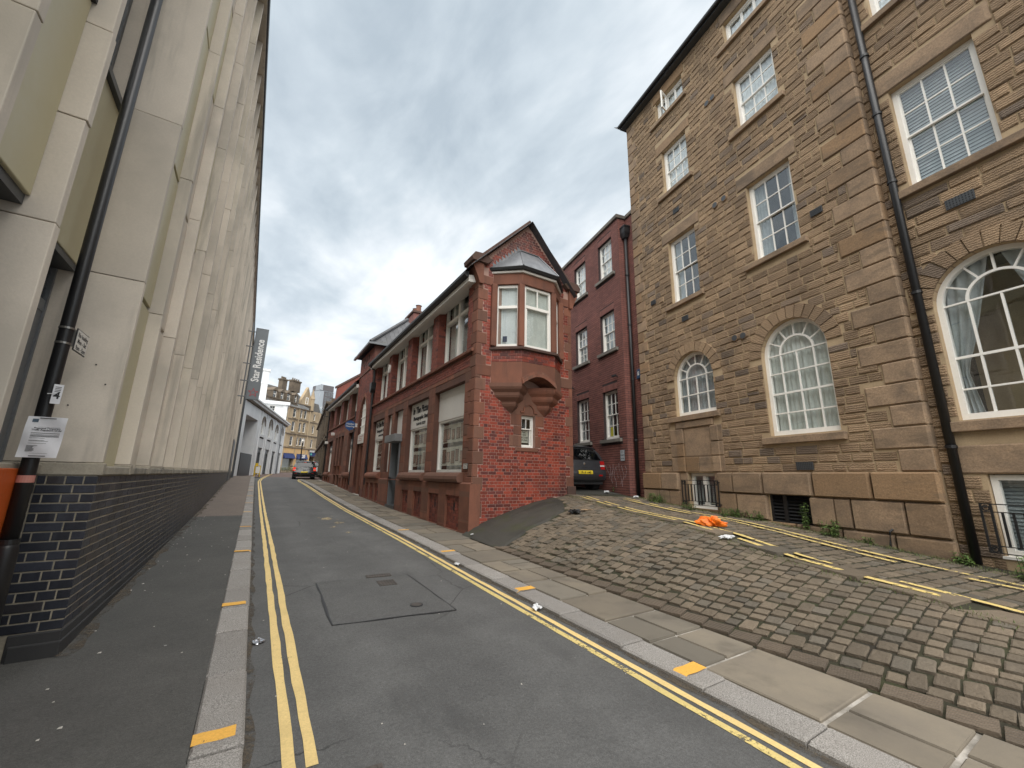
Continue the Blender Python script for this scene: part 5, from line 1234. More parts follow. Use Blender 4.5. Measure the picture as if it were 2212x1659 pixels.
for k, h in enumerate(bh):
    sash(BB, I4, h.x0, h.x1, h.z0, h.z1, -.235, 3, 2, 2, behind=('curtain', None, 'half')[(k * 2 + 1) % 3] if h.z0 < 8 else 'curtain', bmat=m_curtwhite if h.z0 > 8 else m_curtgrey, fr=.055)
    bx('sill', m_psill, BB, None, h.x0 - .16, h.x1 + .16, -.42, -.22, h.z0 - .115, h.z0 - .004, bevel=.008)
m_pcop = surf('parapet_coping', (.17, .15, .125), (.10, .09, .08), .9, 3, 40, .15)
bx('parapet_coping', m_pcop, BB, None, -10, -.46, -.40, .1, 10.42, 10.56, bevel=.015); bx('parapet_coping', m_pcop, BB, None, -.44, .05, -.06, .2, 10.425, 10.555, bevel=.015)
bx('core', m_mortar_dark, BB, None, -9.9, -.55, .45, 6, .3, 10.4); bx('core', m_mortar_dark, BB, None, -.54, .09, .05, 6, .3, 10.4)  # hidden inner boxes, put in to keep light out of the shell
pp = obj('downpipe', MB().tube([(-.40, -.10, 9.72), (-.40, -.10, .9)], .052, 14), m_blackmatt, BB, smooth=True)
obj('hopper', MB().loft([[(-.40 + sx_ * w_, -.12 + sy_ * w_ * .8, z) for sx_, sy_ in ((-1, -1), (1, -1), (1, 1), (-1, 1))] for w_, z in ((.08, 9.60), (.15, 9.78), (.15, 9.98), (.17, 9.98), (.17, 10.03))]), m_blackmatt, pp, recalc=True)
for z in (2.62, 4.55, 6.4, 8.2): obj('collar', MB().tube([(-.40, -.10, z), (-.40, -.10, z + .05)], .068, 14), m_blackmatt, pp)
pq = bx('wall_plaque', m_ink, BB, None, -.88, -.66, -.352, -.342, 2.02, 2.36); obj('face', MB().box(-.874, -.666, -.3535, -.3521, 2.026, 2.354), surf('pale_blue_plate', (.42, .45, .48), None, .5), pq)
for i, s in enumerate(('50 m', 'PREMIER', 'HOUSE')): text('lettering', s, .05, pq, I4, -.77, 2.28 - i * .1, -.3542, m_ink, 'CENTER', .0008, .0003)
al = obj('alarm_box', MB().prism_y([(-.24, 4.55), (-.02, 4.55), (-.05, 4.86), (-.21, 4.86)], -.08, -.011), plain('blue_box', (.03, .07, .14), .4), BB, recalc=True, bevel=.015); text('lettering', 'E', .16, al, I4, -.13, 4.66, -.083, m_whiteboard, 'CENTER', .006, .002)
for u_, z_ in ((-.86, 4.75), (-3.75, 4.9)):
    cc = obj('security_camera', MB().tube([(u_, -.34, z_), (u_, -.42, z_ + .02)], .018, 8), m_blackmatt, BB); obj('camera_body', MB().box(u_ - .16, u_ + .04, -.47, -.41, z_ - .01, z_ + .06), m_blackmatt, cc, bevel=.01)
yl = bx('warning_card', plain('yellow_card', (.45, .42, .05), .6), BB, None, -1.55, -1.40, -.222, -.218, 2.85, 3.15); text('lettering', '!', .12, yl, I4, -1.475, 3.02, -.2235, m_ink, 'CENTER', .004, .0005)
m_graf = paint('chalky_graffiti', (.42, .33, .33), .44, 30)
gf = MB()
def scribble(pts, w_=.012):
    for (x0, z0), (x1, z1) in zip(pts[:-1], pts[1:]):
        dx, dz = x1 - x0, z1 - z0; L = math.hypot(dx, dz) + 1e-6; nx, nz = -dz / L * w_, dx / L * w_; gf.poly([(x0 + nx, -.347, z0 + nz), (x1 + nx, -.347, z1 + nz), (x1 - nx, -.347, z1 - nz), (x0 - nx, -.347, z0 - nz)])
for q in range(7):
    x = -1.5 + q * .14; scribble([(x + .06 * math.sin(k * 1.3 + q), 1.9 - .14 * k + .05 * math.sin(q * 2 + k)) for k in range(4 + q % 3)])
scribble([(-1.95 + .05 * k, 1.75 + .16 * math.sin(k * .5)) for k in range(14)])
obj('graffiti', gf, m_graf, BB)

# ------------------------------------------------------------------ stone building on the right
STB = empty('stone_building', (S0[0], S0[1], 0), math.radians(79.53 - 180), 'four storey brown gritstone building with white sash and arched windows', 'building')
SW = TR(S0[0], S0[1], 0, math.radians(79.53 - 180))
sgz = lambda u: itp(ZB, u)
RK = .17
sh_ = [Hole(1.55, 2.54, 6.32, 8.30, rec=RK), Hole(4.13, 5.15, 6.32, 8.29, rec=RK), Hole(1.56, 2.53, 9.90, 11.42, rec=RK), Hole(4.13, 5.16, 9.90, 11.40, rec=RK), Hole(1.45, 2.58, 12.62, 13.38, rec=RK), Hole(4.07, 5.28, 12.62, 13.35, rec=RK)]
aL = Hole(1.385, 2.685, 3.14, 0, 'round', spring=4.15, ring=.27, rec=RK); aR = Hole(3.985, 5.31, 2.40, 0, 'round', spring=4.10, ring=.28, rec=RK)
bwin = Hole(1.60, 2.46, .80, 1.655, rec=.3); lv = Hole(3.79, 4.61, .66, 1.24, rec=.12)
mb = MB(); wall_mesh(mb, .012, 6.50, -.3, 13.8, sh_ + [aL, aR, bwin, lv], 0); mb.poly([(6.50, 0, -.3), (6.50, .3, -.3), (6.50, .3, 13.8), (6.50, 0, 13.8)]).poly([(.012, 0, -.3), (.012, .3, -.3), (.012, .3, 13.8), (.012, 0, 13.8)])
obj('wall', mb, m_mortar_stone, STB)
SB2 = .12
rW = Hole(6.86, 7.92, 6.29, 8.26, rec=RK); rA = Hole(6.81, 8.17, 2.40, 0, 'round', spring=4.17, ring=.28, rec=RK); rB = Hole(6.95, 7.85, .54, 1.63, rec=.2); rU = Hole(6.86, 7.92, 9.9, 11.4, rec=RK)
mb = MB(); wall_mesh(mb, 6.50, 11.5, -.5, 13.8, [rW, rA, rB, rU], SB2); obj('wall', mb, m_mortar_stone, STB)
lints = [(h.x0 - .24, h.x1 + .17, h.z1, h.z1 + .34) for h in sh_[:4]] + [(h.x0 - .1, h.x1 + .1, h.z1, h.z1 + .36) for h in sh_[4:]]
sills = [(h.x0 - .24, h.x1 + .14, h.z0 - .125, h.z0 + .01) for h in sh_] + [(1.11, 2.80, 2.99, 3.14), (3.82, 5.40, 2.23, 2.38)]
surr = [(1.10, 2.78, 1.667, 2.99)]
def qwidth(z, side):
    k = int((z - 1.667) / (.33 if side == 'L' else .352)); return ((.26, .43) if side == 'L' else (.44, .74))[k % 2]
def stblock(za, zb):
    z = (za + zb) / 2; o = hb(sh_ + [aL, aR], lints + sills + surr)(za, zb); return o + [(-1, qwidth(z, 'L')), (6.50 - qwidth(z, 'R'), 9)]
P = stone_rows(0, 6.5, 1.667, 13.75, stblock, [.16, .175, .19, .165, .15], (.20, .46), .018, .026, 0)
emit(P, STB, 'stone', m_stone, UN_STONE, SW, limit=300, rest='stones')
rl = [(6.62, 8.16, 8.26, 8.62), (6.62, 8.16, 6.15, 6.30), (6.62, 8.16, 11.4, 11.76), (6.62, 8.16, 9.76, 9.9), (6.64, 8.35, 2.23, 2.39), (6.70, 8.1, 1.63, 2.04), (6.95, 7.85, .4, 1.63)]
P = stone_rows(6.50, 11.5, .0, 13.75, hb([rW, rA, rU], rl), [.15, .17, .19], (.3, .7), .014, .03, SB2)
emit(P, STB, 'stone', m_stone, UN_STONE, SW, limit=200, rest='stones')
Q = []
for side, st_ in (('L', .33), ('R', .352)):
    z = 1.667
    while z < 13.6:
        w_ = qwidth(z + .1, side); h_ = min(st_, 13.74 - z); xc = w_ / 2 if side == 'L' else 6.50 - w_ / 2
        Q.append(pm(xc + (-.006 if side == 'L' else .012), z + h_ / 2, w_ - .012, h_ - .016, 0, .036 if side == 'R' else .03)); z += st_
for (a, b, c, d) in lints: Q.append(pm((a + b) / 2, (c + d) / 2, b - a - .012, d - c - .012, 0, .03))
emit(Q, STB, 'quoin', m_ashlar, UN_BLOCK, SW)
# return of the right-hand quoins
Tq = np.array([[0, -1, 0, 6.505], [1, 0, 0, 0], [0, 0, 1, 0], [0, 0, 0, 1.0]]); Q = []; z = 1.667
while z < 13.6: Q.append(pm(.06, z + .176, .16, .336, 0, .012)); z += .352
emit(Q, STB, 'quoin', m_ashlar, UN_BLOCK, SW, Tq)
Q = [pm((a + b) / 2, (c + d) / 2, b - a - .012, d - c - .012, SB2, .03) for (a, b, c, d) in (rl[0], rl[2], (6.70, 7.4, 1.63, 2.04), (7.4, 8.1, 1.63, 2.04))]
emit(Q, STB, 'lintel', m_ashlar, UN_BLOCK, SW)
voussoirs(STB, aL, .26, m_stone, None, .035); voussoirs(STB, aR, .27, m_stone, None, .035)
hR = Hole(6.81, 8.17, 2.40, 0, 'round', spring=4.17, ring=.28, rec=RK); voussoirs(STB, hR, .27, m_stone, TR(0, SB2, 0), .035)
for (a, b, c, d) in sills: bx('sill', m_ashlar, STB, None, a, b, -.09, .10, c, d - .012, bevel=.012)
for (a, b, c, d) in (rl[1], rl[3], rl[4]): bx('sill', m_ashlar, STB, None, a, b, SB2 - .09, SB2 + .10, c, d - .012, bevel=.012)
# ashlar infill below the small arch
Q = []
for z0_, z1_ in ((1.672, 2.06), (2.06, 2.40), (2.40, 2.80)): Q += [pm(1.22, (z0_ + z1_) / 2, .22, z1_ - z0_ - .01, 0, .03), pm(1.46, (z0_ + z1_) / 2, .24, z1_ - z0_ - .01, 0, .06), pm(2.58, (z0_ + z1_) / 2, .22, z1_ - z0_ - .01, 0, .06), pm(2.74, (z0_ + z1_) / 2, .10, z1_ - z0_ - .01, 0, .03)]
Q += [pm(1.95, 2.89, 1.26, .17, 0, .055), pm(1.80, 1.86, .42, .37, 0, .022), pm(2.24, 1.86, .44, .37, 0, .022), pm(2.02, 2.42, .86, .74, 0, .02)]
emit(Q, STB, 'ashlar_block', m_ashlar, UN_BLOCK, SW)
# plinth of big chamfered blocks
Q = []
def prow(z0, z1, cuts, dep):
    for a, b in zip(cuts[:-1], cuts[1:]):
        if a is None or b is None: continue
        Q.append(pm((a + b) / 2, (z0 + z1) / 2, b - a - .018, z1 - z0 - .018, 0, dep))
prow(1.21, 1.667, [-.05, .72, 1.35], .12); prow(1.21, 1.667, [2.59, 3.0, 3.72, 4.72, 5.66, 6.54], .12)
prow(.70, 1.21, [-.05, .6, 1.0, 1.36], .10); prow(.70, 1.21, [2.57, 3.05, 3.77], .10); prow(.70, 1.21, [4.62, 5.05, 5.3, 6.05, 6.55], .10); prow(.1, .70, [-.05, .8, 1.6, 2.6, 3.4, 4.3, 5.1, 5.85, 6.56], .09)
emit(Q, STB, 'plinth_block', m_ashlar, UN_BLOCK, SW)
bx('window_jamb', m_ashlar, STB, None, 1.36, 1.598, -.02, .2, .5, 1.662); bx('window_jamb', m_ashlar, STB, None, 2.462, 2.585, -.02, .2, .5, 1.662); bx('sill', m_ashlar, STB, None, 1.36, 2.585, -.06, .2, .5, .795)
# windows
for k, h in enumerate(sh_[:4]): sash(STB, I4, h.x0, h.x1, h.z0, h.z1, .10, 3, 2, 2, behind='curtain' if k >= 2 else 'half', bmat=m_curtwhite if k >= 2 else m_curtgrey)  # upper row: white curtains put in to lift the glass towards sky brightness
for h in sh_[4:]:
    w_ = sash(STB, I4, h.x0, h.x1, h.z0, h.z1, .10, 3, 1, 0, behind='curtain', bmat=m_curtwhite, bar=.06, bottom=.06)  # white curtains added here too for the sky-bright look of the panes
obj('open_casement', MB(TR(1.86, .08, 0, math.radians(-70))).box(0, .34, -.02, .02, 12.69, 12.74).box(0, .34, -.02, .02, 13.27, 13.32).box(0, .05, -.02, .02, 12.74, 13.27).box(.29, .34, -.02, .02, 12.74, 13.27), m_white, STB)
arch_window(STB, I4, 1.385, 2.685, 3.14, 4.15, .10, 4, [3.68], bmat=m_curtgrey)
arch_window(STB, I4, 3.985, 5.31, 2.40, 4.10, .10, 4, [2.86, 3.27, 3.70], bmat=m_curtain, meet=3.27)
sash(STB, TR(0, SB2, 0), 6.86, 7.92, 6.29, 8.26, .10, 3, 2, 2, behind='blind', bmat=m_curtgrey)
sash(STB, TR(0, SB2, 0), 6.86, 7.92, 9.9, 11.4, .10, 3, 2, 2, behind='curtain', bmat=m_curtwhite)  # white curtain added for the same bright look as the upper rows
arch_window(STB, TR(0, SB2, 0), 6.81, 8.17, 2.40, 4.17, .10, 4, [2.86, 3.34], drapes='tied', bmat=m_curtgrey, meet=3.34)
for (T_, a, b, c, d, y_) in ((I4, 1.61, 2.45, .81, 1.645, .12), (TR(0, SB2, 0), 6.96, 7.84, .56, 1.62, .06)):
    w_ = obj('basement_window', MB(T_).box(a, a + .07, y_, y_ + .08, c, d).box(b - .07, b, y_, y_ + .08, c, d).box(a + .07, b - .07, y_, y_ + .08, c, c + .08).box(a + .07, b - .07, y_, y_ + .08, d - .07, d).box((a + b) / 2 - .05, (a + b) / 2 + .05, y_ - .01, y_ + .08, c + .08, d - .07).box(a - .03, b + .03, y_ - .08, y_ + .02, c - .035, c), m_white, STB)
    panebox(w_, T_, a + .07, (a + b) / 2 - .05, c + .08, d - .07, y_ + .04, m_glass); panebox(w_, T_, (a + b) / 2 + .05, b - .07, c + .08, d - .07, y_ + .04, m_glass)
    blind(w_, T_, a, b, c, d, y_ + .15, m_curtgrey, .05); room(w_, T_, a, b, c, d, y_ + .06, .5)
def railing(T_, a, b, z0, z1, y_):
    mb = MB(T_).box(a, b, y_ - .008, y_ + .008, z1 - .014, z1).box(a, b, y_ - .008, y_ + .008, z1 - .115, z1 - .103).box(a, b, y_ - .008, y_ + .008, z0 + .09, z0 + .102).box(a, b, y_ - .008, y_ + .008, z0, z0 + .012)
    g_ = obj('railing', mb, m_blackmatt, STB)
    n = 11
    for i in range(n + 1):
        x = a + (b - a) * i / n; full = i in (0, n // 2, n // 2 + 1, n, 1, n - 1); obj('baluster', MB(T_).box(x - .012, x + .012, y_ - .009, y_ + .009, z0 if full else z0 + .1, z1 if full else z1 - .105), m_blackmatt, g_)
    for i in (0, n // 2, n - 1):
        xc = a + (b - a) * (i + .5) / n
        for zc in (z1 - .06, z0 + .05):
            mr_ = MB(T_)
            for q in range(12):
                t0, t1 = q * math.pi / 6, (q + 1) * math.pi / 6; mr_.prism_y([(xc + .027 * math.cos(t0), zc + .027 * math.sin(t0)), (xc + .04 * math.cos(t0), zc + .04 * math.sin(t0)), (xc + .04 * math.cos(t1), zc + .04 * math.sin(t1)), (xc + .027 * math.cos(t1), zc + .027 * math.sin(t1))], y_ - .007, y_ + .007)
            obj('ring_ornament', mr_, m_blackmatt, g_)
    for x in (a, b): obj('stay', MB(T_).box(x - .01, x + .01, y_ + .01, .03, z1 - .06, z1 - .04).box(x - .01, x + .01, y_ + .01, .03, z0 + .04, z0 + .06), m_blackmatt, g_)
railing(I4, 1.545, 2.66, .88, 1.48, -.16); railing(TR(0, SB2, 0), 6.88, 7.95, .60, 1.24, -.16)
# louvred grille, air bricks, vents
lvf = obj('louvre_frame', MB().box(3.79, 3.84, .0, .06, .66, 1.24).box(4.56, 4.61, .0, .06, .66, 1.24).box(4.06, 4.14, -.005, .06, .66, 1.24).box(3.84, 4.06, .0, .06, .66, .69).box(4.14, 4.56, 0, .06, .66, .69).box(3.84, 4.06, 0, .06, 1.21, 1.24).box(4.14, 4.56, 0, .06, 1.21, 1.24), m_blackmatt, STB)
for i in range(8):
    z = .70 + i * .065
    for a, b in ((3.84, 4.06), (4.14, 4.56)): obj('louvre_slat', MB().add([(a, .005, z), (b, .005, z), (b, .055, z + .05), (a, .055, z + .05), (a, .012, z - .006), (b, .012, z - .006), (b, .062, z + .044), (a, .062, z + .044)], [(0, 1, 2, 3), (7, 6, 5, 4), (0, 4, 5, 1), (2, 6, 7, 3)]), m_blackmatt, lvf)
bx('grille_back', m_dark, STB, None, 3.79, 4.61, .09, .11, .66, 1.24)
def airbrick(T_, x, z, w_=.235, h_=.13):
    o = obj('air_brick', MB(T_).box(x - w_ / 2, x + w_ / 2, -.045, -.02, z - h_ / 2, z + h_ / 2), m_darkgrey, STB); mb = MB(T_)
    for i in range(9):
        for j in range(4): xx, zz_ = x - w_ / 2 + .02 + i * (w_ - .04) / 8, z - h_ / 2 + .02 + j * (h_ - .04) / 3; mb.box(xx - .007, xx + .007, -.0475, -.0451, zz_ - .01, zz_ + .01)
    obj('holes', mb, m_dark, o)
for x, z, w_, h_ in ((.80, 6.72, .2, .13), (1.98, 5.77, .22, .14), (1.98, 9.11, .22, .14), (5.52, 6.71, .22, .13), (4.60, 1.78, .31, .15)): airbrick(I4, x, z, w_, h_)
airbrick(TR(0, SB2, 0), 7.38, 5.7, .32, .16)
for x, z in ((3.42, 4.74), (3.64, 4.73), (3.37, 11.49), (3.56, 11.5), (3.28, 8.39), (3.55, 8.4)):
    o = obj('round_vent', MB().tube([(x, 0, z), (x, -.055, z)], .068, 16), m_darkgrey, STB); obj('vent_rim', MB().tube([(x, 0, z), (x, -.05, z)], .08, 16), m_ashlar, o)
# rainwater pipe, gutter, roof, core
pp = obj('downpipe', MB().tube([(6.685, .05, 13.6), (6.685, .05, .42)], .055, 16), m_black, STB, smooth=True)
for z in (2.0, 4.45, 6.5, 7.9, 9.2, 11): obj('collar', MB().tube([(6.685, .05, z), (6.685, .05, z + .045)], .068, 16), m_black, pp)
obj('eave_board', MB().box(-.12, 6.7, -.20, .15, 13.76, 13.86).box(6.7, 11.5, -.20, .3, 13.765, 13.855), m_darkgrey, STB); obj('gutter', MB().box(-.16, 11.5, -.30, -.205, 13.80, 13.92), m_blackmatt, STB, bevel=.04)
obj('roof', MB().poly([(-.2, -.27, 13.92), (11.5, -.27, 13.92), (11.5, 5, 17), (-.25, 5, 17)]).poly([(-.25, -.38, 13.93), (-.25, 5, 17), (-.25, 9, 13.9)]), m_slate, STB)
bx('core', m_mortar_stone, STB, None, .02, 11.5, 1.1, 9, -.3, 13.75); obj('side_wall', MB().box(.014, .3, .31, 9, .3, 13.75), m_stone, STB)  # core is an unseen inner box added to block light
cb = obj('cable', MB().tube([(5.86, -.10, .78), (5.83, -.135, .74), (5.81, -.135, .55), (5.80, -.12, .45)], .016, 8), m_blackmatt, STB)

# ------------------------------------------------------------------ white arcaded building at the bend
m_render = surf('white_render', (.70, .71, .71), (.63, .64, .65), .8, .6, 30, .04, stain=(.5, .5, .5), stain_amt=.3, bump=.2)
m_sand = surf('far_sandstone', (.40, .31, .20), (.32, .25, .165), .9, .5, 12, .12, piece=.1, stain=(.14, .11, .08), stain_amt=.6, stain_scale=(.8, .8, .25), bump=.2)
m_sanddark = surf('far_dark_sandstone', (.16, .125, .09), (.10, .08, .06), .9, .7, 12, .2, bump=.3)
WB = empty('white_building', (-1.63, 41.76, 0), math.radians(79), 'white rendered building with arched upper windows at the bend', 'building')
wh = [Hole(2.3, 7.2, 1.2, 6.66, rec=2.0)]
arches = [(8.9, 11.3), (12.8, 15.5), (17.1, 19.5), (21.1, 23.7)]
for a, b in arches: wh += [Hole(a + .35, b - .35, 5.45, 7.35, 'round', spring=6.45, rec=.3), Hole(a, b, 1.2, 4.08, rec=.4)]
mb = MB(); wall_mesh(mb, 0, 25, .6, 8.0, wh, 0); mb.poly([(0, 0, .6), (0, 6, .6), (0, 6, 8), (0, 0, 8)]).poly([(25, 0, .6), (25, 6, .6), (25, 6, 8), (25, 0, 8)]).poly([(0, 0, 8), (25, 0, 8), (25, 6, 8), (0, 6, 8)]); obj('wall', mb, m_render, WB)
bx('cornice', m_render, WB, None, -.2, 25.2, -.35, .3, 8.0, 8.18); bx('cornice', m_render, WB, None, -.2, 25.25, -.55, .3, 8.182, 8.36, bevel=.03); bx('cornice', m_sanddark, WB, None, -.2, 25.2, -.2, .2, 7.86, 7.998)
for k, (a, b) in enumerate(arches):
    for x in (a - .45, b + .1): bx('pilaster', m_render, WB, None, x, x + .35, -.07, 0, .7, 7.85)
    c = (a + b) / 2
    w_ = sash(WB, I4, a + .35, b - .35, 5.45, 7.3, .16, 3, 3, 0, behind=None, panes=False, fr=.1); arcm = MB()
    for q in range(10): t0, t1 = math.pi * q / 10, math.pi * (q + 1) / 10; R_ = (b - a) / 2 - .35; arcm.prism_y([(c - R_ * math.cos(t0), 6.45 + R_ * math.sin(t0)), (c - R_ * 1.2 * math.cos(t0), 6.45 + R_ * 1.2 * math.sin(t0)), (c - R_ * 1.2 * math.cos(t1), 6.45 + R_ * 1.2 * math.sin(t1)), (c - R_ * math.cos(t1), 6.45 + R_ * math.sin(t1))], -.06, -.002)
    obj('arch_moulding', arcm, m_sanddark, WB); bx('sill', m_render, WB, None, a + .2, b - .2, -.1, .2, 5.2, 5.44)
    bx('panel', (m_render, plain('tan_panel', (.42, .28, .18), .7), m_grey, m_grey)[k], WB, None, a, b, .03, .1, 4.10, 5.05); bx('recess', m_dark, WB, None, a + .2, b - .2, -.004, -.002, 5.06, 5.19)  # recess is only a flat dark strip on the wall face below the sill
    s_ = bx('shop_window', m_darkgrey, WB, None, a, b, .15, .2, 3.6, 4.06); obj('pane', MB().box(a + .05, b - .05, .22, .23, 1.3, 3.6), m_darkgrey, s_); room(s_, I4, a, b, 1.2, 4.0, .45, .8); obj('mullion', MB().box(c - .06, c + .06, .13, .2, 1.2, 3.6).box(a, a + .08, .13, .2, 1.2, 3.6).box(b - .08, b, .13, .2, 1.2, 3.6), m_darkgrey, s_)  # pane is a matte panel, the opening's darkness put into its colour, not glass
bx('arcade_back', m_sanddark, WB, None, 2.2, 7.3, 1.99, 2.05, 1, 6.7); bx('gate', m_black, WB, None, 2.3, 6.6, -.06, .0, 1.1, 3.2); bx('downpipe', m_grey, WB, None, 20.3, 20.45, -.3, -.2, 1.3, 7.9); bx('corner_pipe', m_grey, WB, None, .2, .4, -.2, -.05, 1.1, 8)
WU = empty('white_end_block', (-.2, 66.5, 0), 0, 'taller white block with square window and chimney behind the arcade', 'building')
h_ = Hole(.95, 1.72, 9.9, 10.85, rec=.2)
mb = MB(); wall_mesh(mb, -3, 3.25, 1, 11.0, [h_], 0); mb.poly([(3.25, 0, 1), (3.25, 9, 1), (3.25, 9, 11), (3.25, 0, 11)]); obj('wall', mb, m_render, WU); bx('cornice', m_render, WU, None, -3, 3.5, -.35, 9, 11.0, 11.45, bevel=.05); bx('architrave', m_render, WU, None, .72, 1.95, -.12, -.01, 10.86, 11.0)
sash(WU, I4, .95, 1.72, 9.9, 10.85, .1, 2, 1, 1, behind=None, panes=False); bx('pilaster', m_render, WU, None, 2.7, 3.2, -.1, 0, 1.2, 11)
ck = bx('chimney', m_render, WU, None, -.45, .35, .5, 1.5, 11.45, 15.8); obj('chimney_cap', MB().box(-.55, .45, .4, 1.6, 15.8, 16.1).box(-.5, .4, .45, 1.55, 13.9, 14.1), m_render, ck)

# ------------------------------------------------------------------ sandstone block facing down the street
SA_ = empty('sandstone_block', (5.42, 110.5, 0), math.radians(47), 'tall buff sandstone block with gables, dormers and blue shop awnings', 'building')
k_ = 1.3; zf = lambda z: 1.5 + k_ * (z - 1.5)
wins = [(-.95, -.1, 11.72, 13.4), (1.15, 2.03, 11.72, 13.4), (3.12, 3.74, 11.8, 13.4), (4.22, 4.95, 11.8, 13.5), (1.2, 2.05, 9.1, 11), (-.95, -.1, 9.1, 11), (3.12, 3.82, 9.1, 10.95), (4.25, 5.02, 9.15, 11.1), (1.2, 2.06, 6.46, 8.2), (-.95, -.1, 6.46, 8.2), (3.0, 3.55, 6.55, 8.13), (3.75, 4.6, 6.55, 8.13), (4.8, 5.4, 6.55, 8.13), (7.0, 7.6, 11.86, 13.1), (6.95, 7.62, 9.26, 10.8), (7.0, 7.66, 6.35, 8.0)]
hs = [Hole(a * k_, b * k_, zf(c), zf(d), 'round' if c in (9.1, 9.15) else 'rect', spring=zf(d) - (b - a) * k_ / 2, rec=.3) for a, b, c, d in wins]
hs += [Hole(-.03 * k_, 2.68 * k_, 2.0, zf(5.0), rec=.6), Hole(3.29 * k_, 6.15 * k_, 2.0, zf(5.0), rec=.6), Hole(7.0 * k_, 8.9 * k_, 2.0, zf(4.7), rec=.5)]
mb = MB(); wall_mesh(mb, -9, 12.1, 1.2, zf(13.6), hs, 0); mb.poly([(12.1, 0, 1.2), (12.1, 9, 1.2), (12.1, 9, zf(13.6)), (12.1, 0, zf(13.6))]); obj('wall', mb, m_sand, SA_)
for (a, b, c, d), h in zip(wins, hs): sash(SA_, I4, h.x0, h.x1, h.z0, h.z1 if h.kind == 'rect' else h.z1, .18, 1, 1, 1, fr=.1, behind=None, panes=False, bar=.05); bx('sill', m_sand, SA_, None, h.x0 - .15, h.x1 + .15, -.15, .1, h.z0 - .2, h.z0 - .01)
for z, d_ in ((8.6, .25), (6.05, .35), (11.35, .15), (13.55, .3)): bx('string_course', m_sanddark, SA_, None, -9, 8.3 if z > 13 else 12.1, -d_, -.01, zf(z) - .12, zf(z) + .1)
bal = bx('balustrade', m_sanddark, SA_, None, -9, 7.6, -.3, -.1, zf(14.3), zf(14.48))
mbb = MB(); x = -8.9
while x < 7.5: mbb.box(x, x + .18, -.26, -.14, zf(13.65), zf(14.3)); x += .42
obj('balusters', mbb, m_sanddark, bal)
for a, b in ((2.5, 2.7), (5.55, 5.8), (-.35, -.15)): bx('pier', m_sand, SA_, None, a * k_, b * k_, -.25, -.01, 2, zf(13.5))
m_blueawn = plain('navy_awning', (.012, .025, .10), .6); m_orangestone = surf('ochre_shopfront', (.52, .34, .15), (.46, .30, .14), .7, 1, 20, .05)
bx('shopfront', m_orangestone, SA_, None, -9, 6.35 * k_, -.2, -.02, zf(5.02), zf(6.0))
for a, b, tx in ((-.03, 2.68, ''), (3.29, 6.15, '20')):
    aw_ = obj('awning', MB().prism_x([(-.15, zf(5.0)), (-.75, zf(4.1)), (-.7, zf(4.05)), (.3, zf(4.05)), (.3, zf(5.0))], a * k_, b * k_), m_blueawn, SA_, recalc=True)
    sw_ = bx('shop_window', m_darkgrey, SA_, None, a * k_, b * k_, .3, .36, zf(4.0), zf(5.0)); obj('pane', MB().box(a * k_ + .05, b * k_ - .05, .32, .33, 2.1, zf(4.0)), m_glass2, sw_); room(sw_, I4, a * k_, b * k_, 2, zf(4.2), .4, 1, plain('lit_shop', (.3, .3, .26), .8))
    if tx: text('lettering', tx, 1.1, aw_, TR(), (a + b) / 2 * k_, zf(4.3), -.78, m_whiteboard, 'CENTER', .05, .02)
bx('shopfront_pier', m_orangestone, SA_, None, 2.70 * k_, 3.27 * k_, -.25, -.02, 2, zf(5.0)); bx('shopfront_pier', m_orangestone, SA_, None, 6.17 * k_, 6.9 * k_, -.25, -.02, 2, zf(5.0))
cs_ = bx('sign_board', m_whiteboard, SA_, None, 6.95 * k_, 8.9 * k_, -.15, -.02, zf(5.55), zf(6.0)); cs2 = bx('sign_board', m_blueawn, SA_, None, 7.05 * k_, 8.8 * k_, -.15, -.02, zf(4.75), zf(5.5)); obj('cross_mark', MB().box(7.35 * k_, 7.5 * k_, -.17, -.151, zf(4.9), zf(5.4)).box(7.2 * k_, 7.65 * k_, -.18, -.171, zf(5.08), zf(5.22)), plain('green_cross', (.1, .45, .35), .5), cs2)
obj('mansard_roof', MB().poly([(-9, .3, zf(14.0)), (3.4, .3, zf(14.0)), (2.6, 4, zf(17.3)), (-9, 4, zf(17.3))]).poly([(2.4, .25, zf(14.6)), (8.3, .3, zf(14.0)), (8.0, 5, zf(17.4)), (2.2, 5, zf(17.4))]).poly([(8.3, .3, zf(13.6)), (12.1, .3, zf(13.6)), (12.0, 1.2, zf(15.5)), (8.3, 1.2, zf(15.5))]), surf('weathered_slate', (.105, .095, .085), (.075, .07, .064), .8, 1, 8, .25, bump=.5, bdist=.03), SA_)
g0, g1, gz = 2.67 * k_, 5.74 * k_, zf(14.4)
obj('gable', MB().prism_y([(g0, gz), (g1, gz), (g1, zf(15.4)), (4.37 * k_, zf(18.1)), (g0 + .2, zf(15.4))], -.1, .6), m_sand, SA_, recalc=True); sash(SA_, I4, 3.95 * k_, 4.7 * k_, zf(14.7), zf(16.0), -.16, 1, 1, 1, behind=None, panes=False, fr=.12)
for a, b, c, d in ((-.4, .85, 16.5, 18.6), (2.3, 4.5, 17.0, 19.0)):
    ck = bx('chimney', m_sanddark, SA_, None, a * k_, b * k_, 2.5, 3.6, zf(c), zf(d)); obj('chimney_cap', MB().box(a * k_ - .15, b * k_ + .15, 2.35, 3.75, zf(d), zf(d) + .35), m_sanddark, ck)
    for q in range(4): obj('chimney_pot', MB().tube([(a * k_ + (q + .5) * (b - a) * k_ / 4, 3, zf(d) + .35), (a * k_ + (q + .5) * (b - a) * k_ / 4, 3, zf(d) + .9)], .16, 8), m_sanddark, ck)
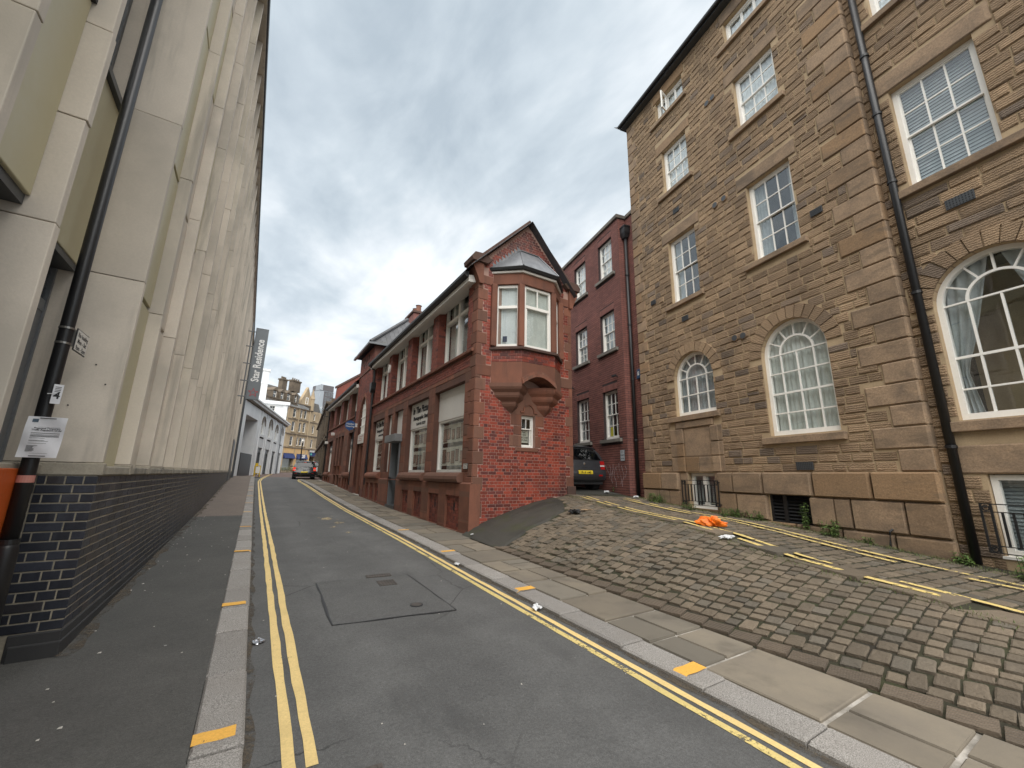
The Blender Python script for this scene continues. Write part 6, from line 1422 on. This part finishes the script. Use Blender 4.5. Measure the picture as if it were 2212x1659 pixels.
for a, b, z in ((-.82, 0, 14.7), (1.15, 1.75, 14.7), (-2.4, -1.7, 14.6), (-4.2, -3.4, 14.6)):
    dm = obj('dormer', MB().box(a * k_ - .25, a * k_, .1, 2.4, zf(z) - .2, zf(z + 1.15)).box(b * k_, b * k_ + .25, .1, 2.4, zf(z) - .2, zf(z + 1.15)).prism_y([(a * k_ - .35, zf(z + 1.15)), (b * k_ + .35, zf(z + 1.15)), ((a + b) / 2 * k_, zf(z + 1.75))], 0, 2.4), m_sanddark, SA_, recalc=True); obj('pane', MB().box(a * k_, b * k_, .35, .4, zf(z) - .2, zf(z + 1.15)), m_glass, dm); obj('frame', MB().box(a * k_, b * k_, .25, .34, zf(z + .5), zf(z + .6)).box(a * k_, a * k_ + .12, .25, .34, zf(z) - .2, zf(z + 1.1)).box(b * k_ - .12, b * k_, .25, .34, zf(z) - .2, zf(z + 1.1)), m_white, dm); obj('back', MB().box(a * k_, b * k_, .6, .7, zf(z) - .2, zf(z + 1.15)), m_dark, dm)
tu = obj('turret', MB().tube([(5.9 * k_, -.1, zf(13.6)), (5.9 * k_, -.1, zf(16.0))], .55, 8), m_sand, SA_); obj('spire', MB().tube([(5.9 * k_, -.1, zf(16.0)), (5.9 * k_, -.1, zf(16.1)), (5.9 * k_, -.1, zf(18.0))], [.7, .6, .03], 8), m_sand, tu)
bx('core', m_sanddark, SA_, None, -8.9, 12, 1.6, 9, 1, zf(13.5))  # unseen inner box, stops light passing through the block

# ------------------------------------------------------------------ tower block, ornate building on the right
m_clad = surf('grey_cladding', (.36, .39, .42), (.32, .35, .38), .5, .1, 5, .04, bump=0); m_claddark = surf('dark_cladding', (.12, .11, .115), None, .5, .1, 5, .04, bump=0)
TW = empty('tower_block', (21.0, 200, 0), math.radians(20), 'pale grey modern tower block far behind the sandstone building', 'tower')
bx('shaft', m_clad, TW, None, 0, 6.6, 0, 8, 1, 38.5); bx('crown', m_claddark, TW, None, .3, 6.4, -.15, 7.7, 38.6, 41.2); bx('crown_panel', m_clad, TW, None, -.1, 1.2, -.25, 4, 38.6, 41.0)
for i in range(5):
    for j in range(3): w_ = bx('window', m_claddark, TW, None, 2.5 + j * 1.35, 3.6 + j * 1.35, -.08, -.01, 26.5 + i * 2.4, 28.4 + i * 2.4); obj('pane', MB().box(2.6 + j * 1.35, 3.5 + j * 1.35, -.12, -.09, 26.6 + i * 2.4, 28.3 + i * 2.4), m_glass2, w_)
bx('dark_bay', m_claddark, TW, None, 2.0, 6.5, -.06, -.012, 24, 38.3)
OR = empty('ornate_building', (4.95, 36.9, 0), math.radians(85 - 180), 'dark ornate stone building with heavy cornices just past the red shops', 'building')
mb = MB(); oh = []
for k in range(5):
    c = -3.2 - k * 4.2; oh += [Hole(c - .8, c + .8, 4.9, 6.7, 'round', spring=5.9, rec=.4), Hole(c - .9, c + .9, 1.3, 3.6, rec=.4)]
wall_mesh(mb, -24, 0, .8, 7.3, oh, 0); mb.poly([(0, 0, .8), (0, 6, .8), (0, 6, 7.3), (0, 0, 7.3)]).poly([(-24, 0, 7.3), (0, 0, 7.3), (0, 6, 7.3), (-24, 6, 7.3)]); obj('wall', mb, m_sanddark, OR)
for z, d_ in ((7.3, .5), (7.1, .3), (4.2, .4), (3.95, .22), (4.6, .2), (1.4, .2)): bx('cornice', m_sanddark, OR, None, -24, .1 + d_ * .3, -d_, -.005, z - .1, z + .12, bevel=.03)
for k in range(6):
    for z0_, z1_ in ((1.45, 3.8), (4.65, 6.95)): bx('column', m_sanddark, OR, None, -1.35 - k * 4.2, -.85 - k * 4.2, -.35, -.005, z0_, z1_, bevel=.05)
for h in oh: w_ = sash(OR, I4, h.x0, h.x1, h.z0, h.z1, .2, 2, 1, 1, behind=None, panes=False, fr=.1, mat=m_sanddark)
bx('parapet_block', m_sanddark, OR, None, -24, 0, -.1, .5, 7.43, 7.75)

# ------------------------------------------------------------------ vehicles
def carmat(name, col, rough=.3, met=.0):
    m, t, p = newmat(name); g = G(t); p.inputs['Base Color'].default_value = (*col, 1); p.inputs['Roughness'].default_value = rough; p.inputs['Metallic'].default_value = met; p.inputs['Coat Weight'].default_value = .6; p.inputs['Coat Roughness'].default_value = .06
    n = g.noise(9, 4, .6); g.put(p.inputs['Roughness'], g.mr(n, .3, .7, rough, rough + .15)); return m
m_tyre = plain('tyre_rubber', (.018, .018, .019), .8); m_rim = plain('wheel_alloy', (.25, .25, .26), .35, .7); m_carglass = glassmat('car_glass', (.25, .28, .3), 1.4); m_trim = plain('black_trim', (.02, .02, .022), .55)
m_red = plain('red_lens', (.35, .012, .012), .2); m_redlit = plain('lit_brake_lens', (.5, .02, .01), .2, emit=(1, .06, .02), estr=.16); m_plate = plain('yellow_plate', (.62, .47, .02), .5); m_chrome = plain('chrome', (.6, .6, .6), .15, 1.0); m_clear = plain('clear_lens', (.5, .48, .48), .15)
PROF = [(.14, .27), (.03, .36), (.0, .50), (.015, .63), (.07, .69), (.10, .84), (.13, .98), (.30, 1.24), (.44, 1.40), (.40, 1.445), (.46, 1.475), (.9, 1.515), (1.5, 1.51), (2.0, 1.44), (2.45, 1.17), (2.72, .99), (3.1, .93), (3.42, .82), (3.57, .66), (3.6, .45), (3.52, .28), (3.32, .22)]
def hwid(z, W): return W / 2 * float(np.interp(z, [.2, .35, .6, .95, 1.0, 1.25, 1.42, 1.52], [.93, .985, 1.0, .985, .96, .86, .77, .68]))
def car(name, loc, rz, W, Hs, paintm, label, lit=False, plate='', low=True, Ls=1.0):
    c_ = empty(name, loc, rz, label, 'car')
    pts = [(x * Ls, z * Hs) for x, z in PROF]
    for cx in (2.92, .64):
        for q in range(9):
            a = math.pi * q / 8; pts.append((cx * Ls + .335 * math.cos(a), .30 + .335 * math.sin(a) if True else 0))
    n = len(pts); ks = [-1, -.965, -.8, -.4, 0, .4, .8, .965, 1]; rings = []
    L = 3.6 * Ls
    for k in ks:
        r = []
        for x, z in pts:
            e = .13 * max(0, abs(k) - .3) ** 2.2; xx = x + e * max(0, 1 - x / .6) - e * max(0, 1 - (L - x) / .6)
            zz_ = z - (.05 * abs(k) ** 3 if z > 1.3 * Hs else 0) + (.03 if abs(k) == 1 and z < .3 else 0); yy = k * hwid(z / Hs, W)
            r.append((yy if abs(k) < 1 else yy * .988, xx, zz_))
        rings.append(r)
    mb = MB(); mb.loft(rings, cap=True)
    body = obj('body', mb, paintm, c_, recalc=True, smooth=True); body.modifiers.new('split', 'EDGE_SPLIT').split_angle = math.radians(38)
    def rear(z, k, d=.008):
        x = float(np.interp(z / Hs, [.36, .5, .63, .69, .84, .98, 1.24, 1.40], [.03, 0, .015, .07, .10, .13, .30, .44])) * Ls
        e = .13 * max(0, abs(k) - .3) ** 2.2; return (k * hwid(z / Hs, W), x + e * max(0, 1 - x / .6) - d, z)
    def patch(nm, mat, z0, z1, k0, k1, d=.008, kt=None, nu=8, nv=4, parent=c_):
        kt = kt or (k0, k1)
        def fn(u, v): z = z0 + (z1 - z0) * v; a = k0 + (kt[0] - k0) * v; b = k1 + (kt[1] - k1) * v; return rear(z, a + (b - a) * u, d)
        return obj(nm, MB().grid(fn, nu, nv), mat, parent, smooth=True)
    patch('rear_window', m_carglass, 1.0 * Hs, 1.375 * Hs, -.86, .86, .007, (-.8, .8)); patch('window_seal', m_trim, .985 * Hs, 1.385 * Hs, -.9, .9, .004, (-.84, .84))
    patch('bumper_trim', m_trim, .37 * Hs, .46 * Hs, -.9, .9, .006); patch('tailgate_seam', m_trim, .685 * Hs, .695 * Hs, -.84, .84, .007)
    for s in (-1, 1):
        a, b = (-.995, -.76) if s < 0 else (.76, .995); tl = patch('tail_light', m_redlit if lit else m_red, .70 * Hs, .97 * Hs, a, b, .014); patch('lens_band', m_clear, .79 * Hs, .84 * Hs, a * .98, b * .98, .018, parent=tl)
        patch('tailgate_seam', m_trim, .69 * Hs, .99 * Hs, s * .75, s * .765, .006)
        patch('fog_lamp', m_red, .48 * Hs, .53 * Hs, s * .62, s * .8, .008)
    if lit: patch('high_brake_light', m_redlit, 1.375 * Hs, 1.392 * Hs, -.15, .15, .012)
    pl_ = patch('number_plate', m_plate, .545 * Hs, .545 * Hs + .111, -.26 / hwid(.6, W), .26 / hwid(.6, W), .016)
    if plate:
        o = text('lettering', plate, .105, pl_, I4, 0, .545 * Hs + .019, 0, m_ink, 'CENTER', .0022, .001, sx=.86); zz_ = [v.co for v in o.data.vertices]
        for v in o.data.vertices: p_ = rear(v.co.z, v.co.x / hwid(.6, W), .019); v.co.y = p_[1]
    pts_b = [rear(.88 * Hs, 0, .018)]; obj('badge', MB().tube([(0, pts_b[0][1], .88 * Hs), (0, pts_b[0][1] - .01, .88 * Hs)], .038, 12), m_chrome, c_)
    if plate: text('badge_mark', 'S', .07, c_, I4, 0, .855 * Hs, pts_b[0][1] - .012, m_chrome, 'CENTER', .006, .002)
    patch('tailgate_handle', m_trim, .735 * Hs, .78 * Hs, -.13, .13, .008)
    obj('wiper', MB().tube([rear(1.0 * Hs, .02, .02), rear(1.03 * Hs, .1, .025), rear(1.0 * Hs, .55, .02)], .01, 6), m_trim, c_)
    for s in (-1, 1):
        def sd(x, z, d=.006): return (s * (hwid(z, W) * .988 + d), x * Ls, z * Hs)
        for a, b, c2, d2 in ((.50, 1.12, .66, 1.06), (1.18, 1.95, 1.12, 1.86), (1.98, 2.42, 1.9, 2.08)):
            def fn(u, v): z = 1.0 + .40 * v; x0_ = a + (c2 - a) * v; x1_ = b + (d2 - b) * v; return sd(x0_ + (x1_ - x0_) * u, z if not (a > 1.9) else 1.0 + .36 * v)
            obj('side_window', MB().grid(fn, 3, 4), m_carglass, c_, smooth=True)
        for x0_ in (1.15, 2.0): obj('door_seam', MB().grid(lambda u, v: sd(x0_ + .008 * u, .35 + .6 * v, .003), 1, 5), m_trim, c_)
        for x0_ in (.98, 1.85): obj('door_handle', MB().box(s * (W / 2 + .004) - .012, s * (W / 2 + .004) + .012, x0_ * Ls, (x0_ + .16) * Ls, .86 * Hs, .89 * Hs), paintm, c_)
        mr_ = obj('wing_mirror', MB().box(s * W / 2 + min(0, s * .2), s * W / 2 + max(0, s * .2), 2.28 * Ls, 2.36 * Ls, .98 * Hs, 1.09 * Hs), paintm, c_, bevel=.03)
        for cx in (.64, 2.92):
            wo = s * (W / 2 - .02); wi = s * (W / 2 - .2)
            wh_ = obj('wheel', MB().tube([(wi, cx * Ls, .30), (wi + (wo - wi) * .1, cx * Ls, .30), (wi + (wo - wi) * .85, cx * Ls, .30), (wo, cx * Ls, .30)], [.27, .30, .30, .27], 24), m_tyre, c_, smooth=False)
            obj('rim', MB().tube([(wo - s * .01, cx * Ls, .30), (wo + s * .006, cx * Ls, .30)], [.20, .19], 20), m_rim, wh_); obj('hub', MB().tube([(wo, cx * Ls, .30), (wo + s * .015, cx * Ls, .30)], .05, 12), m_trim, wh_)
            obj('wheel_well', MB().tube([(wi - s * .1, cx * Ls, .31), (wo - s * .05, cx * Ls, .31)], .332, 20), m_trim, wh_)
    obj('underside', MB().box(-W / 2 + .08, W / 2 - .08, .15, L - .2, .2, .42), m_trim, c_); obj('interior', MB().box(-W / 2 + .15, W / 2 - .15, .5, 2.3 * Ls, .45, .98 * Hs).box(-W / 2 + .25, -.1, .95, 1.1, .9, 1.2 * Hs).box(.1, W / 2 - .25, .95, 1.1, .9, 1.2 * Hs), m_trim, c_)
    return c_
g1 = car('parked_car', (7.99, 10.05, 0), math.radians(-9), 1.6, .97, carmat('grey_car_paint', (.045, .048, .054), .3, .4), 'dark grey hatchback with yellow rear plate parked in the lane', False, 'YR16 VME')
g1.location = (9.02, 10.0, lane(9.0, 10.4) - .03); g1.rotation_euler = (math.radians(2.0), 0, math.radians(-11.5))
b1 = car('moving_car', (3.60, 38.2, zp(38.2) - .11), math.radians(-3), 1.75, 1.0, carmat('black_car_paint', (.012, .012, .013), .2), 'black hatchback with lit brake lights in the road ahead', True, ''); b1.rotation_euler = (math.radians(1.4), 0, math.radians(-4))
b2 = car('moving_car', (5.0, 45.0, zp(45) - .11), math.radians(-12), 1.8, 1.0, carmat('silver_car_paint', (.16, .165, .17), .3, .4), 'second car with lit lights just beyond the black hatchback', True, '')
b3 = car('moving_car', (6.4, 52.0, zp(52) - .11), math.radians(-18), 1.8, 1.0, carmat('dark_car_paint', (.03, .03, .035), .3), 'dark car farthest off, beyond the other two cars in the road', True, '')

# ------------------------------------------------------------------ street furniture far off
fl = empty('street_lamp', (4.35, 52, zp(52) - .11), 0, 'dark street lamp column standing in front of the awnings', 'lamp post')
obj('column', MB().tube([(0, 0, 0), (0, 0, 1.0), (0, 0, 1.1), (0, 0, 3.2), (0, 0, 3.6)], [.12, .12, .07, .055, .05], 10), m_blackmatt, fl); obj('lantern', MB().tube([(0, 0, 3.6), (0, 0, 3.8), (0, 0, 4.1)], [.06, .14, .02], 8), m_whiteboard, fl)
ct = empty('yellow_bin_frame', (.28, 41.2, zp(41.2) - .1), math.radians(10), 'yellow framed stand with white panel beside the black gate', 'barrier')
m_yp = plain('yellow_metal', (.60, .40, .02), .5)
obj('frame', MB().box(-.22, -.17, -.15, .15, 0, 1.0).box(.17, .22, -.15, .15, 0, 1.0).box(-.17, .17, -.15, .15, .95, 1.0).box(-.17, .17, -.15, .15, .3, .35).box(-.2, -.0, -.12, .1, 1.0, 1.2), m_yp, ct); obj('panel', MB().box(-.14, .16, -.17, -.151, .38, .9), m_whiteboard, ct); obj('foot', MB().box(-.25, .25, -.2, .2, -.01, .05), m_darkgrey, ct)

# ------------------------------------------------------------------ plants
def leafmat(name, a, b):
    m, t, p = newmat(name); g = G(t); r = g.rand(); g.put(p.inputs['Base Color'], g.mix(r, a, b)); p.inputs['Roughness'].default_value = .6
    p.inputs['Subsurface Weight'].default_value = 0.0; return m
m_leaf = leafmat('weed_leaf', (.05, .10, .02), (.12, .18, .04)); m_leafdry = leafmat('dry_grass', (.10, .11, .035), (.17, .15, .06)); m_stem = plain('weed_stem', (.05, .075, .02), .7)
def blade(mb, p, d, l_, w_, drop=.3):
    d = Vector(d).normalized(); s = d.cross(Vector((0, 0, 1))); s = s.normalized() if s.length > .01 else Vector((1, 0, 0)); p = Vector(p); a = []
    for t, k in ((0, .3), (.45, 1), (1, .05)):
        q = p + d * l_ * t - Vector((0, 0, drop * l_ * t * t)); a += [q - s * w_ * k / 2, q + s * w_ * k / 2]
    mb.add([tuple(v) for v in a], [(0, 1, 3, 2), (2, 3, 5, 4)])
def weed(a, o, n, h, r, label, grassy=False):
    x, y = axy(a, o); t = empty('weed', (x, y, lane(x, y) - .02), U(0, 6), label, 'weed', 'weeds at the foot of the walls')
    mb = MB(); st = MB()
    for _ in range(n):
        an = U(0, 6.28); rr = r * math.sqrt(rnd.random()); px, py = rr * math.cos(an), rr * math.sin(an) * .6; hh = h * U(.5, 1.3)
        if grassy: blade(mb, (px, py, 0), (U(-.5, .5), U(-.5, .5), 1), hh, .006, .4); continue
        st.tube([(px, py, 0), (px + U(-.03, .03), py + U(-.03, .03), hh)], .003, 4, cap=False)
        for q in range(int(4 + hh * 30)):
            z = hh * U(.15, 1); b_ = U(0, 6.28); blade(mb, (px, py, z), (math.cos(b_), math.sin(b_), U(.1, .8)), U(.04, .085), U(.02, .042), .5)
    obj('leaves', mb, m_leafdry if grassy else m_leaf, t, kind='stuff')
    if not grassy: obj('stems', st, m_stem, t, kind='stuff')
    return t
weed(.75, .30, 46, .20, .42, 'broad clump of green weeds at the left corner of the stone wall')
weed(1.95, .42, 16, .13, .16, 'small green tuft below the left basement railing')
weed(3.1, .25, 34, .16, .34, 'leafy weeds between the basement railing and the black louvre')
weed(3.62, .2, 14, .17, .14, 'small weed at the left foot of the black louvre')
weed(4.52, .12, 12, .42, .10, 'tall thin weed growing up in front of the black louvre')
weed(5.0, .22, 26, .22, .26, 'bushy weed just right of the black louvre')
weed(5.55, .2, 8, .10, .08, 'tiny isolated weed under the plinth blocks')
weed(6.62, .12, 18, .14, .14, 'weed at the foot of the black rainwater pipe')
weed(7.5, .25, 40, .24, .34, 'dark weeds under the right basement railing')
weed(-1.35, .12, 22, .22, .18, 'weed at the foot of the brick wall near the parked car')
# moss and grass along the wall and in the joints
mb = MB()
for _ in range(5200):
    a = U(-.3, 9); o = abs(rnd.gauss(0, .17)) + .08; x, y = axy(a, o)
    if rnd.random() < .35: x, y = axy(a, 2.5 + rnd.gauss(0, .06))
    blade(mb, (x, y, lane(x, y) - .01), (U(-.6, .6), U(-.6, .6), 1), U(.02, .07), .006, .3)
for _ in range(1500):
    y = U(.3, 8); x = U(4.6, 6.9); n_ = math.sin(x * 3.1 + y * 1.7) + math.sin(x * 1.3 - y * 2.9)
    if n_ > .4 and x < wallx(y) - 2.3 and not y > hay(x): blade(mb, (x, y, lane(x, y) - .03), (U(-.6, .6), U(-.6, .6), 1), U(.03, .05), .006, .3)
obj('grass', mb, leafmat('verge_grass', (.07, .10, .025), (.14, .15, .05)), kind='stuff', label='thin grass along the stone wall and between the cobbles', cat='grass')
mb = MB()
for _ in range(1400):
    x = 4.2 + U(-2.2, 2.2); y = 76 + U(-1, 1); blade(mb, (x, y, zp(76) + U(-.1, .7)), (U(-1, 1), U(-1, 1), U(.2, 1)), U(.15, .4), .09, .5)
fb = obj('flower_bed', MB().box(1.8, 6.6, 74.8, 77.2, zp(76) - .3, zp(76) - .02), m_sanddark, None, bevel=.05, label='low planted bed in front of the far shop awnings', cat='planter'); obj('plants', mb, m_leafdry, fb)

# ------------------------------------------------------------------ litter
def crumple(name, loc, s, mat, label, cat, seed, nu=16, nv=10, flat=.45, rz=0, group=None):
    r = random.Random(seed); ph = [r.uniform(0, 6) for _ in range(12)]
    def fn(u, v):
        a = u * 2 * math.pi; b = (v - .5) * math.pi
        k = 1 + .28 * math.sin(3 * a + ph[0] + 2 * b) + .2 * math.sin(5 * a - 3 * b + ph[1]) + .16 * math.sin(9 * a + ph[2] + 5 * b) + .12 * math.sin(14 * a + 7 * b + ph[3])
        return (s[0] * k * math.cos(a) * math.cos(b), s[1] * k * math.sin(a) * math.cos(b), max(0, s[2] * (k * math.sin(b) * flat + flat * .9)))
    o = obj(name, MB().grid(fn, nu, nv), mat, None); o.location = loc; o.rotation_euler = (0, 0, rz); return tag(o, label, cat, group)
m_orbag = surf('orange_bag_plastic', (.85, .20, .012), (.75, .16, .01), .35, 8, 40, .1, bump=.6, bdist=.01, bscale=22)
crumple('plastic_bag', (7.17, 4.62, lane(7.17, 4.62) + .005), (.10, .19, .16), m_orbag, 'crumpled orange plastic bag lying on the cobbled lane', 'bag', 3, 40, 22, rz=.3)
m_tissue = surf('white_tissue', (.72, .73, .74), None, .8, 10, 40, .05, bump=.4)
for k, (x, y, zf_, s, lb) in enumerate(((6.50, 3.95, lane, .10, 'crumpled white paper on the lane below the orange bag'), (9.38, 9.45, lane, .11, 'white litter at the foot of the brick wall by the car'), (9.50, 8.40, lane, .09, 'white tissue at the corner of brick block and stone wall'), (3.10, 4.36, zr, .08, 'white tissue in the right gutter near the yellow kerb mark'), (3.13, 6.72, zr, .06, 'pale litter in the right gutter near the flagstone corner'))):
    crumple('litter_paper', (x, y, zf_(x, y) + .012), (s * .6, s, s * .5), m_tissue, lb, 'litter', 20 + k, 18, 10, .5, U(0, 3))
m_foil = plain('silver_foil', (.55, .55, .57), .25, .9)
crumple('crushed_can', (.245, 4.8, zr(.2, 4.8)), (.045, .055, .03), m_foil, 'flattened silver can lying in the left gutter', 'can', 41, 16, 8)
crumple('broken_debris', (6.35, 7.42, lane(6.35, 7.42) + .01), (.10, .13, .09), m_blackmatt, 'black broken debris on the cobbles beside the concrete haunch', 'debris', 44, 14, 8, rz=.4)
crumple('cardboard_scrap', (6.62, 7.35, lane(6.62, 7.35) + .01), (.14, .05, .03), surf('cardboard', (.36, .25, .15), None, .8), 'brown cardboard scrap next to the black debris on cobbles', 'debris', 45, 12, 6, rz=-.3)
o = obj('cigarette_packet', MB().box(-.012, .012, -.06, .06, 0, .02), m_tissue, None, bevel=.003, label='small white stick of litter at the foot of the corner building', cat='litter'); o.location = (4.40, 8.72, lane(4.45, 8.72) + .04); o.rotation_euler = (0, 0, -.9)
m_dirt, t_, p_ = newmat('wall_foot_dirt'); g_ = G(t_); g_.put(p_.inputs['Base Color'], g_.mix(g_.noise(30, 4, .7), (.05, .04, .03), (.12, .095, .065))); p_.inputs['Roughness'].default_value = .95
uvn = g_.n('ShaderNodeUVMap'); 
g_.put(p_.inputs['Alpha'], g_.mr(g_.math('ADD', g_.math('MULTIPLY', g_.noise(3, 5, .7), .6), g_.math('MULTIPLY', g_.noise(45, 4, .8), .5)), .50, .62, 0, .85))
dm = MB().grid(lambda u, v: (-1.128 - v * .008 * 38 + (.09 + .03 * math.sin(v * 160) + .02 * math.sin(v * 431)) * u, 4.9 + v * 36, zp(4.9 + v * 36) + .003 + .012 * (1 - u)), 2, 240)
obj('dirt', dm, m_dirt, kind='stuff', label='dirt gathered along the foot of the left wall', cat='dirt')
dm = MB().grid(lambda u, v: (3.172 - (.05 + .02 * math.sin(v * 283)) * u, -1 + v * 37, zp(-1 + v * 37) - .096 + .01 * (1 - u)), 2, 240)
obj('dirt', dm, m_dirt, kind='stuff', label='dirt lying in the right-hand gutter', cat='dirt')
dm = MB().grid(lambda u, v: (.158 + (.05 + .02 * math.sin(v * 283)) * u, -1 + v * 37, zp(-1 + v * 37) - .096 + .01 * (1 - u)), 2, 240)
obj('dirt', dm, m_dirt, kind='stuff', label='dirt lying in the left-hand gutter', cat='dirt')
# pale grit and gum spots scattered on the left pavement
mb = MB(); mg = MB()
for _ in range(80):
    y = U(2.2, 15); x = U(-1.1, -.12) if rnd.random() < .55 else -1.08 + abs(rnd.gauss(0, .12)); s = U(.004, .014); z = zp(y) + .002
    if x < -1.07: continue
    mb.add([(x - s, y - s * .7, z), (x + s, y - s, z), (x + s * .8, y + s, z + .003), (x - s * .6, y + s * .8, z + .002), (x, y, z + s * .5)], [(0, 1, 4), (1, 2, 4), (2, 3, 4), (3, 0, 4)])
for _ in range(70):
    y = U(.8, 20); x = U(.2, 3.1); s = U(.003, .009); z = zp(y) - .098
    mb.add([(x - s, y - s * .7, z), (x + s, y - s, z), (x + s * .8, y + s, z + .003), (x - s * .6, y + s * .8, z + .002), (x, y, z + s * .5)], [(0, 1, 4), (1, 2, 4), (2, 3, 4), (3, 0, 4)])
obj('grit', mb, surf('pale_grit', (.42, .40, .36), None, .8, bump=0), kind='stuff', label='pale grit and crumbs scattered on pavement and road', cat='grit')
